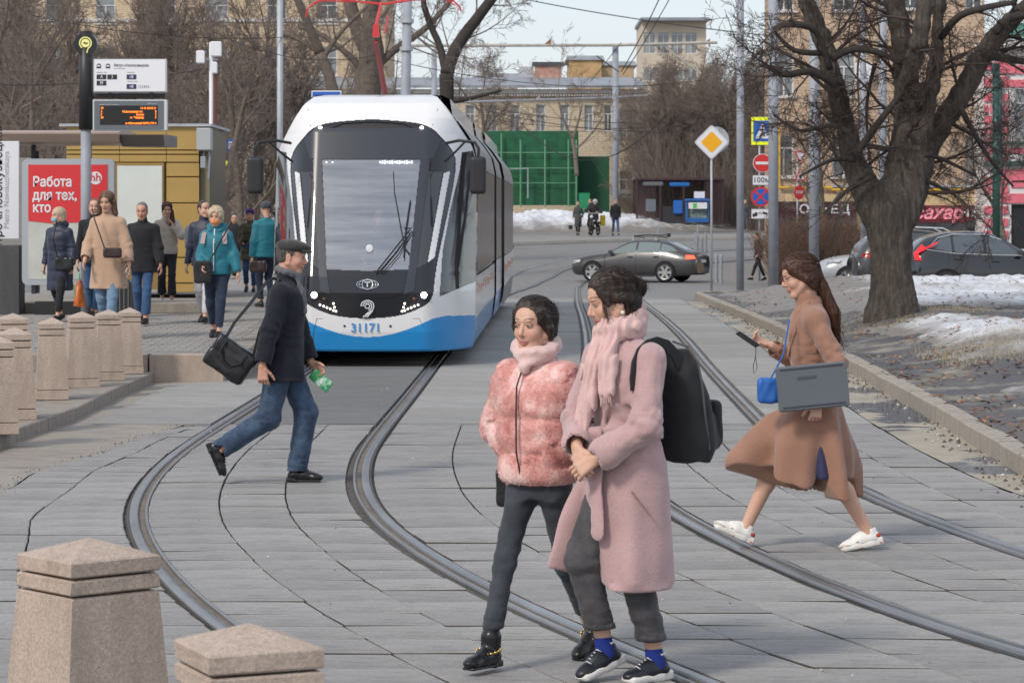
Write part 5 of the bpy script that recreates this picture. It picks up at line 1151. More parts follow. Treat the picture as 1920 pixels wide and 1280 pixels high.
mb=MB(); mb.tube([(-.06,.158,-.20),(-.03,.162,-.05),(-.02,.154,.08),(-.01,.138,.17),(0,.10,.225),(0,0,.245)],.005,5); mb.build('pack_zip',mat('zip_grey',(.07,.07,.075),.4),bp); sd=Sdf(.02); sd.box((-.165,0,-.10),(.03,.115,.10),rd=.028); sd.disp=lambda p_: .004*wav(p_,22,3); part('front_pocket',sd,.010,M['blackcloth'],bp)
for y_ in (1,-1): strap('strap',[(.05,.10*y_,.15),(.09,.105*y_,.20),(.14,.11*y_,.238),(.20,.115*y_,.252),(.25,.118*y_,.243),(.295,.12*y_,.215),(.325,.125*y_,.17),(.338,.128*y_,.11),(.335,.13*y_,.06)],.045,M['blackcloth'],bp,th=.010,up=(0,1,0))
# --- woman in tan coat, striding left
f=Fig(1.74,True,drop=.05,lean=.03,ra=(.37,.035),la=(-.31,.02),rt=.42,lt=-.20,lw=(.02,.265,.875),rw=(.22,-.10,1.165),rpole=(-1,-.5,-.6),lpole=(-1,.3,0),look=(.04,.22,0))
YC=R(-90-86)
p=person('person',(1.735,15.42,0),YC,f,'woman in a flowing brown coat striding left with laptop and phone',G1,lod=0,brow=(.10,.05,.03),lip=(.50,.20,.17),bare=True,
  hands={'l':dict(d=(.10,.05,-1),n=(0,-1,0),t=(1,0,0),c=1.15),'r':dict(d=(.85,.1,.35),n=(0,.6,.8),t=(-.2,1,.3),c=.7)})
sd=Sdf(.03); sd.stack([(.92,-.01,0,.12,.165),(.70,0,0,.14,.165),(.42,-.05,.03,.15,.175)]); sd.disp=lambda p_: .006*np.sin(p_[:,0]*60); part('dress',sd,.010,M['navydress'],p)
def ex(sd):
    sd.cone((-.07,.225,.70),(-.15,.225,.22),.004,.085,k=.008,op=1)
    sd.cone((.20,.0,.66),(.40,.02,.50),.12,.085,k=.07); sd.box((.08,0,.22),(.8,.5,.17),rot=basis((1,0,.24)),rd=0,k=.008,op=1)
    sd.chain([f.neck+V3((.055,.06,-.05)),V3((f.chest.x+.122,.07,f.chest.z+.03)),V3((f.chest.x+.128,.02,f.chest.z-.10))],[.03,.035,.012],flat=.5,n=(1,0,0),k=.008)
jacket(f,M['camel_wool'],p,'coat',hem=.27,lod=0,chest=(.128,.165),waist=(.118,.150),hips=(.155,.185),hemr=(.375,.225),swing=(.10,0),slv=(.062,.058,.056),collar=.03,collar_r=.080,fold=.0065,sleeve_len=.93,extra=ex,seed=4)
sd=Sdf(.006); sd.chain([f.neck+V3((.02,.075,.0)),f.neck+V3((.085,.065,-.06)),V3((f.chest.x+.118,.085,f.chest.z+.04)),V3((f.chest.x+.138,.04,f.chest.z-.10))],[.022,.030,.036,.010],flat=.35,n=(1,.35,0)); part('lapel',sd,.006,M['camel_wool'],p)
sd=Sdf(.01); sd.stack([(.46,-.06,-.06,.15,.12),(.36,-.10,-.08,.13,.06),(.33,-.12,-.08,.09,.03)]); sd.disp=lambda p_: .008*wav(p_,40,3,(2,1,.6)); part('satin_lining',sd,.009,M['satin'],p)
hair(f,'hair_auburn',p,0,'back',extra=lambda sd,E,Cn,H:(E(-.005,0,.062,.095,.082,.078),Cn((.05,.055,.055),(-.02,.078,-.02),.022,.026),Cn((-.03,.065,-.02),(-.06,.05,-.07),.022,.022),Cn((-.07,.0,.03),(-.105,.01,-.08),.050,.036),Cn((-.105,.01,-.08),(-.140,.02,-.25),.040,.038),Cn((-.140,.02,-.25),(-.130,.01,-.43),.038,.014)),strands=[((-.10,0,-.1),(-.14,.02,-.25),(-.14,.02,-.48),50,.018),((0,0,.13),(-.07,.0,.12),(-.11,.0,.03),12,.008),((.06,.05,.08),(.0,.09,.0),(-.06,.08,-.10),20,.01)])
mb=MB(); mb.box((0,0,0),(.05,.02,.018),bev=.005); mb.build('hair_clip',mat('amber_clip',(.65,.38,.25),.3),p,loc=f.H(-.085,.045,.045),rot=(0,.9,0))
mb=MB()
for y_ in (1,-1): mb.tube([f.H(.108+.002*math.cos(a),.033*y_+.022*math.cos(a),.006+.016*math.sin(a)) for a in np.linspace(0,2*PI,13)],.0016,5); mb.tube([f.H(.100,.055*y_,.012),f.H(.0,.084*y_,.014)],.0018,5)
mb.tube([f.H(.109,-.011,.012),f.H(.109,.011,.012)],.0016,5); mb.build('glasses',mat('red_glasses_frame',(.10,.015,.02),.3),p)
sw=mat('suede_toe',(.55,.50,.45),.9,nz=.1)
for s_ in 'lr':
    o=shoe(f,s_,p,'sneaker',[mat('white_shoe_leather',(.78,.77,.74),.5),M['white'],M['sole_white']],0,sole_mat=M['sole_white'])
    A=f.al if s_=='l' else f.ar; tp=f.lt if s_=='l' else f.rt; d=V3((math.cos(tp),0,math.sin(tp))); u=V3((-math.sin(tp),0,math.cos(tp))); P=lambda x,y,z:A+d*x+V3((0,y,0))+u*(z-.085)
    B=np.array([[d.x,0,u.x],[0,1,0],[d.z,0,u.z]],dtype=np.float32)
    for nm,c_,prs in (('heel_panel',mat('red_heel_panel',(.45,.06,.03),.6),[((-.040,.0,.055),(.030,.040,.018))]),('toe_panel',sw,[((.135,0,.034),(.052,.043,.016))]),('side_stripe',mat('tan_stripe',(.36,.20,.12),.8),[((.050,.0,.050),(.014,.0435,.026)),((.072,0,.044),(.030,.0415,.010))]),('sole_insert',mat('brick_sole',(.42,.16,.08),.7),[((-.055,.0,.014),(.028,.0405,.011)),((.055,0,.008),(.030,.046,.006))])):
        sd=Sdf(.004)
        for c,r in prs: sd.ell(P(*c),r,rot=B)
        part(nm,sd,.006,c_,o)
RC=Matrix.Rotation(YC,3,'Z')
def rel(v): return p.location+RC@V3(v)
lp=empty('laptop',rel((.055,.315,.955)),YC,'dark grey closed laptop held at the side of the woman in the brown coat','laptop')
mb=MB(); mb.box((0,0,0),(.405,.026,.255),bev=.008); mb.build('lid',mat('grey_laptop_plastic',(.12,.135,.155),.42,nz=.05,ns=4),lp,rot=(0,.09,0))
mb=MB(); mb.box((0,.0145,.11),(.36,.004,.010),bev=.0015); mb.box((0,.0145,-.105),(.36,.004,.010),bev=.0015); mb.build('rubber_foot_strip',mat('laptop_feet',(.05,.055,.065),.6),lp,rot=(0,.09,0))
mb=MB(); mb.box((.03,.0138,.055),(.11,.003,.018),bev=.001); mb.build('vent',mat('laptop_vent',(.07,.078,.09),.6),lp,rot=(0,.09,0))
ph=empty('phone',rel((.365,-.07,1.205)),YC,'slim dark smartphone held up by the woman in the brown coat','phone')
mb=MB(); mb.box((0,0,0),(.145,.073,.009),bev=.003); mb.build('case',M['blackpl'],ph,rot=(.25,-.6,0)); mb=MB(); mb.box((0,0,.0055),(.132,.066,.002)); mb.build('screen',mat('phone_screen',(.10,.16,.22),.1),ph,rot=(.25,-.6,0))
mb=MB(); mb.tube([(-.05,.0,-.02),(-.045,.01,-.10),(-.055,.01,-.17),(-.035,.012,-.20),(-.03,.012,-.16),(-.045,.01,-.10)],.0022,5); mb.build('wrist_loop',M['blackpl'],ph)
bb=empty('shoulder_bag',rel((.285,.24,.93)),YC,'small bright blue bag in front of the woman in the brown coat','bag')
sd=Sdf(.015); sd.box((0,0,0),(.075,.04,.075),rd=.025); sd.disp=lambda p_: .006*wav(p_,26,3); part('bag_body',sd,.008,mat('blue_leather',(.02,.12,.42),.4),bb); mb=MB(); mb.tube([(-.0,-.0,.06),(-.08,-.02,.2),(-.12,-.05,.40)],.005,5); mb.build('strap',mat('blue_leather',(.02,.12,.42),.4),bb)
# --- man in flat cap, walking right
f=Fig(1.765,False,drop=.025,lean=.045,la=(.09,.005),ra=(-.43,.165),rt=-1.15,lt=.0,rw=(-.10,-.285,.83),lw=(.19,.13,.84),rpole=(-1,-.3,0),lpole=(-1,.6,-.2),look=(-.02,.10,0),rknee=(1,0,-.1))
YD=R(-6)
p=person('person',(wx(530,19.2),19.2,0),YD,f,'man in a black flat cap and dark coat walking right past the tram',G1,skin='skin2',lod=0,male=True,brow=(.16,.10,.07),stub=.2,fat=1.12,
  hands={'r':dict(d=(.05,0,-1),n=(0,1,0),t=(1,0,0),c=.9),'l':dict(d=(.6,-.15,-.6),n=(-.2,-.9,-.2),t=(.5,-.4,.6),c=.8)})
trousers(f,M['jean_blue'],p,0,wid=1.02,hem=(-.01,-.01),hemr=.072,thigh=.097,knee=.080)
def ex(sd):
    sd.chain([f.neck+V3((.05,.07,.0)),V3((f.chest.x+.12,.075,f.chest.z+.05)),V3((f.chest.x+.13,.0,f.chest.z-.06))],[.03,.035,.015],flat=.5,n=(1,0,0),k=.008)
jacket(f,M['navy_wool'],p,'coat',hem=.735,lod=0,chest=(.140,.190),waist=(.138,.180),hips=(.148,.195),hemr=(.158,.205),slv=(.068,.066,.060),collar=.05,collar_r=.076,fold=.005,extra=ex,seed=6,sleeve_len=.93)
sd=Sdf(.015)
for i in range(12):
    q=lambda a:f.neck+V3((.015+.070*math.cos(a),.068*math.sin(a),.055-.025*math.cos(a))); a=2*PI*i/12; sd.cone(q(a),q(a+.5236),.024,.024)
sd.chain([f.neck+V3((.08,-.02,.03)),f.neck+V3((.125,-.03,-.10)),f.neck+V3((.145,-.035,-.22))],[.035,.038,.030],flat=.5,n=(1,0,0)); sd.disp=lambda p_: .005*wav(p_,30,3,(1,1,2)); part('scarf',sd,.008,M['grey_scarf'],p)
hair(f,'hair_grey',p,0,'buzz')
sd=Sdf(.02); B=np.array(f.HR,dtype=np.float32); sd.ell(f.H(-.01,0,.075),(.118,.092,.052),rot=B); sd.ell(f.H(.03,0,.080),(.105,.083,.040),rot=B); sd.ell(f.H(.095,0,.055),(.052,.070,.014),rot=B,k=.01); sd.disp=lambda p_: .003*wav(p_,26,4)
part('flat_cap',sd,.006,M['capwool'],p)
for s_ in 'lr': shoe(f,s_,p,'heelshoe',[M['leather'],M['black'],M['black']],0,sole_mat=M['black'])
RD=Matrix.Rotation(YD,3,'Z')
sb=empty('shoulder_bag',p.location+RD@V3((-.33,-.23,.90)),YD,'black bag swinging from the shoulder of the man in the flat cap','bag')
sd=Sdf(.02); Bq=np.array(Matrix.Rotation(.62,3,'Y'),dtype=np.float32); sd.box((0,0,0),(.165,.06,.125),rot=Bq,rd=.03); sd.disp=lambda p_: .007*wav(p_,14,3)+.003*wav(p_,40,5); part('bag_body',sd,.008,M['leather'],sb)
mb=MB(); Mq=Matrix.Rotation(.62,3,'Y')
mb.tube([Mq@V3(q) for q in ((-.09,-.066,.10),(-.085,-.085,.02),(-.04,-.09,-.035),(.04,-.09,-.035),(.085,-.085,.02),(.09,-.066,.10))],.008,6); mb.build('handle',M['leather'],sb)
strap('strap',[Mq@V3((-.12,0,.11)),(.02,.03,.26),(.15,.05,.42),(.24,.075,.545),(.29,.10,.575),(.34,.12,.55)],.022,M['leather'],sb,up=(0,1,0)); strap('strap',[Mq@V3((.12,0,.11)),(.21,-.02,.20),(.30,.02,.42),(.33,.07,.58)],.018,M['leather'],sb,up=(0,1,0))
pk_=empty('packet',p.location+RD@V3((.265,.08,.735)),YD,'small green and white packet held by the man in the flat cap','packet')
sd=Sdf(.004); Bq=np.array(Matrix.Rotation(.7,3,'Y'),dtype=np.float32); sd.box((0,0,0),(.085,.022,.042),rot=Bq,rd=.006); sd.disp=lambda p_: .003*wav(p_,50,3); part('wrapper',sd,.005,mat('green_foil',(.02,.32,.10),.3,col2=(.65,.75,.70),ns=9,contrast=(.5,.62)),pk_)
# ---------------------------------------------------------------- cars
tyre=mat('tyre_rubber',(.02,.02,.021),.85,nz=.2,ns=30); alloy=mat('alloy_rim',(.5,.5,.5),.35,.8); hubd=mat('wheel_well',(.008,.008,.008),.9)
cglass=mat('car_window_glass',(.05,.06,.065),.05,spec=1,coat=.3); cglass2=mat('car_window_glass_light',(.16,.20,.20),.08,spec=1); tail=mat('tail_light_red',(.60,.015,.02),.2,nz=.1,ns=9); tailon=mat('brake_light_lit',(1,.10,.05),.3,emit=1.6); chrome=mat('chrome_trim',(.7,.71,.72),.12,1); lens=mat('clear_lamp_lens',(.65,.67,.7),.1)
def car(name,loc,yaw,label,group,S,paint,wheels,glass,lights=(),rails=False,r=.325,plate=None,trim=False,handles=()):
    """x = from nose to tail. S: stations (x, zb, w, zbelt, wbelt, ztop, wtop)"""
    root=empty(name,loc,yaw,label,'car',group); A=np.array(S,dtype=float); xs=np.linspace(A[0,0],A[-1,0],64)
    I=lambda x,j: np.interp(x,A[:,0],A[:,j])
    def sI(x,j): return sum(I(x+o,j) for o in (-.07,-.035,0,.035,.07))/5
    L0=A[0,0]
    V=[];m=9
    for x in xs:
        zb,w_,zl,wl,zt,wt=[sI(x,j) for j in range(1,7)]
        half=[(w_*.86,zb),(w_*.97,zb+.10),(w_,zb+.30),(w_*.995,(zb+zl)/2+.08),(wl,zl),(wt,zt-.035),(wt*.80,zt-.008),(wt*.4,zt+.008),(0,zt+.012)]
        V+=[(x,y,z) for y,z in half]
        V+=[(x,-y,z) for y,z in half]
    n=len(xs); Fc=[]
    for i in range(n-1):
        for k in range(m-1):
            a=i*2*m+k; b=(i+1)*2*m+k; Fc.append((a,b,b+1,a+1)); a+=m;b+=m; Fc.append((a,a+1,b+1,b))
    for e in (0,n-1):
        o=e*2*m; Fc.append(tuple([o+k for k in range(m)]+[o+m+k for k in range(m-2,-1,-1)]))
    mk('body',V,Fc,paint,root,True)
    def P(x,t,side,d=.004):
        zl,wl,zt,wt=[sI(x,j) for j in (3,4,5,6)]; z=zl+(zt-.035-zl)*t; y=wl+(wt-wl)*t+d; return (x,side*y,z)
    for side in (1,-1):
        for poly in glass['side']:     # list of (x,t)
            # subdivide quad strip from polygon with 4 corners
            (x0,t0),(x1,t1),(x2,t2),(x3,t3)=poly; V=[];k=5
            for i in range(k+1):
                u=i/k; a=(x0+(x1-x0)*u,t0+(t1-t0)*u); b=(x3+(x2-x3)*u,t3+(t2-t3)*u); V+=[P(*a,side),P(*b,side)]
            mk('window_pane',V,[(2*i,2*i+1,2*i+3,2*i+2) for i in range(k)],glass['mat'],root,True)
        if trim:
            mb=MB(); t_=[P(x,t,side,.012) for x,t in trim]; mb.tube(t_,.014,5); mb.build('window_trim',chrome,root)
        for hx,hz in handles: mb=MB(); mb.box((0,0,0),(.20,.03,.03),bev=.008); mb.build('door_handle',paint,root,loc=(hx,side*(sI(hx,2)*.985+.01),hz))
        for wxx in wheels:
            y=sI(wxx,2)
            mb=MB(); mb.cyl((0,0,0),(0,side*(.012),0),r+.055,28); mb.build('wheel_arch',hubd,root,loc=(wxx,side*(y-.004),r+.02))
            mb=MB(); mb.tube([(0,-.10,0),(0,-.095,0),(0,.085,0),(0,.10,0)],[r-.03,r,r,r-.03],28); wo=mb.build('wheel',tyre,root,True,loc=(wxx,side*(y-.06),r)); 
            mb=MB()
            for k in range(6):
                a=2*PI*k/6; c,s_=math.cos(a),math.sin(a); mb.add([(-.035*s_,side*.104,.035*c),(.035*s_,side*.104,-.035*c),(c*(r-.09)+.05*s_,side*.108,s_*(r-.09)-.05*c),(c*(r-.09)-.05*s_,side*.108,s_*(r-.09)+.05*c)],[(0,1,2,3)])
            mb.tube([((r-.085)*math.cos(2*PI*i/24),side*.106,(r-.085)*math.sin(2*PI*i/24)) for i in range(25)],.014,5); mb.cyl((0,side*.10,0),(0,side*.115,0),.06,12)
            mb.build('rim',alloy,wo)
        mb=MB(); mb.box((0,0,0),(.16,.10,.12),bev=.03); mb.build('wing_mirror',paint,root,loc=(glass['mirror'],side*(sI(glass['mirror'],4)+.10),sI(glass['mirror'],3)+.07))
        # dark strip along the sill, built in as the shade below the doors
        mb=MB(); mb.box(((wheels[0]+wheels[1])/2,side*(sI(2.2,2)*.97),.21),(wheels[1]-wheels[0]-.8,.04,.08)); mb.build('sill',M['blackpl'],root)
        # door gaps
        for gx in glass['gaps']:
            pts=[(gx,side*(sI(gx,2)*1.002),.36),(gx,side*(sI(gx,2)*1.002),.62),(gx,side*(sI(gx,4)+.004),sI(gx,3))]; mb=MB(); mb.tube(pts,.005,4); mb.build('door_gap',hubd,root)
    for key in ('front','rear'):
        if key in glass:
            x0,x1,wd=glass[key]; V=[];k=6
            for i in range(k+1):
                x=x0+(x1-x0)*i/k; 
                for j in range(7):
                    yy=-1+2*j/6; wt=sI(x,6)*wd; z=sI(x,5)+.012-.03*abs(yy)**2*1.0; V.append((x,wt*yy*.94,z+.004))
            mk('windscreen' if key=='front' else 'rear_window',V,[(i*7+j,i*7+j+1,(i+1)*7+j+1,(i+1)*7+j) for i in range(k) for j in range(6)],glass['mat'],root,True)
    for nm,mt,pl in lights:
        mb=MB(); mb.add(*pl); mb.build(nm,mt,root)
    return root,sI
def blk(pts,d):   # thick polygon from 3D points, offset by vector d
    n=len(pts); return ([tuple(p) for p in pts]+[tuple(V3(p)+V3(d)) for p in pts],[tuple(range(n)),tuple(range(2*n-1,n-1,-1))]+[(i,i+n,(i+1)%n+n,(i+1)%n) for i in range(n)])
# dark grey liftback sedan, nose to the left, x from nose to tail
SD=[(0,.30,.62,.62,.55,.64,.45),(.12,.22,.80,.70,.72,.73,.6),(.35,.20,.87,.80,.80,.82,.66),(.9,.19,.90,.90,.84,.92,.66),(1.25,.19,.905,.95,.85,.97,.64),(1.75,.19,.905,.97,.85,1.22,.60),(2.15,.19,.905,.98,.85,1.40,.58),(2.6,.19,.905,.985,.85,1.455,.58),(3.2,.19,.905,.99,.85,1.44,.57),(3.6,.19,.905,1.0,.845,1.36,.57),(4.0,.20,.90,1.01,.83,1.18,.58),(4.25,.21,.88,1.02,.80,1.09,.60),(4.5,.23,.83,1.0,.74,1.03,.60),(4.66,.30,.72,.86,.62,.88,.5)]
paint=mat('dusty_grey_car_paint',(.035,.038,.045),.3,nz=.35,ns=1.6,spec=.6,coat=.3,col2=(.055,.053,.053))
sdy=94; aa=R(22); sroot,sI_=car('parked_car',(0,0,0),0,'dark grey sedan with a roof rack turning across the tram tracks','cars in the street',SD,paint,(.86,3.55),dict(side=[((1.38,.06),(2.42,.05),(2.42,.90),(2.02,.90)),((2.50,.05),(3.32,.06),(3.30,.88),(2.50,.90)),((3.36,.08),(3.98,.30),(3.72,.80),(3.34,.88))],mat=cglass2,mirror=1.55,gaps=(1.30,2.46,3.45),front=(1.30,2.1,1.0),rear=(3.62,4.18,.95)),
 lights=[('tail_light',tailon,blk([(4.30,sy*.875,.78),(4.30,sy*.875,.93),(4.56,sy*.76,.92),(4.60,sy*.70,.80)],(.0,sy*.02,0))) for sy in (1,-1)]+[('headlight',lens,blk([(.06,sy*.70,.60),(.09,sy*.78,.70),(.40,sy*.875,.76),(.38,sy*.875,.66)],(0,sy*.015,0))) for sy in (1,-1)]+[('number_plate',M['whitesign'],blk([(4.655,-.26,.66),(4.655,.26,.66),(4.64,.26,.77),(4.64,-.26,.77)],(.02,0,0))),('bumper_reflector',tail,blk([(4.52,.80,.42),(4.52,.80,.45),(4.40,.85,.45),(4.40,.85,.42)],(.0,.015,0)))],handles=((2.25,.86),(3.2,.87)))
sroot.rotation_euler=(0,0,-aa); nose=V3((wx(1085,sdy+1.0),sdy+1.0,float(gz(sdy))+.0)); sroot.location=nose+V3((0,0,.0))
rk_=MB(); 
for x_ in (2.25,3.1): mb=MB(); mb.box((x_,0,1.53),(.06,1.15,.025),bev=.008); [mb.box((x_,sy*.53,1.48),(.07,.05,.09)) for sy in (1,-1)]; mb.build('roof_bar',mat('roof_bar_alloy',(.5,.51,.53),.4,.6),sroot)
mb=MB(); mb.box((2.68,.25,1.56),(1.35,.06,.03),bev=.008); mb.tube([(2.0,.25,1.58),(2.5,.25,1.62),(3.0,.27,1.60),(3.35,.25,1.66)],.02,6); mb.box((3.3,.25,1.62),(.10,.12,.12),bev=.02); mb.build('bike_carrier',M['blackpl'],sroot)
# crossover SUV profile
SU=[(0,.35,.66,.72,.55,.80,.45),(.15,.26,.84,.86,.76,.90,.6),(.45,.24,.90,.97,.84,1.00,.68),(1.1,.23,.91,1.06,.86,1.09,.66),(1.45,.23,.91,1.08,.86,1.16,.62),(1.95,.23,.91,1.09,.86,1.46,.60),(2.3,.23,.91,1.10,.86,1.62,.60),(2.9,.23,.91,1.12,.86,1.68,.60),(3.5,.23,.91,1.15,.86,1.64,.58),(3.95,.24,.91,1.19,.84,1.52,.57),(4.15,.25,.89,1.20,.80,1.36,.57),(4.30,.28,.86,1.10,.76,1.22,.56),(4.40,.36,.78,.80,.66,.86,.5)]
pb=mat('black_car_paint',(.010,.011,.014),.10,spec=.7,coat=.6); G2='cars in the street'
gl=lambda m_:dict(side=[((1.62,.06),(2.50,.05),(2.50,.88),(2.12,.86)),((2.58,.05),(3.30,.05),(3.30,.88),(2.58,.90)),((3.36,.05),(3.90,.28),(3.60,.84),(3.36,.88))],mat=m_,mirror=1.7,gaps=(1.5,2.54,3.45),front=(1.5,2.2,1.0),rear=(3.97,4.2,.9))
lgt=[('tail_light',mat('tail_light_lit_red',(.85,.02,.03),.2,emit=.25),blk([(4.02,sy*.83,1.28),(4.10,sy*.80,1.36),(4.30,sy*.80,1.15),(4.28,sy*.83,.98),(4.12,sy*.88,.97),(4.20,sy*.845,1.14),(3.72,sy*.800,1.38),(3.70,sy*.79,1.43)],(0,sy*.02,0))) for sy in (1,-1)]
a_,_=car('parked_car',(0,0,0),0,'glossy black crossover with a boomerang tail light parked behind the snow',G2,SU,pb,(.85,3.5),gl(mat('tinted_glass',(.06,.075,.09),.04,spec=1,coat=.4)),lights=lgt,trim=[(1.65,.03),(2.5,.0),(3.3,.0),(3.97,.16),(3.66,.90),(3.3,.97),(2.5,.99),(2.1,.94)],handles=((2.3,.95),(3.2,1.0)),r=.35)
sy_=65; a_.scale=(-1,1,1); a_.rotation_euler=(0,0,R(3)); a_.location=(wx(1700,sy_)+4.40,sy_+.9,float(gz(sy_))+.0)
SV=[(q[0]*1.03,q[1],q[2]*1.0,q[3]*1.0,q[4],q[5]*1.03,q[6]+.03) for q in SU]
lg2=[('tail_light',tail,blk([(4.05,sy*.86,1.04),(4.10,sy*.84,1.12),(4.40,sy*.78,1.08),(4.42,sy*.76,1.0),(4.2,sy*.86,.98)],(0,sy*.03,0))) for sy in (1,-1)]
b2,_=car('parked_car',(0,0,0),0,'dark grey SUV with silver roof rails parked behind the big tree trunk',G2,SV,mat('graphite_car_paint',(.045,.047,.052),.25,spec=.6,coat=.4,nz=.2,ns=2),(.87,3.6),gl(cglass),lights=lg2,r=.36)
sy_=72; b2.scale=(-1,1,1); b2.rotation_euler=(0,0,R(4)); b2.location=(wx(1594,sy_)+4.53,sy_,float(gz(sy_))+.02)
for s_ in (1,-1): mb=MB(); mb.tube([(1.9,s_*.60,1.62),(2.2,s_*.62,1.76),(3.3,s_*.62,1.80),(3.85,s_*.58,1.68)],.022,6); mb.build('roof_rail',chrome,b2)
c2_,_=car('parked_car',(0,0,0),0,'silver car with only its bonnet showing left of the big tree',G2,SU,mat('silver_car_paint',(.52,.53,.55),.28,.3,coat=.4),(.85,3.5),gl(cglass),lights=[('headlight',lens,blk([(.2,sy*.80,.78),(.22,sy*.84,.88),(.62,sy*.90,.96),(.58,sy*.91,.86)],(0,sy*.02,0))) for sy in (1,-1)],r=.34)
sy_=78; c2_.rotation_euler=(0,0,R(-4)); c2_.location=(wx(1534,sy_),sy_,float(gz(sy_))+.05); c2_.scale=(1,1,.93)
d2,_=car('parked_car',(0,0,0),0,'dark car far off between the kiosk and the tram, behind a wire fence',G2,SD,mat('dark_green_car_paint',(.03,.045,.045),.25,coat=.3),(.86,3.55),dict(side=[((1.38,.06),(2.42,.05),(2.42,.90),(2.02,.90)),((2.50,.05),(3.32,.06),(3.30,.88),(2.50,.90))],mat=cglass2,mirror=1.55,gaps=(1.3,),front=(1.3,2.1,1)))
d2.location=(wx(338,146),146,1.05); 
# rough snow heaps round the parked cars
def heap(X,Yg):
    h=np.exp(-((Yg-62.7)/1.25)**2)*np.clip((X-5.4)/1.0,0,1)*np.interp(X,[5,7,9,9.6,12,22],[.16,.24,.26,.20,.22,.26])*(1+.25*n2d(X,Yg,2.2,3)+.16*n2d(X,Yg,6,5)); return vz(X,Yg)*1.0-.06+h+.03*n2d(X,Yg,12,2)
hf('snow_heap',4.9,22,59.5,65.8,220,80,heap,M['snow'],lambda X,Yg,Z:np.clip((10.0-X)/3.5,.02,.75))
# ---------------------------------------------------------------- bollards, stop, shelter, kiosk, poles, signs
G3='granite bollards along the pavement'
def bollard(px,base,w_,h,rz,label,d=None,z0=.11,caps=True):
    d=d or (HC-z0)*F/(base-YH); X=wx(px,d); root=empty('bollard',(X,d,z0),rz,label,'bollard',G3); g=M['granite']
    rr=random.Random(int(px)); 
    def blk_(z1,z2,a,b,nm,top=None):
        mb=MB(); n=4; e=.006; rg=[]
        def ringp(k,z): return [(sx*k/2,sy*k/2,z) for sx,sy in ((-1,-1),(1,-1),(1,1),(-1,1))]
        V=ringp(a-2*e,z1)+ringp(a,z1+e)+ringp(b,z2-e)+ringp(b-2*e,z2); V=[(x+rr.uniform(-.003,.003),y+rr.uniform(-.003,.003),z) for x,y,z in V]
        Fc=[(3,2,1,0)]+[(k*4+i,k*4+(i+1)%4,k*4+4+(i+1)%4,k*4+4+i) for k in range(3) for i in range(4)]
        if top: V.append((rr.uniform(-.01,.01),rr.uniform(-.01,.01),z2+top)); Fc+=[(12+i,12+(i+1)%4,16) for i in range(4)]
        else: Fc.append((12,13,14,15))
        mk(nm,V,Fc,g,root)
    b=w_; t=w_*.80
    blk_(0,.115*h,b,b*.985,'base_block'); blk_(.12*h,.775*h,b*.98,t,'shaft'); blk_(.785*h,.85*h,t*1.02,t*1.01,'collar_block'); blk_(.86*h,.93*h,t*1.02,t*1.015,'cap',top=.07*h)
    return root
for px,base,w_,h,rz,lb,z0 in ((243,700,.29,.76,.25,'granite bollard at the far right end of the pavement row',.11),(203,712,.32,.78,.3,'second granite bollard from the far right end of the row',.11),(153,725,.34,.80,.3,'third granite bollard from the far right end, right of the stained one',.11),(97,748,.32,.81,.2,'granite bollard in the middle of the kerb row with vertical stains',.11),(27,785,.36,.82,.25,'broad granite bollard second from the left edge of the photo',.11),(-8,812,.36,.82,.25,'granite bollard cut off by the left edge of the photo',.11)): bollard(px,base,w_,h,rz,lb,z0=z0)
bollard(25,748,.36,.80,.3,'granite bollard standing behind the row at the left edge',d=27.8)
bollard(165,0,.44,.80,.72,'large granite bollard with a chipped cap in the left foreground',d=9.3,z0=.0)
bollard(466,0,.40,.80,.42,'low granite bollard cut off by the bottom edge of the photo',d=7.35,z0=.0)
# stop pole with signs
def pole(nm,px,d,y0,y1,r,mt,label,cat,group=None,px1=None,r1=None,n=14):
    z0=wz(y0,d) if y0 is not None else float(gz(d)); z1=wz(y1,d); X=wx(px,d); X1=wx(px1,d)-X if px1 is not None else 0
    root=empty(nm,(X,d,z0),0,label,cat,group); mb=MB(); mb.tube([(0,0,-.1),(X1,0,z1-z0)],[r,r1 or r],n); mb.build('post',mt,root,True); return root
d=39.2; sp=pole('bus_stop_pole',161,d,None,240,.075,M['greypaint'],'grey stop pole with a black head and round yellow emblem on the platform','stop pole'); sp.location.z=.42
Z=lambda y:wz(y,39.2)-.42; Xp=lambda px:wx(px,39.2)-wx(161,39.2)
mb=MB(); mb.tube([(0,0,Z(243)),(0,0,Z(62)+.02)],[.105,.10],16); mb.build('black_sleeve',M['blackpl'],sp,True)
mb=MB(); mb.prism(circ(0,0,.168,32),-.09,.07); mb.build('head_disc',M['black'],sp,loc=(.01,0,Z(84)))
ye=mat('emblem_yellow',(.78,.74,.28),.4,emit=.15); em=MB(); em.prism(circ(0,0,.062,20),-.105,-.09); o=em.build('emblem_disc',ye,sp,loc=(.01,0,Z(82))); em=MB(); em.tube([(.085*math.cos(a),-.1,.085*math.sin(a)) for a in np.linspace(-.35*PI,1.3*PI,26)],.012,4); em.tube([(.085*math.cos(-.35*PI),-.1,.085*math.sin(-.35*PI)),(.02,-.1,-.145)],.011,4); em.build('emblem_ring',ye,sp,loc=(.01,0,Z(82)))
em=MB(); em.tube([(-.03,-.108,.0),(-.01,-.108,.012),(.01,-.108,-.006),(.035,-.108,.008)],.009,4); em.tube([(-.01,-.108,.0),(-.005,-.108,-.02)],.005,4); em.tube([(.02,-.108,.0),(.018,-.108,-.02)],.005,4); em.build('emblem_mark',M['black'],sp,loc=(.01,0,Z(82)))
mb=MB(); mb.cyl((-.12,0,Z(180)),(Xp(310),0,Z(180)),.035,10); mb.build('cross_arm',M['blackpl'],sp)
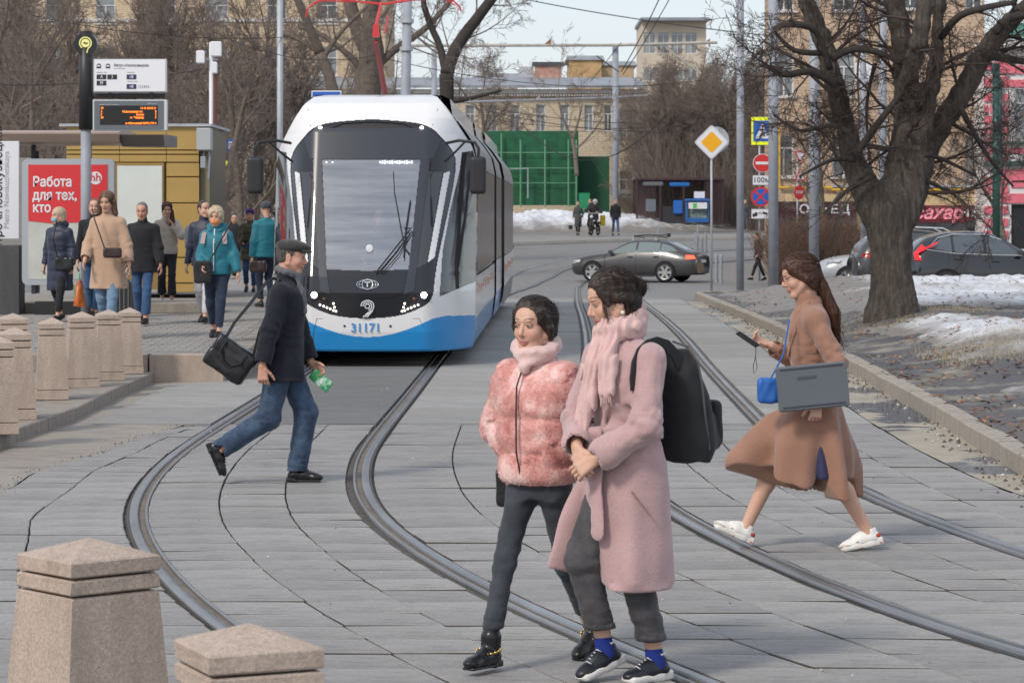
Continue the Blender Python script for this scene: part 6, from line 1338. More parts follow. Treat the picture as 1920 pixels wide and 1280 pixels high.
for px in (207,285): mb=MB(); mb.box((Xp(px),0,Z(180)),(.05,.10,.16),bev=.01); mb.build('clamp',M['blackpl'],sp)
# route board
rb=empty('route_board',(wx(246,39.2),39.12,wz(143,39.2)),0,'white route board reading Метро Новокузнецкая hung on the stop pole','sign board')
W_=136/F*39.2; H_=62/F*39.2
mb=MB(); mb.box((0,0,0),(W_,.10,H_),bev=.008); mb.build('panel',mat('sign_case_grey',(.55,.56,.58),.4),rb); mb=MB(); mb.box((0,-.053,0),(W_-.03,.006,H_-.03)); mb.build('face',mat('route_board_white',(.78,.79,.82),.35),rb)
ink=mat('ink_black',(.02,.02,.025),.5); inkg=mat('ink_grey',(.45,.45,.47),.6); navy=mat('ink_navy',(.03,.03,.12),.5); u=1/F*39.2
def T(s,px,py,h,mt,align='LEFT',par=rb,cx=246,cy=143,y=-.058,bold=0,sx=1): return text('lettering',s,h*u*1.45,mt,par,((px-cx)*u,y,-(py-cy)*u),align=align,extr=.0015,bold=bold,sx=sx*.74)
T('Метро «Новокузнецкая»',216,124,5.2,ink,sx=1.0); T('Metro Novokuznetskaya',216,129.5,2.0,inkg); T('Маршруты    Routes',184,137,2.0,inkg); T('Ночные Night',241,137,2.0,inkg); T('Расписание  Schedule',241,153.8,1.8,inkg)
for x,y,s_,mt in ((193,145.5,'А','k'),(213,145.5,'3','k'),(193,157,'39','k'),(249,145.5,'н8','n'),(249,163.5,'н8','n')):
    mb=MB(); mb.box((0,0,0),(18*u,.003,9*u)); mb.build('route_plate',ink if mt=='k' else navy,rb,loc=((x-246)*u,-.058,-(y-143)*u)); T(s_,x,y,6,M['whitesign'],'CENTER',y=-.061,bold=.001)
T('1 2 3 4 5 6',261,164,5,ink,sx=.9)
for px in (188,205): 
    mb=MB(); c0=(px-246)*u; mb.box((c0,-.058,-(126-143)*u),(8*u,.003,7*u),bev=.001); mb.box((c0,-.0575,-(121.5-143)*u),(5*u,.003,1.2*u)); mb.build('vehicle_pictogram',ink,rb); mb=MB(); mb.box((c0,-.061,-(125-143)*u),(5.5*u,.003,2.6*u)); mb.build('pictogram_window',M['whitesign'],rb)
# electronic board
eb=empty('arrivals_board',(wx(246,39.2),39.12,wz(217,39.2)),0,'grey electronic arrivals board with orange LED text under the route board','display board')
mb=MB(); mb.box((0,0,0),(138*u,.14,58*u),bev=.01); mb.build('case',mat('arrivals_case',(.60,.61,.63),.4),eb); mb=MB(); mb.box((-.01,-.073,0),(130*u,.006,54*u)); mb.build('face',mat('arrivals_face',(.13,.15,.17),.35),eb); mb=MB(); mb.box((0,-.078,0),(108*u,.005,36*u)); mb.build('screen',mat('led_black',(.01,.01,.011),.3),eb,loc=((244.5-246)*u,0,0))
ledo=mat('led_orange',(1,.22,.02),.4,emit=1.6)
def E(s,px,py,al='LEFT',h=3.9): return T(s,px,py,h,ledo,al,eb,246,217,-.083,.0004,1.22)
E('39',192,204); E('16:10 26.03.21',296,204,'RIGHT'); E('А',192,210.5); E('Новоконная пл.',271,210.5,'RIGHT'); E('0',296,210.5,'RIGHT'); E('3',192,216); E('Балах',273,216,'RIGHT'); E('2',296,216,'RIGHT'); E('39',192,221.5); E('м. "Универ',273,221.5,'RIGHT'); E('5',296,221.5,'RIGHT'); E('и обращений 8(495) 539-5',296,232,'RIGHT',3.7)
T('маршрут  Конечная остановка',190,197.5,2.2,M['whitesign'],'LEFT',eb,246,217,-.078); T('Время прибытия',297,195.5,2.0,M['whitesign'],'RIGHT',eb,246,217,-.078)
# shelter
bronze=mat('bronze_cladding',(.42,.32,.26),.42,.25,nz=.08,ns=2); d=42; u=1/F*d
sh=empty('bus_shelter',(wx(60,d),d,.42),0,'tram stop shelter with a bronze roof edge and glass walls','shelter')
X_=lambda px,dd=d:wx(px,dd)-wx(60,d); Zs=lambda y,dd=d:wz(y,dd)-.42
mb=MB(); 
prof=[(-.0,Zs(251)),(-.0,Zs(249)+.01),(.6,Zs(246)+.03),(1.9,Zs(246)+.03),(1.9,Zs(268)),(.25,Zs(269)),(.08,Zs(266))]
mb.prism([(y,z) for y,z in prof],X_(-120),X_(222),'X'); mb.build('roof_edge',bronze,sh)
mb=MB(); mb.prism([(.15,Zs(252)),(.9,Zs(250)),(1.9,Zs(250)),(1.9,Zs(271)),(.3,Zs(274))],X_(223),X_(304),'X'); mb.build('roof_end',mat('bronze_cladding_dark',(.17,.15,.14),.5,.2),sh)
for px in (38,145): mb=MB(); mb.box((X_(px),1.2,Zs(400)),(.07,.07,2.6)); mb.build('column',tdark,sh)
sg=glass_mat('shelter_glass',(.75,.8,.8),.12,.03)
mb=MB(); mb.box((X_(-30),1.6,1.35),(1.2,.02,2.2)); mb.build('glass_wall',sg,sh)
mb=MB(); mb.box((X_(-20),1.3,.45),(1.6,.4,.06)); mb.build('bench',M['rust'],sh)
for px in (36,45): mb=MB(); mb.box((X_(px),1.22,1.4),(.05,.05,2.3)); mb.build('mullion',tdark,sh)
# vertical name panel
d=41.5; npn=empty('station_name_panel',(wx(5,d),d,wz(448,d)),0,'white vertical panel lettered Метро Новокузнецкая at the left edge','sign board'); u=1/F*d
mb=MB(); mb.box((-.0,0,183*u/2),(62*u,.08,183*u),bev=.006); mb.build('panel',M['whitesign'],npn)
t1=text('lettering','Метро «Новокузнецкая»',.185,ink,npn,(-.03,-.045,92*u),rot=(0,0,0),align='CENTER',extr=.0015,bold=.002); t1.rotation_euler=Matrix(((0,-1,0),(0,0,-1),(1,0,0))).to_euler(); t2=text('lettering','Metro Novokuznetskaya',.12,inkg,npn,(.15,-.045,92*u),align='CENTER',extr=.0015); t2.rotation_euler=t1.rotation_euler; t1.location.x=wx(-2,d)-wx(5,d); t2.location.x=wx(13,d)-wx(5,d)
gp=empty('granite_plinth',(wx(8,40.5),40.5,.42),0,'dark polished granite plinth under the station name panel','plinth'); mb=MB(); mb.box((0,0,.53),(66/F*40.5,.5,1.06),bev=.01); mb.build('stone_block',granitemat('dark_granite',(.12,.12,.125),(.08,.08,.085),(.05,.05,.05),70),gp)
# citylight poster
d=40.3; u=1/F*d; cl=empty('poster_stand',(wx(129,d),d,.42),0,'light box poster with red top reading Работа для тех кто','advertising stand'); zc=wz(416,d)-.42
fr=mat('lightbox_frame',(.42,.45,.48),.35,.3)
def rr(w_,h_,r,n=6): return [(sx*(w_/2-r)+r*math.cos(a+b*PI/2/n),sz*(h_/2-r)+r*math.sin(a+b*PI/2/n)) for sx,sz,a in ((1,1,0),(-1,1,PI/2),(-1,-1,PI),(1,-1,1.5*PI)) for b in range(n+1)]
mb=MB(); mb.prism(rr(172*u,236*u,.09),-.08,.08); mb.build('frame',fr,cl,loc=(0,0,zc))
mb=MB(); mb.box((0,-.083,0),(148*u,.008,214*u)); mb.build('poster',mat('poster_photo',(.42,.45,.42),.3,nz=.35,ns=1.6,col2=(.62,.63,.58)),cl,loc=(0,0,zc))
pts=[(-74*u,zc+107*u),(74*u,zc+107*u),(74*u,wz(410,d)-.42),(20*u,wz(417,d)-.42),(-30*u,wz(419,d)-.42),(-74*u,wz(414,d)-.42)]
mb=MB(); mb.prism(pts,-.094,-.088); mb.build('red_print',mat('poster_red',(.66,.035,.04),.35),cl)
for s_,py,ax in (('Работа',342,63),('для тех,',367,63),('кто',390,63)): text('lettering',s_,.205,M['whitesign'],cl,((ax-129)*u,-.098,wz(py,d)-.42),align='LEFT',extr=.0015,bold=.005,sx=.86)
mb=MB(); mb.prism(circ(0,0,12*u,24),-.099,-.095); mb.build('round_logo',M['whitesign'],cl,loc=((181-129)*u,0,wz(334,d)-.42)); text('lettering','hh',.17,mat('poster_red',(0,0,0)),cl,((181-129)*u,-.104,wz(333,d)-.42),bold=.002)
mb=MB(); mb.tube([(-35*u,-.092,wz(460,d)-.42),(-15*u,-.094,wz(480,d)-.42),(0,-.092,wz(520,d)-.42)],[.05,.03,.05],6,flat=1); mb.build('poster_figure',mat('poster_figure_brown',(.25,.13,.10),.5),cl)
mb=MB(); mb.box((0,0,.10),(1.0,.2,.22)); mb.build('foot',M['dark'],cl)
mb=MB(); mb.box((.55,1.2,.09),(3.2,1.5,.16),bev=.01); mb.build('base_step',M['kerbc'],cl)
# kiosk
d=49; u=1/F*d; ks=empty('kiosk',(wx(260,d),d,.41),0,'ochre panelled kiosk standing behind the poster on the platform','kiosk'); X_=lambda px:wx(px,d)-wx(260,d); Zk=lambda y:wz(y,d)-.41
och=mat('ochre_panel',(.44,.29,.09),.42,nz=.07,ns=1.2,bump=.03); och2=mat('ochre_panel_dark',(.30,.19,.055),.5,nz=.1,ns=2)
mb=MB(); mb.box(((X_(125)+X_(374))/2,1.5,Zk(545)/2+Zk(236)/2),(X_(372)-X_(127),2.9,Zk(236)-Zk(545)-.04)); mb.build('wall',och2,ks)
rows=[(236,281),(283,289),(291,304),(306,331),(333,380),(382,482),(484,530),(532,548)]
for a,b in rows[:3]:
    for x0,x1 in ((125,224),(225,312),(313,373)): mb=MB(); mb.box((0,0,0),((x1-x0)*u,.06,(b-a)*u),bev=.008); mb.build('cladding_panel',och,ks,loc=((X_(x0)+X_(x1))/2,0,Zk((a+b)/2)))
for a,b in rows[3:]:
    mb=MB(); mb.box((0,0,0),(61*u,.06,(b-a)*u),bev=.008); mb.build('cladding_panel',och,ks,loc=((X_(313)+X_(373))/2,0,Zk((a+b)/2)))
mb=MB(); mb.box((0,0,0),(90*u,.05,195*u),bev=.01); mb.build('poster_frame',och2,ks,loc=(X_(263),-.03,Zk(403))); mb=MB(); mb.box((0,0,0),(84*u,.02,186*u)); mb.build('blank_poster',mat('blank_poster_white',(.66,.70,.66),.35,nz=.06,ns=1.5),ks,loc=(X_(263),-.06,Zk(404)))
mb=MB(); mb.box((0,1.5,0),(.05,2.6,Zk(240)-Zk(540)),bev=0); mb.build('side_wall',mat('kiosk_side',(.16,.14,.10),.6),ks,loc=(X_(390),0,(Zk(240)+Zk(540))/2))
mb=MB(); mb.box((0,.9,0),(18*u,1.6,Zk(236)-Zk(540)),bev=.01); mb.build('corner_column',mat('kiosk_corner',(.22,.19,.12),.5),ks,loc=(X_(383),0,(Zk(236)+Zk(540))/2))
mb=MB(); mb.box((0,-.06,0),(26*u,.4,42*u),bev=.02); mb.build('service_box',mat('service_box_grey',(.42,.44,.45),.5),ks,loc=(X_(385),-.05,Zk(262)))
mb=MB(); mb.box((0,-.05,0),(9*u,.18,22*u),bev=.01); mb.tube([(0,-.06,.1),(.06,-.08,.35),(.12,-.08,.1),(.10,-.08,-.3)],.02,5); mb.build('meter_box',M['greypaint'],ks,loc=(X_(383),-.1,Zk(305)))
mb=MB(); mb.box((0,1.5,0),(X_(400)-X_(115),3.2,.05)); mb.build('roof',M['steel'],ks,loc=(X_(255),0,Zk(235)))
# tall poles
GP='tall grey street poles'
pole('lamp_post',525,74,None,-60,.085,M['steel'],'slim light grey post rising behind the left side of the tram','post',GP)
cp=pole('catenary_pole',752,66,None,-40,.15,M['greypaint'],'thick leaning grey pole rising behind the tram roof','pole',GP,px1=765,r1=.11); 
for y in (40,92): 
    mb=MB(); zz=wz(y,66)-cp.location.z; xx=(wx(765,66)-wx(752,66))*zz/(wz(-40,66)-cp.location.z); mb.cyl((xx,0,zz-.05),(xx,0,zz+.05),.17,14); mb.build('pole_band',M['steel'],cp)
pole('lamp_post',1388,74,None,-80,.105,M['greypaint'],'grey post right of the yellow diamond sign','post',GP)
pole('lamp_post',1450,84,None,-80,.16,M['greypaint'],'grey post just right of the crossing and no stopping signs','post',GP)
pole('lamp_post',1526,68,None,-80,.135,M['greypaint'],'thick grey post behind the head of the woman in the brown coat','post',GP,r1=.11)
pole('lamp_post',1618,82,None,-80,.085,M['greypaint'],'thin grey post just left of the big tree trunk','post',GP)
pole('lamp_post',1655,78,None,-80,.12,M['greypaint'],'grey post partly hidden behind the fork of the big tree','post',GP)
p2_=pole('catenary_pole',1154,143,None,86,.17,M['greypaint'],'grey pole carrying the long horizontal bracket in the middle','pole',GP)
pole('catenary_pole',814,140,None,92,.15,M['greypaint'],'grey pole with a flat cap behind the tram roof','pole',GP)
pole('drain_post',1868,70,None,120,.10,mat('dark_green_paint',(.015,.07,.06),.5),'dark green post in front of the pink building','post')
ba=empty('bracket_arm',(wx(1154,142.6),142.6,wz(85,142.6)),0,'long pale horizontal bracket arm across the top of the street','bracket'); u=1/F*142.6
mb=MB(); mb.tube([((765-1154)*u,0,-1*u),(0,0,0),((1345-1154)*u,0,5*u)],.085,8); mb.build('arm',mat('weathered_arm_paint',(.42,.40,.36),.7,nz=.2,ns=3),ba)
for px in (1027,1325): mb=MB(); mb.prism([(-.18,.0),(.18,0),(.18,.32),(-.05,.12)],-.05,.05); mb.build('insulator_bracket',M['rust'],ba,loc=((px-1154)*u,0,.05))
mb=MB(); mb.tube([((1250-1154)*u,0,-6*u),((1314-1154)*u,0,-54*u)],.05,6); mb.build('hanger_rod',mat('weathered_arm_paint',(0,0,0)),ba)
bb_=empty('bracket_arm',(wx(1150,144),144,wz(183,144)),0,'lower thin bracket arm in front of the yellow brick building','bracket'); u=1/F*144
mb=MB(); mb.tube([((850-1150)*u,0,-9*u),(0,0,0),((1215-1150)*u,0,4*u)],.055,6); mb.build('arm',M['greypaint'],bb_)
mb=MB(); mb.prism([(-.12,0),(.12,0),(.1,.22),(-.02,.1)],-.04,.04); mb.build('insulator_bracket',M['steel'],bb_,loc=((1008-1150)*u,0,-.1))
# CCTV pole
d=58; u=1/F*d; cc=pole('camera_pole',396,d,None,80,.045,M['white'],'thin post with white camera housings above the kiosk','camera pole')
mb=MB(); mb.tube([(.09,0,1.0),(.09,0,wz(140,d)-cc.location.z)],.035,6); mb.build('red_conduit',mat('oxide_red',(.16,.05,.04),.7),cc)
zc_=lambda y:wz(y,d)-cc.location.z
for px,py,w2,h2 in ((406,93,20,28),(377,108,15,24),(403,128,10,22)): mb=MB(); mb.box((0,-.1,0),(w2*u,.16,h2*u),bev=.02); mb.build('camera_housing',M['whitesign'],cc,loc=((px-396)*u,0,zc_(py)))
mb=MB(); mb.cyl((-.2,0,zc_(112)),(.15,0,zc_(112)),.025,6); mb.build('bracket',M['steel'],cc)
# signs
def signpost(px,d,ytop,r,label,ybase=None): return pole('sign_post',px,d,None,ytop,r,M['steel'],label,'sign post')
# diamond
d=76; u=1/F*d; pole('sign_post',1334,d,None,240,.032,M['steel'],'slim post carrying the yellow diamond sign','sign post')
sg_=empty('priority_road_sign',(wx(1334,d),d-.06,wz(267,d)),0,'yellow and white diamond priority road sign','traffic sign')
def dia(s_,r=.03): 
    P=[]
    for k in range(4):
        a=k*PI/2; 
        for b in (-.5,0,.5): P.append(((s_-r*1.4)*math.cos(a)+r*math.cos(a+b*PI/2),(s_-r*1.4)*math.sin(a)+r*math.sin(a+b*PI/2)))
    return P
mb=MB(); mb.prism(dia(33*u,.06),-.01,.01); mb.build('plate',M['whitesign'],sg_); mb=MB(); mb.prism(dia(31.5*u,.05),-.014,-.011); mb.build('border',mat('border_dark',(.25,.26,.28),.5),sg_); mb=MB(); mb.prism(dia(30.8*u,.05),-.018,-.015); mb.build('face',M['whitesign'],sg_); mb=MB(); mb.prism(dia(20.5*u,.04),-.024,-.019); mb.build('yellow_centre',mat('diamond_yellow',(.86,.42,.01),.4),sg_)
sb_=empty('round_sign_back',(wx(1342,d+.3),d+.3,wz(262,d)),0,'grey back of a round sign behind the yellow diamond','traffic sign'); mb=MB(); mb.prism(circ(0,0,25*u,28),-.01,.01); mb.build('plate',mat('sign_back_grey',(.45,.47,.5),.5,.4),sb_)
# group of signs on one post
d=95; u=1/F*d; pole('sign_post',1424,d,None,218,.035,M['steel'],'post behind the column of crossing, no entry and no stopping signs','sign post')
def signat(nm,px,py,lab): return empty(nm,(wx(px,d),d-.06,wz(py,d)),0,lab,'traffic sign')
s=signat('pedestrian_crossing_sign',1429,246,'blue pedestrian crossing sign on a fluorescent yellow square')
mb=MB(); mb.box((0,0,0),(41*u,.02,52*u),bev=.004); mb.build('yellow_board',mat('fluor_yellow',(.80,.86,.02),.4,emit=.12),s)
mb=MB(); mb.box((0,-.014,0),(34*u,.006,39*u)); mb.build('blue_face',M['blue'],s); mb=MB(); mb.prism([(-13*u,-14*u),(13*u,-14*u),(0,15*u)],-.022,-.018); mb.build('white_triangle',M['whitesign'],s)
mb=MB(); c_=-.028
for a,b in (((0,6),(0,-1)),((0,-1),(-4,-10)),((0,-1),(4,-10)),((0,4),(-4,0)),((0,4),(4,1))): mb.tube([(a[0]*u,c_,a[1]*u),(b[0]*u,c_,b[1]*u)],.018,5)
mb.sphere((0,c_,9*u),2*u,8,5,(1,.3,1)); mb.build('walking_figure',ink,s)
s=signat('no_entry_sign',1429,306,'round red no entry sign with a white bar'); mb=MB(); mb.prism(circ(0,0,17.5*u,32),-.01,.01); mb.build('rim',M['whitesign'],s); mb=MB(); mb.prism(circ(0,0,16.5*u,32),-.016,-.011); mb.build('red_face',M['red'],s); mb=MB(); mb.box((0,-.02,0),(25*u,.006,5*u)); mb.build('white_bar',M['whitesign'],s)
def plate_(px,py,w2,h2,lab,txt=None):
    s=signat('sign_plate',px,py,lab); mb=MB(); mb.box((0,0,0),(w2*u,.015,h2*u)); mb.build('plate',mat('plate_border',(.12,.12,.13),.5),s); mb=MB(); mb.box((0,-.01,0),((w2-1.6)*u,.006,(h2-1.6)*u)); mb.build('face',M['whitesign'],s)
    if txt: text('lettering',txt,.28,ink,s,(0,-.016,0),bold=.002)
    return s
plate_(1428,338,35,19,'white plate reading 100м under the no entry sign','100м')
s=signat('no_stopping_sign',1426,369,'round blue no stopping sign with a red cross and rim'); mb=MB(); mb.prism(circ(0,0,18.5*u,32),-.01,.01); mb.build('rim',M['red'],s); mb=MB(); mb.prism(circ(0,0,15*u,32),-.016,-.011); mb.build('blue_face',M['blue'],s)
mb=MB(); 
for a in (PI/4,-PI/4): mb.box((0,0,0),(30*u,.006,3.2*u),M=Matrix.Translation((0,-.02-.002*(a>0),0))@Matrix.Rotation(a,4,'Y'))
mb.build('red_cross',M['red'],s)
s=plate_(1425,401,34,19,'white plate with a tow truck pictogram under the no stopping sign'); mb=MB(); mb.box((-10*u,-.016,-2*u),(9*u,.004,5*u)); mb.box((-8*u,-.016,1.5*u),(4*u,.004,3*u)); mb.tube([(-5*u,-.016,0),(0,-.016,3*u),(3*u,-.016,-1*u)],.014,4); mb.box((9*u,-.016,0),(10*u,.004,4*u),M=Matrix.Translation((9*u,-.016,1*u))@Matrix.Rotation(.3,4,'Y')); mb.sphere((-12*u,-.016,-5*u),1.5*u,8,4,(1,.2,1)); mb.sphere((13*u,-.016,-3.4*u),1.4*u,8,4,(1,.2,1)); mb.build('tow_pictogram',ink,s)
# small tram signs
d=92; u=1/F*d; pole('sign_post',1495,d,None,282,.030,M['steel'],'thin post with small triangular and round signs left of the tree','sign post')
def tri(r,up=1): return [(r*math.sin(2*PI*k/3)*up,r*math.cos(2*PI*k/3)*up) for k in range(3)]
for nm,py,up,lb in (('give_way_sign',292,-1,'small give way triangle pointing down'),('warning_sign',331,1,'small warning triangle with a tram pictogram')):
    s=empty(nm,(wx(1500,d),d-.06,wz(py,d)),.5,lb,'traffic sign'); mb=MB(); mb.prism(tri(15*u,up),-.01,.01); mb.build('red_border',M['red'],s); mb=MB(); mb.prism(tri(10.5*u,up),-.016,-.012); mb.build('white_centre',M['whitesign'],s)
    if up==1: mb=MB(); mb.box((0,-.02,-.01),(5*u,.004,7*u)); mb.build('tram_pictogram',ink,s)
s=empty('stop_sign',(wx(1498,d),d-.06,wz(361,d)),.7,'small round red stop sign above the shop hedge','traffic sign'); mb=MB(); mb.prism(circ(0,0,14*u,8),-.01,.01); mb.build('plate',M['red'],s); text('lettering','STOP',.14,M['whitesign'],s,(0,-.014,0),bold=.003)
# parking and crossing signs by the kiosk
d=88; u=1/F*d; pole('sign_post',420,d,None,262,.03,M['steel'],'thin post with a blue parking sign right of the kiosk','sign post')
s=empty('parking_sign',(wx(433,d),d-.06,wz(274,d)),0,'small blue parking sign with a white P','traffic sign'); mb=MB(); mb.box((0,0,0),(17*u,.02,25*u)); mb.build('plate',M['blue'],s); text('lettering','P',.36,M['whitesign'],s,(0,-.014,.0),bold=.004)
s=empty('pedestrian_crossing_sign',(wx(417,d),d-.06,wz(322,d)),0,'yellow edged crossing sign low beside the kiosk','traffic sign'); mb=MB(); mb.box((0,0,0),(20*u,.02,40*u)); mb.build('yellow_board',mat('fluor_yellow',(0,0,0)),s); mb=MB(); mb.box((0,-.014,0),(12*u,.006,28*u)); mb.build('blue_face',M['blue'],s); mb=MB(); mb.prism([(-5*u,-10*u),(5*u,-10*u),(0,9*u)],-.022,-.018); mb.build('white_triangle',M['whitesign'],s)
s=empty('blue_direction_sign',(wx(612,72),72,wz(180,72)),0,'blue sign with a white rim just above the tram roof on the left','traffic sign'); mb=MB(); mb.box((0,0,0),(56/F*72,.02,.28),bev=.005); mb.build('rim',M['whitesign'],s); mb=MB(); mb.box((0,-.014,0),(52/F*72,.006,.22)); mb.build('blue_face',M['blue'],s); mb=MB(); mb.box((.06,-.02,-.07),(42/F*72,.006,.05)); mb.build('white_line',M['whitesign'],s); mb=MB(); mb.tube([(0,.03,0),(0,.03,-5.0)],.04,6); mb.build('post',M['steel'],s)
# small metal bollards near the crossing
for i,(px,d_,yt) in enumerate(((1304,112,440),(1307,110,444),(1323,112,441),(1316,108,453),(1331,105,458),(1343,91,480),(1352,90,479))): 
    bx=empty('metal_bollard',(wx(px,d_),d_,float(gz(d_))),0,'thin dark metal post in the cluster right of the grey sedan','bollard','thin metal posts by the crossing'); mb=MB(); mb.tube([(0,0,0),(0,0,.95),(0,0,1.0)],[.055,.055,.03],8); mb.build('post',M['greypaint'],bx)
# waste pavilion
d=140; u=1/F*d; pv_=empty('waste_pavilion',(wx(1278,d),d,wz(418,d)),0,'dark slatted waste pavilion with recycling signs','pavilion'); X_=lambda px:(px-1278)*u; Zp=lambda y:(418-y)*u
ms=mat('maroon_slats',(.045,.022,.028),.6); mb=MB(); mb.box((X_(1278),3.0,Zp(338)+.06),(165*u,4.2,.10)); mb.build('roof',ms,pv_)
for px in (1196,1240,1284,1330,1358): 
    for yy_ in (1.0,4.9): mb=MB(); mb.box((X_(px),yy_,Zp(418)/2+Zp(336)/2),(.10,.10,82*u)); mb.build('post',ms,pv_)
for k in range(26):
    z_=Zp(417)+k*.088
    for x0,x1,y_ in ((1196,1232,1.0),(1322,1360,1.0),(1196,1360,4.95)): 
        mb=MB(); mb.box((0,0,0),((x1-x0)*u,.03,.05)); mb.build('slat',ms,pv_,loc=(X_((x0+x1)/2),y_,z_))
mb=MB(); mb.box((0,0,0),(78*u,.03,.85)); mb.build('dark_gate',mat('pavilion_inner',(.03,.03,.035),.7),pv_,loc=(X_(1278),1.05,.45))
for px,py,w2,h2,c_ in ((1222,385,19,25,(.15,.17,.2)),(1273,388,17,26,(.02,.14,.5)),(1226,344,38,8,(.14,.15,.16)),(1276,345,38,8,(.02,.15,.45))): mb=MB(); mb.box((0,0,0),(w2*u,.06,h2*u),bev=.05); mb.build('notice_board',mat('board%d'%px,c_,.5),pv_,loc=(X_(px),.93,Zp(py)))
cb=empty('recycling_container',(wx(1307,137.5),137.5,wz(417,137.5)),0,'blue mesh recycling container with a white sign beside the pavilion','container'); u=1/F*137.5; bl=mat('container_blue',(.02,.12,.38),.5)
for sx in (-1,1): mb=MB(); mb.box((sx*.55,0,.6),(.06,1.0,1.1)); mb.build('side_frame',bl,cb)
mb=MB(); mb.box((0,0,1.14),(1.25,1.1,.14),bev=.04); mb.build('lid',bl,cb); mb=MB(); mb.box((0,-.5,.12),(1.1,.05,.22)); mb.build('lower_frame',bl,cb); mb=MB(); mb.box((0,.1,.5),(1.0,.8,.7),bev=.05); mb.build('bottle_fill',mat('bottles',(.2,.26,.25),.4,nz=.6,ns=9),cb)
mb=MB(); mb.box((0,-.54,.86),(.95,.03,.32)); mb.build('sign',M['whitesign'],cb); mb=MB(); mb.box((-.15,-.56,.86),(.2,.01,.24)); mb.build('green_logo',mat('green_logo',(.1,.5,.1),.5),cb); mb=MB(); mb.box((.12,.0,1.42),(.55,.04,.34)); mb.build('top_plate',M['whitesign'],cb)
for px in (1234,1308): bx=empty('metal_bollard',(wx(px,134),134,float(gz(134))),0,'pale metal post left of the blue container' if px<1300 else 'pale metal post in front of the blue container','bollard'); mb=MB(); mb.cyl((0,0,0),(0,0,.6),.04,8); mb.build('post',M['steel'],bx)
# green sports cage
d=152; u=1/F*d; sc_g=empty('sports_cage',(wx(990,d),d,wz(388,d)),0,'tall green mesh sports cage behind the snow bank','sports cage'); X_=lambda px:(px-990)*u; Zg=lambda y:(388-y)*u
gm=mat('cage_green_mesh',(.010,.105,.045),.6,nz=.4,ns=2.5); gf=mat('cage_green_frame',(.16,.36,.22),.5)
mb=MB(); mb.box((X_(990),.6,Zg(315)),(190*u,.04,140*u)); mb.build('mesh_wall',gm,sc_g); mb=MB(); mb.box((X_(1083),3,Zg(318)),(.04,5,135*u)); mb.build('mesh_side',gm,sc_g)
mb=MB(); mb.box((X_(1115),2,Zg(352)),(60*u,.04,120*u)); mb.build('mesh_low',mat('cage_dark_mesh',(.015,.09,.045),.7),sc_g)
for px in (976,1022,1066,1081,905,940): mb=MB(); mb.cyl((X_(px),.3,0),(X_(px),.3,Zg(262 if px>960 else 250)),.045,6); mb.build('post',gf,sc_g)
for y in (286,343,315): mb=MB(); mb.cyl((X_(900),.32,Zg(y)),(X_(1081),.32,Zg(y)),.025,5); mb.build('rail',gf,sc_g)
mb=MB(); mb.tube([(X_(945),.1,0),(X_(945),.1,Zg(318)),(X_(990),.1,Zg(316)),(X_(990),.1,Zg(372))],.05,6); mb.build('goal_frame',M['steel'],sc_g)
mb=MB(); mb.box((X_(1095),-.6,Zg(382)),(20*u,.6,40*u)); mb.build('green_bin',mat('bin_green',(.02,.28,.13),.5),sc_g)
# overhead wires
wm=mat('wire_dark',(.03,.03,.032),.6)
def wire(a,b,sag,r=.012,lb='thin dark overhead wire crossing the street'):
    o=MB(); P=[]; 
    for i in range(17): t=i/16; p=V3(a).lerp(V3(b),t); p.z-=sag*4*t*(1-t); P.append(p)
    o.tube(P,r,4); m_=o.build('overhead_wire',wm); tag(m_,lb,'wire','overhead tram wires'); return m_
WL=['long dark wire from the top of the sky gap down to the right','thin wire dropping steeply through the sky gap to the grey pole','second thin wire dropping beside it through the sky gap','thin wire low across the sky from the tram roof to the right','thin wire between the camera post and the leaning pole','dark wire running level in front of the yellow building windows','second level wire just below it in front of the building windows','thin wire along the lower bracket arm','thin wire high across the upper left trees','thin wire from the camera post leftwards past the route board','short dark strut wire left of the bracket pole top','short thick hanging wire by the bracket pole','wire sagging over the green sports cage','thin wire crossing the fork of the big tree']
for wi,(a,b,sg2,r_) in enumerate(((pt(930,-12,120),pt(1520,75,100),.2,.028),(pt(1240,-10,100),pt(1165,135,112),.1,.022),(pt(1260,-10,100),pt(1168,140,112),.1,.018),(pt(700,105,90),pt(1320,150,110),.6,.016),(pt(400,60,66),pt(765,88,66),.5,.014),(pt(900,205,113),pt(1440,240,100),.5,.018),(pt(900,220,113),pt(1440,215,100),.5,.014),(pt(860,190,113),pt(1200,232,105),.2,.016),(pt(0,15,70),pt(540,70,74),.3,.013),(pt(380,130,58),pt(0,160,52),.1,.012),(pt(1110,150,112),pt(1165,80,112),0,.02),(pt(1118,105,112),pt(1160,135,112),0,.03),(pt(980,235,113),pt(1250,215,100),1.6,.02),(pt(1690,130,55),pt(1900,138,50),.1,.008))): wire(a,b,sg2,r_,WL[wi])
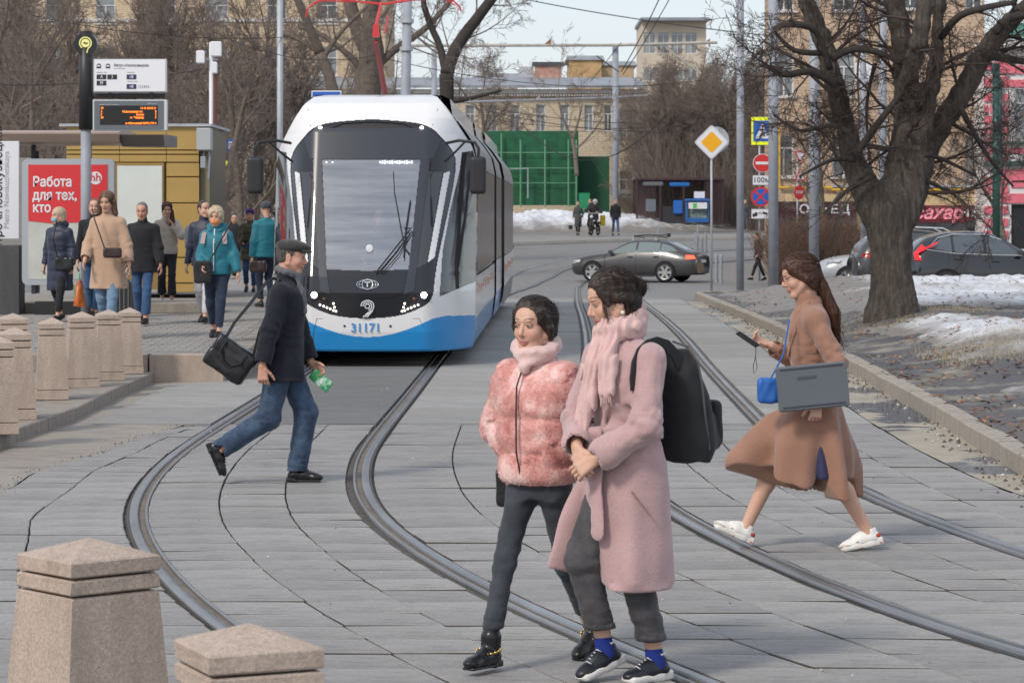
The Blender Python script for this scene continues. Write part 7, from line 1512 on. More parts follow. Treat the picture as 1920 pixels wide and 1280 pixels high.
# ---------------------------------------------------------------- people on the platform and farther off
G4='passengers walking on the platform'
clothmat('navy_puff',(.018,.026,.055),.2,4,200,.45,.1); clothmat('camel2',(.50,.33,.225),.06,4,260,.9,.4); clothmat('black_wool',(.014,.014,.018),.15,5,200,.9,.1); clothmat('cream_puff',(.48,.42,.36),.08,5,200,.6,.2); clothmat('teal_shell',(.008,.17,.23),.15,4,200,.55,.1); clothmat('camo',(.06,.055,.03),.5,8,200,.7,.1,c2=(.13,.12,.07)); clothmat('jean_light',(.16,.26,.38),.25,6,260,.9,.1); clothmat('jean_mid',(.035,.09,.20),.3,6,260,.9,.1); clothmat('white_cotton',(.60,.60,.62),.05,5,200,.9,.1); clothmat('jean_navy',(.018,.03,.06),.3,6,260,.9,.1); clothmat('grey_coat',(.07,.07,.075),.15,4,200,.9,.2); clothmat('pinkish_coat',(.45,.28,.26),.1,4,200,.9,.2)
BS=[mat('black_boot',(.012,.012,.013),.5),M['black']]
def walker(px,d,z,H,ang,label,coat,leg,hairst,hairm,female=True,lod=1,hem=None,st=.22,lw=None,rw=None,look=(0,.05,0),jk=None,tr=None,skin='skin',group=G4,sh=BS,sole=None,style='shoe',**fk):
    f=Fig(H,female,drop=.015,lean=.02,la=(st,.0),ra=(-st*.9,.03),rt=-.25,lt=.05,lw=lw,rw=rw,look=look,**fk)
    p=person('person',(wx(px,d),d,z),R(-90-ang),f,label,group,skin=skin,lod=lod,male=not female,stub=0 if female else .25,hands=(jk or {}).pop('hands',{}) if jk else {})
    trousers(f,M[leg],p,lod,**(tr or {})); jacket(f,M[coat],p,lod=lod,hem=hem if hem is not None else f.hip.z-.05,**(jk or {}))
    if hairst: hair(f,hairm,p,lod,hairst)
    for s_ in 'lr': shoe(f,s_,p,style,sh,lod,sole_mat=sole)
    return p,f
def mask_(f,p,mt,lod=1):
    sd=Sdf(.01); B=np.array(f.HR,dtype=np.float32); sd.ell(f.H(.060,0,-.050),(.050,.056,.048),rot=B); part('face_mask',sd,.008,mt,p)
def bagobj(name,px,d,z,hd,mt,label,cat='bag',rot=0,strp=None,dispv=.006):
    o=empty(name,(wx(px,d),d,z),rot,label,cat); sd=Sdf(.02); sd.box((0,0,0),hd,rd=min(hd)*.6); sd.disp=lambda p_: dispv*wav(p_,22,3); part('bag_body',sd,.012,mt,o)
    if strp: mb=MB(); mb.tube(strp,.009,5); mb.build('strap',mt,o)
    return o
ZL=.42
# navy coat older woman
p,f=walker(112,38,.42,1.62,18,'older fair haired woman in a navy padded coat with lowered mask','navy_puff','black_wool','bob','hair_fair',hem=.44,jk=dict(puff=.006,puffs=7,chest=(.145,.185),waist=(.15,.185),hips=(.155,.195),hemr=(.155,.205),slv=(.07,.062,.052)),lw=(.08,.24,.80),rw=(-.02,-.25,.80),look=(-.55,.0,0))
mask_(f,p,mat('mask_blue',(.25,.48,.55),.8)); 
sd=Sdf(.02); sd.cone(f.neck+V3((-.05,.06,.03)),f.neck+V3((-.05,-.06,.03)),.06); part('hood',sd,.012,M['navy_puff'],p)
bagobj('handbag',121,37.7,wz(495,37.7),(.13,.05,.10),M['leather'],'black handbag across the front of the woman in the navy coat',strp=[(-.10,0,.08),(-.16,0,.35),(-.12,.05,.62)])
sbg=empty('shopping_bag',(wx(149,37.6),37.6,wz(575,37.6)),0,'colourful green orange and purple shopping bag carried by the woman in navy','bag'); sd=Sdf(.03); sd.stack([(0,0,0,.09,.16),(.10,0,0,.08,.15),(.28,0,0,.05,.10),(.38,0,0,.02,.05)]); sd.disp=lambda p_: .012*wav(p_,16,3); sbm=mat('shopping_bag_print',(.55,.14,.03),.35,nz=.3,ns=4); part('bag_body',sd,.012,sbm,sbg); sd=Sdf(.01); sd.stack([(.12,-.005,-.02,.084,.09),(.30,-.005,-.01,.055,.06)]); sd.disp=lambda p_: .014*wav(p_,16,3); part('green_panel',sd,.012,mat('bag_green',(.03,.32,.16),.4),sbg); sd=Sdf(.01); sd.stack([(.24,.0,.03,.062,.07),(.37,.0,.01,.03,.05)]); part('purple_panel',sd,.012,mat('bag_purple',(.22,.02,.12),.4),sbg); mb=MB(); mb.tube([(0,-.03,.36),(0,0,.48),(0,.03,.36)],.008,5); mb.build('handle',mat('bag_green',(0,0,0)),sbg)
# man behind
p,f=walker(178,39,.42,1.76,5,'balding man in a black coat half hidden behind the woman in beige','black_wool','jean_mid','buzz','hair_brown',False,hem=.80,look=(.2,0,0),tr=dict(wid=1.0,hemr=.07))
# beige coat
p,f=walker(203,33.8,.38,1.86,8,'tall fair woman in a beige knee length coat with crossbody bag','camel2','jean_light',None,None,hem=.62,jk=dict(chest=(.135,.175),waist=(.14,.185),hips=(.15,.20),hemr=(.165,.225),slv=(.072,.070,.062),collar=.07,sleeve_len=.86,hands={'r':dict(c=.35),'l':dict(c=.5)}),lw=(.10,.30,.92),rw=(.22,-.24,.98),look=(-.05,.22,0))
hair(f,'hair_brown',p,0,'bob',extra=lambda sd,E,Cn,H:(Cn((-.01,.085,.0),(-.0,.105,-.15),.035,.030),Cn((-.01,-.085,.0),(.0,-.10,-.13),.032,.028),Cn((-.05,.06,-.08),(-.03,.09,-.20),.04,.02)))
bagobj('handbag',211,33.5,wz(474,33.5),(.115,.045,.065),M['dleather'],'dark brown crossbody bag on the beige coat',strp=[(-.10,0,.06),(-.22,.02,.40),(-.26,.06,.56)],rot=.1,dispv=.003)
# black coat man
p,f=walker(268,37,.42,1.70,4,'short haired man in a black coat and blue jeans looking down','black_wool','jean_mid','buzz','hair_grey',False,hem=.72,jk=dict(chest=(.145,.20),waist=(.14,.195),hips=(.145,.20),hemr=(.15,.215),slv=(.075,.07,.06)),look=(.0,.2,0),tr=dict(wid=1.0,hemr=.068),skin='skin2',lw=(.12,.28,.78))
sc2=empty('suitcase',(wx(236,38.2),38.2,.42),0,'dark wheeled suitcase behind the man in the black coat','suitcase'); mb=MB(); mb.box((0,0,.33),(.20,.36,.52),bev=.04); mb.build('shell',M['blackpl'],sc2); [MB.build(m_,'rib',mat('rib_grey',(.25,.25,.27),.4),sc2) for m_ in [MB().box((x_,-.185,.33),(.008,.01,.46)) for x_ in (-.06,0,.06)]]; mb=MB(); mb.cyl((0,.05,.58),(0,.12,.85),.012,6); mb.build('handle',M['steel'],sc2)
# girl in puffer
p,f=walker(313,45,.42,1.74,-6,'young woman in a cream puffer jacket and black trousers touching her long hair','cream_puff','black_wool',None,None,hem=.86,jk=dict(puff=.012,puffs=8,chest=(.14,.18),waist=(.14,.18),hips=(.14,.18),hemr=(.13,.175),slv=(.072,.068,.058),collar=.10,collar_r=.085,fold=.003),lw=(.16,.10,1.36),lpole=(0,1,-1.2),rw=(.0,-.27,.92),look=(.1,.2,0),st=.12,sh=[mat('white_trainer',(.7,.7,.7),.6),M['white']],tr=dict(hemr=.08,hem=(.08,.08)))
hair(f,'hair_auburn',p,0,'bob',extra=lambda sd,E,Cn,H:(Cn((.0,.08,-.02),(.07,.09,-.20),.03,.04),Cn((.07,.09,-.20),(.09,.09,-.42),.04,.018)))
# person behind teal woman
p,f=walker(383,37.5,.42,1.72,12,'dark haired person in navy with white trousers mostly hidden behind the teal jacket','navy_puff','white_cotton','short','hair_dark',hem=.80,look=(.9,0,0),tr=dict(hemr=.05))
bagobj('shoulder_bag',364,37.6,wz(445,37.6),(.13,.08,.17),mat('grey_bag_fabric',(.12,.14,.17),.8),'grey bag on the far side of the woman in teal')
# teal jacket woman with orange mask
p,f=walker(406,33.3,.40,1.63,6,'woman in a teal hooded jacket and orange face mask','teal_shell','jean_navy','curly','hair_fair',hem=.79,jk=dict(chest=(.155,.195),waist=(.16,.20),hips=(.165,.21),hemr=(.155,.21),slv=(.078,.072,.055),hands={'r':dict(d=(.5,.2,-.6),c=.7)},collar=.06),lw=(.10,.30,.78),rw=(.20,-.14,.90),look=(0,.08,0),tr=dict(wid=1.08))
mask_(f,p,mat('mask_orange',(.75,.27,.10),.8,nz=.2,ns=40))
sd=Sdf(.02); sd.cone(f.neck+V3((-.06,.07,.02)),f.neck+V3((-.06,-.07,.02)),.065); sd.cone(f.neck+V3((-.02,.09,.01)),f.neck+V3((.06,.06,-.02)),.03); sd.cone(f.neck+V3((-.02,-.09,.01)),f.neck+V3((.06,-.06,-.02)),.03); part('hood',sd,.012,M['teal_shell'],p)
mb=MB(); mb.tube([(f.neck.x+.085,0,f.neck.z),(f.chest.x+.165,0,f.chest.z),(f.waist.x+.172,0,f.waist.z),(f.hip.x+.175,0,f.hip.z)],.007,5); mb.build('white_zip',M['white'],p)
for y_ in (.13,-.13): strap('pack_strap',[f.sl*.0+V3((f.chest.x-.02,y_,f.neck.z-.02)),V3((f.chest.x+.12,y_,f.neck.z-.07)),V3((f.chest.x+.165,y_*1.1,f.chest.z))],.055,mat('pack_strap_pinkgrey',(.38,.30,.30),.8),p,th=.02)
bagobj('shoulder_bag',380,33.1,wz(510,33.1),(.11,.05,.14),M['blackcloth'],'black crossbody bag of the woman in teal',strp=[(.08,0,.12),(.22,-.02,.38),(.36,.04,.62)])
# farther group near the tram door
p,f=walker(440,66,.30,1.70,20,'small dark figure in black far behind the teal jacket','black_wool','black_wool','short','hair_dark',False,lod=2,look=(.5,.3,0))
p,f=walker(469,52.7,.42,1.64,0,'woman in a purple beanie and olive camouflage padded coat','camo','jean_mid',None,None,lod=1,hem=.62,jk=dict(puff=.01,puffs=8,chest=(.15,.19),waist=(.15,.19),hips=(.16,.20),hemr=(.16,.21),slv=(.075,.07,.06),hands={'l':False,'r':False}),lw=(.08,.12,.95),rw=(.08,-.12,.95),st=.08)
sd=Sdf(.02); B=np.array(f.HR,dtype=np.float32); sd.ell(f.H(-.015,0,.060),(.108,.092,.085),rot=B); part('beanie',sd,.01,clothmat('purple_knit',(.07,.015,.14),.2,20,160,.95,.2),p)
p,f=walker(500,44,.42,1.74,150,'person in a teal jacket seen from behind beside the tram','teal_shell','jean_navy',None,None,False,lod=1,hem=.82,jk=dict(chest=(.16,.20),waist=(.16,.205),hips=(.16,.21),slv=(.08,.075,.06)),st=.05)
sd=Sdf(.02); B=np.array(f.HR,dtype=np.float32); sd.ell(f.H(-.015,0,.055),(.108,.090,.085),rot=B); part('beanie',sd,.01,clothmat('grey_knit',(.06,.07,.085),.2,20,160,.95,.2),p)
bagobj('handbag',484,43.5,wz(500,43.5),(.14,.06,.10),M['dleather'],'brown bag hanging beside the person in the teal jacket')
# driver in the cab
f=Fig(1.72,False,lw=(.38,.2,1.05),rw=(.38,-.2,1.05),look=(.05,.1,0)); 
p=person('person',TR+V3((.09,1.45,.30)),R(-90),f,'tram driver seen faintly behind the windscreen','tram driver',lod=1,male=True); trousers(f,M['black_wool'],p,2); jacket(f,clothmat('driver_shirt',(.16,.18,.22),.1,5,200,.8,.1),p,lod=1,hem=.9); hair(f,'hair_grey',p,1,'short')
# far pedestrians by the snow bank
G5='people on the far pavement'
def gnd(py,px,d): return float(gz(d))+.15
d=130.5
p,f=walker(1084,d,gnd(0,0,d),1.66,15,'woman in a long grey coat by the snow bank carrying a small bag','grey_coat','black_wool','short','hair_dark',lod=2,hem=.40,group=G5,st=.15,lw=(0,.20,.85),rw=(.05,-.22,.85))
bagobj('handbag',1070,d,wz(426,d),(.10,.05,.10),M['blackcloth'],'small black bag swinging beside the woman in the grey coat')
p,f=walker(1154,d-1,gnd(0,0,d-1),1.79,-10,'man in a black jacket and jeans on the far pavement','black_wool','jean_mid','short','hair_dark',False,lod=2,hem=.80,group=G5,st=.28,lw=(.05,.22,.88),rw=(.05,-.22,.88))
p,f=walker(1108,d+2,gnd(0,0,d+2),1.75,60,'man in dark clothes standing behind the moped rider','black_wool','black_wool','short','hair_brown',False,lod=2,hem=.78,group=G5,st=.05,rw=(.25,-.2,1.2))
# moped rider: seated, feet on the board
f=Fig(1.76,False,drop=.05,lean=-.02,la=(.10,.24),ra=(.10,.24),lo=.09,ro=-.09,lw=(.34,.24,1.12),rw=(.34,-.24,1.12),lpole=(-.3,1,-.8),rpole=(-.3,-1,-.8),look=(0,.05,0))
f.drop=0
d=129.5; zr=gnd(0,0,d)+.02; p=person('person',(wx(1116,d),d,zr),R(-90-18),f,'rider in black with a silver helmet on a moped','people on the far pavement',lod=2,male=True); trousers(f,M['black_wool'],p,2); jacket(f,M['black_wool'],p,lod=2,hem=.80,slv=(.08,.07,.06)); 
for s_ in 'lr': shoe(f,s_,p,'shoe',BS,2)
sd=Sdf(.01); B=np.array(f.HR,dtype=np.float32); sd.ell(f.H(-.01,0,.04),(.135,.125,.13),rot=B); sd.ell(f.H(.12,0,-.01),(.05,.09,.05),rot=B,op=1); part('helmet',sd,.02,mat('helmet_silver',(.5,.5,.52),.25),p)
mp_=empty('moped',(wx(1115,d)-.0,d-.05,zr-.02),R(-90-18),'black delivery moped ridden towards the camera on the far pavement','moped')
for x_ in (.62,-.60): mb=MB(); mb.tube([(x_+.24*math.cos(a),0,.28+.24*math.sin(a)) for a in np.linspace(0,2*PI,20)],.045,6); mb.cyl((x_,-.04,.28),(x_,.04,.28),.06,8); mb.build('wheel',tyre,mp_)
mb=MB(); mb.tube([(.62,.05,.28),(.50,.05,.75),(.42,0,1.05)],.03,6); mb.tube([(.62,-.05,.28),(.50,-.05,.75)],.03,6); mb.tube([(.46,0,.70),(.15,0,.32),(-.3,0,.38),(-.60,0,.28)],.05,6); mb.box((-.25,0,.62),(.65,.24,.14),bev=.04); mb.build('frame',M['blackpl'],mp_)
mb=MB(); mb.tube([(.30,.36,1.10),(.42,.12,1.08),(.42,-.12,1.08),(.30,-.36,1.10)],.018,6); mb.build('handlebar',M['steel'],mp_); mb=MB(); mb.sphere((.56,0,.92),.08,10,6,(.6,1,1)); mb.build('headlight',lens,mp_)
db=empty('delivery_bag',(wx(1130,d+.5),d+.5,zr+.72),0,'yellow delivery bag behind the moped rider','bag'); sd=Sdf(.02); sd.box((0,0,0),(.13,.16,.26),rd=.04); part('bag_body',sd,.025,mat('delivery_yellow',(.80,.58,.02),.5),db)
d=93; p,f=walker(1422,d,float(gz(d))+.02,1.72,62,'man in black walking left beside the sign posts with his head down','black_wool','black_wool','short','hair_dark',False,lod=2,hem=.80,group=G5,st=.36,lw=(.15,.18,.9),rw=(-.1,-.22,.88),look=(.0,.45,0))
d=138; p,f=walker(1397,d,gnd(0,0,d),1.68,0,'faint figure in grey beyond the signs','grey_coat','grey_coat','short','hair_grey',lod=2,hem=.55,group=G5)
d=118; p,f=walker(953,d,float(gz(d))+.02,1.66,60,'woman in a pinkish coat just right of the tram rear','pinkish_coat','black_wool','short','hair_dark',lod=2,hem=.75,group=G5,st=.3)
# ---------------------------------------------------------------- buildings
def brickmat(name,c1,c2,mort,bw=.25,rh=.075,ms=.008):
    m,t,b=newmat(name); br=t.nodes.new('ShaderNodeTexBrick'); tc=t.nodes.new('ShaderNodeTexCoord'); mp=t.nodes.new('ShaderNodeMapping'); mp.inputs['Rotation'].default_value=(PI/2,0,0); t.links.new(tc.outputs['Object'],mp.inputs[0]); t.links.new(mp.outputs[0],br.inputs['Vector'])
    br.inputs['Scale'].default_value=1; br.inputs['Brick Width'].default_value=bw; br.inputs['Row Height'].default_value=rh; br.inputs['Mortar Size'].default_value=ms
    for k_,c in (('Color1',c1),('Color2',c2),('Mortar',mort)): br.inputs[k_].default_value=c+(1,)
    c=mixnode(t,ramp(t,noise(t,.35,5,.7),[(.4,0.0),(.7,.4)]),br.outputs['Color'],tuple(x*.68 for x in c2)); t.links.new(c,b.inputs['Base Color']); b.inputs['Roughness'].default_value=.85; return m
M['ybrick']=brickmat('yellow_brick',(.66,.52,.36),(.60,.46,.31),(.36,.29,.20),.5,.15,.016); M['tbrick']=brickmat('tan_brick',(.60,.44,.31),(.54,.39,.27),(.40,.31,.24),.4,.12,.014); M['lbrick']=brickmat('pale_yellow_brick',(.66,.56,.41),(.60,.505,.36),(.40,.33,.25),.5,.15,.016)
wf=mat('window_frame_white',(.66,.66,.66),.5); wg=mat('window_glass_dark',(.06,.07,.08),.06,spec=.9,nz=.5,ns=.7); wg2=mat('window_glass_curtained',(.22,.24,.25),.12,spec=.8,nz=.45,ns=1.1); trimw=mat('white_stone_trim',(.62,.60,.57),.7,nz=.08,ns=3); roofm=mat('grey_metal_roof',(.28,.30,.33),.5,.2,nz=.2,ns=1)
_wc={}
def window(w_,h_,parent,loc,gm=None,cross=.62,fm=None):
    key=(round(w_,2),round(h_,2),cross)
    if key not in _wc:
        mb=MB(); f=.07
        for c,s_ in (((-w_/2+f/2,0,0),(f,.10,h_)),((w_/2-f/2,0,0),(f,.10,h_)),((0,0,-h_/2+f/2),(w_-2*f,.098,f)),((0,0,h_/2-f/2),(w_-2*f,.098,f)),((0,.0,h_/2-h_*(1-cross)),(w_-2*f,.09,f*.8)),((0,0,-h_*.5*(1-cross)),(f*.8,.086,h_*cross-f))): mb.box(c,s_)
        p_=MB(); p_.box((0,.02,0),(w_-.06,.01,h_-.06)); _wc[key]=(mb.build('window',fm or wf),p_.build('pane',wg)); fo,po=_wc[key]; fo.parent=parent; fo.location=loc; po.parent=fo
        if gm: po.data=po.data.copy(); po.data.materials[0]=gm
        return fo
    fo,po=_wc[key]; o=link('window',fo.data,parent,loc); me=po.data
    if gm: 
        k2=(key,gm.name)
        if k2 not in _wc: _wc[k2]=po.data.copy(); _wc[k2].materials[0]=gm
        me=_wc[k2]
    link('pane',me,o); return o
def facade(root,W0,W1,H,wins,mt,depth=10,rev=.22,name='wall'):
    xs=sorted({W0,W1,*[w[0]-w[2]/2 for w in wins],*[w[0]+w[2]/2 for w in wins]}); zs=sorted({0,H,*[w[1]-w[3]/2 for w in wins],*[w[1]+w[3]/2 for w in wins]})
    V=[];Fc=[]
    def q(*p): n=len(V); V.extend(p); Fc.append(tuple(range(n,n+len(p))))
    for i in range(len(xs)-1):
        for j in range(len(zs)-1):
            cx,cz=(xs[i]+xs[i+1])/2,(zs[j]+zs[j+1])/2
            if any(abs(cx-w[0])<w[2]/2 and abs(cz-w[1])<w[3]/2 for w in wins): continue
            q((xs[i],0,zs[j]),(xs[i+1],0,zs[j]),(xs[i+1],0,zs[j+1]),(xs[i],0,zs[j+1]))
    for w in wins:
        a,b,c,d_=w[0]-w[2]/2,w[0]+w[2]/2,w[1]-w[3]/2,w[1]+w[3]/2
        q((a,0,c),(a,rev,c),(a,rev,d_),(a,0,d_)); q((b,0,c),(b,0,d_),(b,rev,d_),(b,rev,c)); q((a,0,c),(b,0,c),(b,rev,c),(a,rev,c)); q((a,0,d_),(a,rev,d_),(b,rev,d_),(b,0,d_))
    q((W0,0,0),(W0,0,H),(W0,depth,H),(W0,depth,0)); q((W1,0,0),(W1,depth,0),(W1,depth,H),(W1,0,H)); q((W0,0,H),(W1,0,H),(W1,depth,H),(W0,depth,H)); q((W0,depth,0),(W0,depth,H),(W1,depth,H),(W1,depth,0))
    return mk(name,V,Fc,mt,root)
# A tall yellow brick block on the left
d=172; u=F/d; A_=empty('apartment_building',(wx(-60,d),d,float(gz(d))),0,'tall yellow brick apartment block behind the bare trees on the left','building')
g0=float(gz(d)); zA=lambda y: wz(y,d)-g0; xA=lambda px:(px+60)/u
wins=[]
for i,px in enumerate(range(-10,715,104)):
    for r in range(-1,5):
        y=17+r*98; wins.append((xA(px+ (9 if i%2 else 0)),zA(y),1.25 if (i%4) else 1.5,1.85 if r<3 else 1.6))
facade(A_,0,xA(722),20.5,wins,M['ybrick'],14)
for i,w_ in enumerate(wins): window(w_[2],w_[3],A_,(w_[0],.14,w_[1]),wg2 if (i*7)%5<2 else None); mb=MB(); mb.box((0,0,0),(w_[2]+.25,.12,.08)); mb.build('sill',trimw,A_,loc=(w_[0],-.05,w_[1]-w_[3]/2-.05))
for z_ in (7.0,13.4): mb=MB(); mb.box((xA(722)/2,-.05,z_),(xA(722),.14,.22)); mb.build('string_course',trimw,A_)
# B low building with long roof
d=165; u=F/d; g0=float(gz(d)); B_=empty('low_building',(wx(440,d),d,g0),0,'long two storey pale brick building behind the tram and the green cage','building'); zB=lambda y:wz(y,d)-g0; xB=lambda px:(px-440)/u
wins=[(xB(px),zB(222),w_/u,50/u) for px,w_ in ((490,18),(540,18),(590,18),(640,18),(690,18),(740,18),(790,18),(840,18),(882,18),(923,19),(966,18),(1014,18),(1059,17),(1104,17),(1140,15))]+[(xB(1175),zB(236),26/u,62/u),(xB(1175),zB(345),26/u,50/u),(xB(1100),zB(345),20/u,40/u)]
facade(B_,0,xB(1207),zB(176),wins,M['lbrick'],12)
for i,w_ in enumerate(wins): window(w_[2],w_[3],B_,(w_[0],.14,w_[1]),wg2 if i%3==0 else None,cross=.66)
mb=MB(); mb.box((xB(1207)/2,-.12,zB(172)),(xB(1210),.5,.26),bev=.03); mb.build('cornice',trimw,B_)
mb=MB(); 
for k in range(0,150): mb.box((.2+k*.168,-.30,zB(179)),(.09,.14,.14))
mb.build('dentils',trimw,B_,kind='stuff')
mb=MB(); mb.add([(-.3,-.7,zB(166)),(xB(1212),-.7,zB(166)),(xB(1200),6,zB(140)),(0,6,zB(140)),(-.3,-.7,zB(161)),(xB(1212),-.7,zB(161)),(xB(1200),6,zB(136)),(0,6,zB(136))],[(0,1,2,3),(4,7,6,5),(0,4,5,1),(1,5,6,2),(0,3,7,4)]); mb.build('roof',roofm,B_)
mb=MB(); mb.box((xB(1030),6,zB(128)),(52/u,1.0,32/u)); ch=mb.build('chimney',mat('red_brick_worn',(.38,.15,.10),.8,nz=.2,ns=3,col2=(.55,.42,.35)),B_); mb=MB(); mb.box((xB(1030),6,zB(121)+.35),(62/u,1.3,.22)); mb.build('chimney_cap',mat('dark_slate',(.06,.065,.08),.6),ch)
mb=MB(); mb.box((xB(988),7,zB(128)),(34/u,1.6,.9),taper=.8); mb.build('roof_hatch',M['steel'],B_)
mb=MB(); mb.box((0,0,0),(17/u,.35,15/u),bev=.02); mb.cyl((-.12,-.2,0),(-.12,-.16,0),.16,14); mb.build('air_conditioner',M['whitesign'],B_,loc=(xB(1202),-.25,zB(278)))
mb=MB(); mb.cyl((xB(1198),-.08,0),(xB(1198),-.08,zB(180)),.06,6); mb.build('drain_pipe',M['steel'],B_)
mb=MB(); mb.box((0,0,0),(60/u,1.5,.06),M=Matrix.Rotation(.15,4,'X')); mb.build('porch_roof',roofm,B_,loc=(xB(1170),-1,zB(360)))
# C distant tower
d=262; u=F/d; g0=1.25; C_=empty('distant_tower',(wx(1204,d),d,g0),0,'pale block with a ribbon of windows far behind the bracket arm','building'); zC=lambda y:wz(y,d)-g0
wins=[((i*26+14)/u,zC(81),22/u,40/u) for i in range(4)]+[((i*26+14)/u,zC(140),22/u,24/u) for i in range(4)]
facade(C_,0,120/u,zC(40),wins,mat('tower_render',(.58,.50,.40),.8,nz=.1,ns=1),12)
for w_ in wins: window(w_[2],w_[3],C_,(w_[0],.14,w_[1]),wg2,cross=.9)
mb=MB(); mb.box((60/u,5,zC(38)),(128/u,13,.3)); mb.build('roof',roofm,C_)
for i,(px,w_,y,c_,lb) in enumerate(((1095,60,118,(.50,.33,.16),'ochre rooftop far off under the bracket arm'),(1150,70,128,(.48,.35,.22),'small orange building far off left of the pale block'),(940,60,150,(.42,.34,.28),'low brown roofline far off above the low building'))):
    d=235+i*8; o=empty('distant_house',(wx(px,d),d,1.25),0,lb,'building'); h=wz(y,d)-1.25; mb=MB(); mb.box((0,0,h/2),(w_/F*d,8,h)); mb.build('wall',mat('far_render%d'%i,c_,.8,nz=.25,ns=1.2),o); mb=MB(); mb.box((0,0,h+.2),(w_/F*d+.6,8.4,.4),taper=.9); mb.build('roof',roofm,o)
# D right tan building
d=100; u=F/d; g0=float(gz(d))-.2; D_=empty('apartment_building',(wx(1462,d),d,g0),0,'tan brick apartment block with shop signs behind the big tree','building'); zD=lambda y:wz(y,d)-g0; xD=lambda px:(px-1462)/u
wins=[(xD(px),zD(y),w_/u,h_/u) for px,y,w_,h_ in ((1583,-15,44,72),(1583,140,44,82),(1583,292,44,80),(1707,-18,38,72),(1707,138,38,84),(1707,290,38,80),(1826,-18,34,72),(1826,140,34,80),(1826,295,34,80),(1470,-15,38,72),(1470,140,38,82),(1470,292,38,80))]
facade(D_,0,xD(1846),zD(-120),wins,M['tbrick'],6)
for i,w_ in enumerate(wins): window(w_[2],w_[3],D_,(w_[0],.14,w_[1]),wg2 if i%3==1 else None,cross=.68); mb=MB(); mb.box((0,0,0),(w_[2]+.2,.12,.06)); mb.build('sill',trimw,D_,loc=(w_[0],-.05,w_[1]-w_[3]/2-.04))
mb=MB(); mb.box((0,0,0),(378/u,.05,68/u)); mb.build('ground_floor_render',mat('yellow_render',(.62,.46,.26),.8,nz=.08,ns=2),D_,loc=(xD(1655),-.03,zD(398)))
mb=MB(); mb.cyl((xD(1558),-.14,zD(356)),(xD(1845),-.14,zD(356)),.05,8); mb.cyl((xD(1460),-.14,zD(352)),(xD(1560),-.14,zD(352)),.05,8); mb.cyl((xD(1461),-.14,zD(240)),(xD(1461),-.14,zD(352)),.04,8); mb.build('gas_pipe',mat('gas_pipe_yellow',(.72,.42,.03),.5),D_)
mb=MB(); mb.box((0,0,0),(285/u,.10,.10)); mb.build('ledge',M['steel'],D_,loc=(xD(1700),-.06,zD(349)))
mb=MB(); mb.box((0,0,0),(33/u,.25,36/u),bev=.02); mb.build('air_conditioner',M['whitesign'],D_,loc=(xD(1618),-.18,zD(137)))
mar=mat('maroon_shopfront',(.16,.015,.025),.5,nz=.1,ns=2)
mb=MB(); mb.box((0,0,0),(140/u,.10,32/u)); fb=mb.build('shop_fascia',mar,D_,loc=(xD(1775),-.10,zD(401))); mb=MB(); mb.box((0,0,0),(150/u,.10,30/u)); fb2=mb.build('shop_fascia',mat('dark_fascia',(.045,.015,.018),.5),D_,loc=(xD(1530),-.10,zD(393)))
text('shop_lettering','сахар',.66,mat('pink_neon_letters',(.85,.28,.36),.4,emit=.15),fb,((1757-1775)/u,-.07,.02),bold=.018,off=.25,sx=1.0,extr=.02); text('shop_lettering','эпил',.42,M['whitesign'],fb,((1824-1775)/u,-.07,.03),bold=.014,extr=.02,sx=1.1)
text('shop_lettering','ОБЪЕД',.46,M['whitesign'],fb2,((1545-1530)/u,-.07,.0),bold=.006,extr=.02,sx=1.15)
mb=MB(); mb.box((0,0,0),(150/u,.08,40/u)); mb.build('shop_window',mat('shop_glass',(.05,.05,.06),.1,nz=.6,ns=2),D_,loc=(xD(1770),-.08,zD(433))); mb=MB(); mb.box((0,0,0),(36/u,.14,14/u)); mb.build('shop_awning',mat('awning_dark',(.05,.05,.055),.6),D_,loc=(xD(1828),-.2,zD(420)))
mb=MB(); mb.box((0,0,0),(150/u,.08,50/u)); mb.build('shop_window',mat('shop_glass',(0,0,0)),D_,loc=(xD(1530),-.08,zD(432)))
# E pink building
d=98; u=F/d; E_=empty('pink_building',(wx(1844,d),d,g0),0,'pink and white ornamented building at the right edge of the photo','building'); zE=lambda y:wz(y,d)-g0; xE=lambda px:(px-1844)/u
pinkm=mat('pink_stucco',(.72,.17,.22),.7,nz=.12,ns=2); wht=mat('white_stucco',(.72,.70,.70),.7,nz=.05,ns=2); grn=mat('dark_green_metal',(.02,.10,.09),.45)
wins=[(xE(1926),zE(220),48/u,104/u),(xE(1926),zE(425),60/u,84/u)]
facade(E_,0,xE(2060),zE(75),wins,wht,12)
window(48/u,104/u,E_,(wins[0][0],.14,wins[0][1]),wg2,cross=.75); mb=MB(); mb.box((0,0,0),(58/u,.06,84/u)); mb.build('door',M['dark'],E_,loc=(wins[1][0],.15,wins[1][1]))
for k,y in enumerate((124,150,184,205,225,245,266,302,339,356,394,417,440)):
    h_=15 if y not in (150,339) else 12
    for x0,x1 in (((1845,1860),(1864,1890)) if k%2==0 else ((1845,1852),(1856,1890))): mb=MB(); mb.box((0,0,0),((x1-x0)/u,.08,h_/u),bev=.01); mb.build('quoin_block',pinkm,E_,loc=(xE((x0+x1)/2),-.035,zE(y)))
for y,h_,x0,x1 in ((157,14,1846,2058),(283,10,1846,2058),(330,26,1868,2058),(345,14,1896,2058),(372,18,1870,2058)): mb=MB(); mb.box((0,0,0),((x1-x0)/u,.06,h_/u),bev=.01); mb.build('pink_band',pinkm,E_,loc=(xE((x0+x1)/2),-.025,zE(y)))
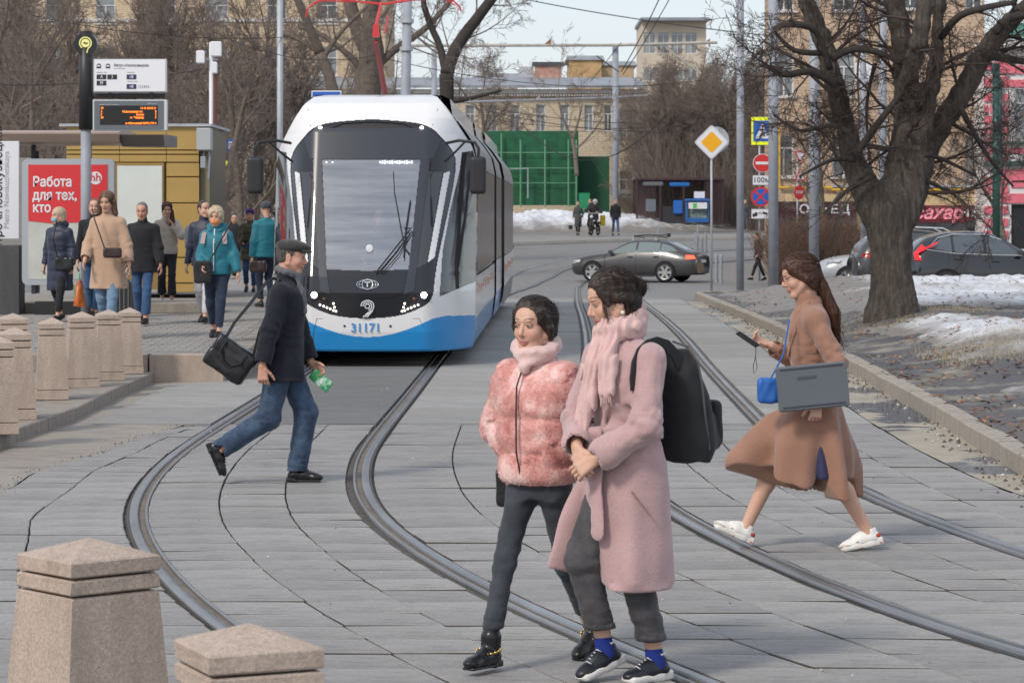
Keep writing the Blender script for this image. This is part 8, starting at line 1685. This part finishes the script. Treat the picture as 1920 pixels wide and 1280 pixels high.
for x_ in (1880,1896,1912,1930): mb=MB(); mb.prism(circ(0,0,9/u,12),-.05,.0); mb.build('rosette',pinkm,E_,loc=(xE(x_),-.02,zE(131)))
for y,h_ in ((307,8),(268,5)): mb=MB(); mb.box((0,0,0),(216/u,.30,h_/u),bev=.02); mb.build('green_ledge',grn,E_,loc=(xE(1952),-.12,zE(y)))
mb=MB(); mb.box((0,0,0),(216/u,.6,16/u),bev=.04); mb.build('cornice',wht,E_,loc=(xE(1955),-.2,zE(86)))
mb=MB(); mb.add([(xE(1878),-.6,zE(72)),(xE(2060),-.6,zE(72)),(xE(2060),2,zE(40)),(xE(1892),2,zE(40)),(xE(1878),-.6,zE(69)),(xE(2060),-.6,zE(69)),(xE(2060),2,zE(36)),(xE(1892),2,zE(36))],[(0,1,2,3),(4,7,6,5),(0,4,5,1),(0,3,7,4)]); mb.build('roof',mat('green_roof',(.04,.22,.14),.5),E_)
mb=MB(); mb.tube([(xE(1862),-.15,zE(120)),(xE(1862),-.15,zE(135)),(xE(1873),-.2,zE(150)),(xE(1873),-.2,zE(310))],.085,8); mb.build('drain_pipe',grn,E_)
# dark hedge fence and ground strip below the shops
for i in range(22):
    px=1462+i*8; o=empty('fence_post',(wx(px,89),89,float(gz(89))),0,'thin iron fence upright in front of the brown hedge','fence','iron fence uprights by the hedge'); mb=MB(); mb.cyl((0,0,0),(0,0,1.9),.02,5); mb.build('post',M['dark'],o)
# ---------------------------------------------------------------- trees
bark,t,b=newmat('ridged_bark'); n1=noise(t,22,6,.75,stretch=(1,1,.16)); n2=noise(t,5,4,.6); c=ramp(t,n1,[(.30,(.035,.028,.024)),(.52,(.10,.083,.068)),(.70,(.20,.17,.14))]); c=mixnode(t,ramp(t,n2,[(.45,0.0),(.7,.5)]),c,(.055,.048,.043)); t.links.new(c,b.inputs['Base Color']); b.inputs['Roughness'].default_value=.9; bumpn(t,b,n1,1.0,.05)
limb=mat('dark_limb_bark',(.045,.038,.034),.9,nz=.35,ns=14,bump=.6); twig=mat('reddish_twig',(.060,.043,.037),.9); twigb=mat('brown_twig',(.215,.172,.147),.9); barkb=mat('grey_brown_bark',(.14,.115,.095),.9,nz=.35,ns=8,bump=.5); hedge_m=mat('hedge_twig',(.16,.10,.07),.9)
def grow(rn,p,d,L,r,lev,maxlev,S,par):
    n=max(2,int(L/par['seg'][lev])); st=L/n; droop=par['trop'][lev]; kids=par['kids'][lev] if lev<maxlev else 0
    pts=[(p,d,r)]
    for i in range(n):
        j=par['jit'][lev]; d=(d+V3((rn.gauss(0,j),rn.gauss(0,j),rn.gauss(0,j)+droop))).normalized(); q=p+d*st; r2=max(r*(1-(i+1)/n*par['tap'][lev]),.004) if i<n else r
        ra=max(r*(1-i/n*par['tap'][lev]),.004); S[lev].append((tuple(p),tuple(q),ra,r2)); p=q; pts.append((p,d,r2))
    for k in range(kids):
        f_=par['start'][lev]+(1-par['start'][lev])*(k+rn.random()*.8)/kids; x=f_*n; i=min(int(x),n-1); fr=x-i; a=pts[i];b_=pts[i+1]; q=a[0].lerp(b_[0],fr); dd=b_[1]; 
        ax=dd.cross(V3((rn.gauss(0,1),rn.gauss(0,1),rn.gauss(0,1)))).normalized(); nd=Matrix.Rotation(rn.uniform(*par['ang'][lev]),3,ax)@dd
        grow(rn,q,nd,L*rn.uniform(*par['len'][lev])*(1-.45*f_),max(b_[2]*rn.uniform(.45,.7),.004),lev+1,maxlev,S,par)
PAR=dict(seg=[1.1,.7,.45,.30,.22],trop=[.03,.06,.05,.02,.0],jit=[.05,.10,.14,.17,.2],tap=[.55,.75,.85,.9,.8],kids=[9,8,7,7,0],start=[.25,.22,.15,.1],ang=[(.45,.95),(.4,1.0),(.4,1.1),(.35,1.1)],len=[(.50,.75),(.42,.65),(.42,.65),(.40,.65)])
def treeproto(seed,H,r,par=PAR,tw=1.0,lean=0):
    rn=random.Random(seed); S=[[] for _ in range(5)]; grow(rn,V3((0,0,-.2)),V3((lean,rn.gauss(0,.05),1)).normalized(),H*.62,r,0,4,S,par)
    tv,tq=segmesh(S[0]+S[1],8); cv,cq=segmesh(S[2],4); c2,q2=segmesh([(a,b_,max(x*tw,.007),max(y*tw,.005)) for a,b_,x,y in S[3]+S[4]],3)
    def me(nm,V,Q,m_): o=mk(nm,V,Q,m_,smooth=True); m2=o.data; bpy.data.objects.remove(o); return m2
    V=np.concatenate([cv,c2]); Q=np.concatenate([cq,q2+len(cv)])
    return me('trunk',tv,tq,barkb),me('crown',V,Q,twigb)
PB5=dict(PAR); PB5.update(kids=[20,9,7,6,0],start=[.05,.12,.1,.1],len=[(.42,.62),(.42,.65),(.42,.65),(.4,.65)],ang=[(.35,.8),(.3,.8),(.3,.9),(.3,.9)])
protos=[treeproto(11,13,.22),treeproto(23,12,.20,lean=.15),treeproto(37,15,.26),treeproto(41,10,.15),treeproto(53,11,.17,lean=-.2),treeproto(61,11,.10,PB5,1.0),treeproto(67,12,.11,PB5,1.0)]
def plant(px,d,k,sc_,rz,label,group='bare trees behind the street'):
    root=empty('bare_tree',(wx(px,d),d,float(gz(d))),rz,label,'tree',group); root.scale=(sc_,sc_,sc_); link('trunk',protos[k][0],root); link('crown',protos[k][1],root); return root
rnd=random.Random(77)
LT=[(15,110,5,1.35),(85,116,6,1.35),(135,112,5,1.4),(235,118,6,1.4),(290,112,5,1.35),(345,115,6,1.35),(400,112,5,1.25),(480,116,6,1.3),(560,118,5,1.2),(-20,68,0,1.0),(48,98,1,1.05),(110,120,2,1.0),(158,88,4,1.1),(210,110,0,1.0),(262,132,1,1.1),(318,92,3,1.2),(375,84,4,.95),(425,128,0,1.1),(458,100,1,.95),(500,140,2,1.0),(640,150,3,1.3),(90,60,4,.7),(345,70,3,.7)]
MT=[(765,130,1,1.0),(905,158,4,1.2),(985,190,0,1.0),(1050,185,2,.85),(1120,205,1,.95),(930,185,3,1.5),(1085,170,3,.8)]
CT=[(1222, 152, 5, 0.92), (1245, 156, 6, 0.86), (1262, 150, 6, 0.9), (1280, 157, 5, 0.95), (1300, 152, 5, 0.95), (1318, 156, 6, 0.92), (1338, 151, 6, 0.95), (1355, 157, 5, 1.0), (1372, 152, 5, 1.0), (1392, 156, 6, 1.0), (1412, 150, 6, 1.0), (1432, 155, 5, 1.05), (1450, 149, 5, 1.05), (1232, 166, 5, 1.05), (1270, 168, 6, 1.05), (1310, 166, 5, 1.1), (1350, 168, 6, 1.1), (1390, 166, 5, 1.1), (1430, 168, 6, 1.15), (1222, 147, 1, 0.8), (1256, 149, 3, 1.1), (1275, 151, 4, 1.05), (1300, 148, 1, 0.8), (1330, 150, 4, 1.1), (1360, 147, 3, 1.1), (1388, 150, 1, 0.85), (1420, 148, 4, 1.05), (1470, 140, 3, 1.05), (1490, 135, 1, 0.75), (1235, 160, 3, 1.3), (1270, 163, 3, 1.3), (1305, 160, 3, 1.3), (1340, 163, 3, 1.3), (1375, 160, 3, 1.3), (1405, 163, 3, 1.3), (1432, 155, 3, 1.25), (1215, 150, 1, 0.72), (1262, 155, 0, 0.75), (1310, 158, 2, 0.72), (1352, 152, 0, 0.85), (1248, 165, 2, 0.8), (1300, 170, 0, 0.9), (1365, 168, 2, 0.9), (1410, 160, 1, 1.0), (1228, 172, 4, 1.1)]
RT=[(1475,110,0,.8),(1545,93,3,.9),(1900,92,4,.8)]
LL=['fine twigged bare tree behind the other trees, near the left edge','fine twigged bare tree behind the shelter, left of the stop pole','fine twigged bare tree hidden behind the black stop pole head','fine twigged bare tree behind the middle of the route board','fine twigged bare tree behind the right end of the route board','fine twigged bare tree left of the white camera housings','fine twigged bare tree right of the white camera housings','fine twigged bare tree left of the slim grey post','fine twigged bare tree behind the left shoulder of the tram roof','bare tree cut off by the left edge of the photo','bare tree above the shelter left of the stop pole','tall bare tree just left of the black stop pole head','bare tree directly behind the black stop pole','bare tree behind the left half of the white route board','bare tree behind the right half of the white route board','bare tree between the route board and the camera post','bare tree just left of the post with white camera housings','bare tree just right of the post with white camera housings','bare tree halfway between the camera post and the slim grey post','bare tree just left of the slim light grey post','large bare tree left of the raised red pantograph','low small bare tree above the bronze shelter roof','small bare tree rising over the kiosk roof']
ML=['bare tree between the leaning pole and the low building','bare tree above the low building roof left of its chimney','bare tree with forked top against the sky left of the chimney','bare tree against the sky behind the brick chimney','bare tree against the sky right of the chimney','broad bare tree behind the roof over the tram rear','spreading bare tree behind the roof near the grey pole']
for i,(px,d_,k,s_) in enumerate(LT): plant(px,d_,k,s_,rnd.uniform(0,6.3),LL[i],'bare trees left of the tram')
for i,(px,d_,k,s_) in enumerate(MT): plant(px,d_,k,s_,rnd.uniform(0,6.3),ML[i],'bare trees behind the low building')
for i,(px,d_,k,s_) in enumerate(CT): plant(px,d_,k,s_,rnd.uniform(0,6.3),'bare tree in the dense brown thicket behind the waste pavilion','thicket trees behind the pavilion')
for i,(px,d_,k,s_) in enumerate(RT): plant(px,d_,k,s_,rnd.uniform(0,6.3),('slim bare tree right of the sign post column','small bare tree in the hedge by the shops','small bare tree before the pink building')[i],None)
def limbtree(name,base,limbs,d,label,twigs,seed,tm,cm,par,tw=1.0,dy=.6,smooth_trunk=None):
    """limbs: lists of (px,py,half width px) at distance d"""
    root=empty(name,(0,0,0),0,label,'tree'); rn=random.Random(seed); mb=MB(); mb2=MB(); S=[[] for _ in range(5)]
    def P(px,py,o=0): return pt(px,py,d+o)
    for li,L in enumerate(limbs):
        o0=0 if li==0 else rn.uniform(-dy,dy); n=len(L); pts=[]; rs=[]
        for i in range((n-1)*4+1):
            a=i/4; k=min(int(a),n-2); f_=a-k; g=lambda j:[L[max(0,min(n-1,k+m_))][j] for m_ in (-1,0,1,2)]
            def cr(v): p0,p1,p2,p3=v; return .5*((2*p1)+(-p0+p2)*f_+(2*p0-5*p1+4*p2-p3)*f_*f_+(-p0+3*p1-3*p2+p3)*f_**3)
            x,y,w_=cr(g(0)),cr(g(1)),cr(g(2)); off_=o0*min(1,a/1.5)
            pts.append(P(x+rn.gauss(0,w_*.06),y,off_)); rs.append(w_/F*d)
        if smooth_trunk and li in smooth_trunk:
            if li==0: sdt=Sdf(.10)
            step=2
            for i in range(0,len(pts)-1,step): j=min(i+step,len(pts)-1); sdt.cone(pts[i],pts[j],rs[i]*.88,rs[j]*.88)
        else: (mb if li==0 else mb2).tube(pts,rs,10 if li else 18)
        base_=V3((pts[-1]-pts[0])).normalized()
        cnt=max(2,int(twigs*((pts[-1]-pts[0]).length)))
        for k in range(cnt):
            if li==0: break
            f_=.12+.88*(k+rn.random())/cnt; i=min(int(f_*(len(pts)-1)),len(pts)-2); q=pts[i]; dd=(pts[i+1]-pts[i]).normalized(); ax=dd.cross(V3((rn.gauss(0,1),rn.gauss(0,1),rn.gauss(0,1)))).normalized(); nd=Matrix.Rotation(rn.uniform(.5,1.4),3,ax)@dd
            grow(rn,q,nd,rn.uniform(.9,2.3)*par.get('k',1),max(min(rs[i]*.35,.035),.012),1,4,S,par)
    if smooth_trunk:
        for a in range(7): th=a*.9+.3; b0=pt(1673,596,d); sdt.cone(b0+V3((.36*math.cos(th),.36*math.sin(th),-.12)),b0+V3((.20*math.cos(th),.20*math.sin(th),.55)),.07,.06,k=.12)
        def bd(p):
            th=np.arctan2(p[:,1]-d,p[:,0]-5.75); w_=wav(p,9,3,(1,1,.22)); w2=wav(p,24,5,(1,1,.16)); return .030*np.abs(w_)+.020*np.abs(w2)+.008*wav(p,60,2)-.022
        sdt.disp=bd; V,Q=sdt.mesh(.026); mk('trunk',V,Q,tm,root,True)
    else: mb.build('trunk',tm,root,True)
    mb2.build('limbs',limb if tm is bark else tm,root,True)
    cv,cq=segmesh(S[1]+S[2],4); c2_,q2=segmesh([(a,b_,max(x*tw,.0035),max(y*tw,.0028)) for a,b_,x,y in S[3]+S[4]],3)
    mk('crown',np.concatenate([cv,c2_]),np.concatenate([cq,q2+len(cv)]),cm,root)
    return root
PT=dict(k=.78,seg=[.5,.25,.16,.12,.10],trop=[0,.01,-.01,-.02,-.03],jit=[.08,.16,.18,.18,.2],tap=[.5,.8,.85,.9,.8],kids=[0,6,6,5,0],start=[.2,.15,.15,.1],ang=[(.4,1),(.4,1.1),(.4,1.1),(.35,1.0)],len=[(.5,.7),(.45,.75),(.45,.75),(.4,.7)])
limbs=[[(1673,600,54),(1673,585,47),(1672,560,42),(1673,520,39),(1671,470,39),(1667,430,43),(1666,395,46),(1668,370,38)],
 [(1638,400,30),(1622,350,28),(1600,300,22),(1588,250,19),(1573,190,18),(1558,130,17),(1540,70,17),(1515,10,15),(1495,-50,13)],
 [(1672,400,36),(1683,340,30),(1692,280,25),(1698,220,23),(1700,150,23),(1692,80,20),(1678,0,18),(1670,-50,16)],
 [(1698,170,18),(1712,110,17),(1728,50,17),(1742,-30,14)],
 [(1695,400,28),(1712,340,24),(1728,280,16),(1742,200,13),(1752,130,13),(1762,60,12),(1762,-30,10)],
 [(1700,400,26),(1725,310,25),(1762,240,21),(1800,180,20),(1832,120,19),(1868,70,18),(1915,20,14),(1960,-20,10)],
 [(1845,100,10),(1885,110,8),(1940,118,6)],[(1868,60,9),(1895,35,8),(1940,25,6)],[(1765,70,7),(1800,30,7),(1850,14,6),(1900,5,5)],
 [(1556,130,7),(1530,60,6),(1480,45,7),(1450,55,4)],[(1570,160,8),(1520,135,7),(1470,140,6),(1430,120,3)],[(1560,110,8),(1600,92,7),(1650,100,6),(1690,120,4)],
 [(1605,290,8),(1640,240,7),(1690,175,6)],[(1548,100,6),(1490,95,5),(1452,60,3)],[(1592,250,6),(1560,235,5),(1500,245,3),(1450,215,2)],[(1640,330,5),(1585,360,4),(1545,400,2)],
 [(1735,290,5),(1770,300,4),(1830,330,2.5)],[(1800,200,6),(1850,290,4),(1900,350,2)],[(1700,210,5),(1770,130,3),(1860,120,2)],[(1600,300,6),(1560,300,4),(1500,330,2)],[(1740,340,4),(1800,360,3),(1880,320,2)],[(1640,120,4),(1625,200,3),(1630,300,1.8)]]
ht=limbtree('old_linden_tree',None,limbs,41,'old dark linden with ridged trunk and forked limbs on the snowy verge',2.9,5,bark,twig,PT,tw=.6,smooth_trunk=[0,1,2,3,4,5])
PB=dict(PAR); PB.update(k=1.6,kids=[0,6,6,5,0],trop=[0,.03,.03,.02,0],seg=[.8,.6,.4,.3,.25])
limbtree('bare_tree',None,[[(690,330,34),(690,250,28),(690,180,26),(695,110,24),(690,50,22)],[(695,110,16),(672,60,14),(655,0,12),(640,-40,9)],[(690,70,18),(700,0,15),(705,-40,12)],[(700,130,8),(745,90,7),(790,60,6),(830,20,5),(860,-20,4)],[(690,150,9),(660,110,6),(610,70,5),(560,50,3)]],104,'thick old tree trunk just behind the raised pantograph',1.6,8,barkb,twigb,PB,tw=1.5)
limbtree('bare_tree',None,[[(845,330,14),(843,250,13),(838,190,13),(838,140,14)],[(838,140,13),(850,100,12),(880,55,11),(925,-5,9),(960,-50,6)],[(838,150,10),(825,90,7),(800,30,6),(790,-30,5)],[(845,190,6),(880,185,4),(940,170,2.5)]],98,'dark tree leaning right behind the tram roof',1.7,18,limb,twigb,PB,tw=1.5)
limbtree('bare_tree',None,[[(640,330,14),(632,230,12),(622,160,11),(600,100,10)],[(600,100,10),(575,40,8),(550,-20,7)],[(605,110,6),(640,60,4),(690,10,3)],[(600,100,5),(560,75,3.5),(520,60,3)]],92,'slim tree leaning left behind the left side of the tram roof',1.7,28,barkb,twigb,PB,tw=1.5)
limbtree('bare_tree',None,[[(1082,330,4),(1078,290,3.5),(1072,250,3)],[(1074,262,2.5),(1085,225,2),(1092,195,1.5)],[(1074,262,2.2),(1055,220,1.8),(1045,180,1.2)],[(1080,280,2),(1110,250,1.6),(1130,220,1.2)]],128,'small bare sapling in front of the low building beside the green cage',2.2,38,twigb,twigb,PB,tw=1.4)
# hedges: uncountable brown twigs
def hedge(name,x0,x1,d0,d1,h,n,mt,lb,seed=1,tall=None):
    rn=random.Random(seed); S=[]
    for i in range(n):
        px=rn.uniform(x0,x1); dd=rn.uniform(d0,d1); g=float(gz(dd)); p=V3((wx(px,dd),dd,g)); hh=h*rn.uniform(.6,1.1); d_=V3((rn.gauss(0,.22),rn.gauss(0,.2),1)).normalized(); r=.014
        for k in range(5): d_=(d_+V3((rn.gauss(0,.16),rn.gauss(0,.16),0))).normalized(); q=p+d_*hh/5; S.append((tuple(p),tuple(q),r,r*.8)); r*=.8; p=q
    V,Q=segmesh(S,3); o=mk(name,V,Q,mt,kind='stuff'); o['label']=lb; o['category']='hedge'; return o
hedge('hedge',1452,1622,86,92,2.3,2600,hedge_m,'dense brown leafless hedge below the shop signs')
hedge('thicket',1205,1450,142,175,5.5,5200,twigb,'tangled brown undergrowth behind the waste pavilion',2)
hedge('undergrowth',300,520,90,150,3.2,900,twigb,'thin bare shrubs between the kiosk and the tram',3)
hedge('undergrowth',-60,130,60,120,4.5,900,twigb,'thin bare shrubs behind the shelter roof',4)
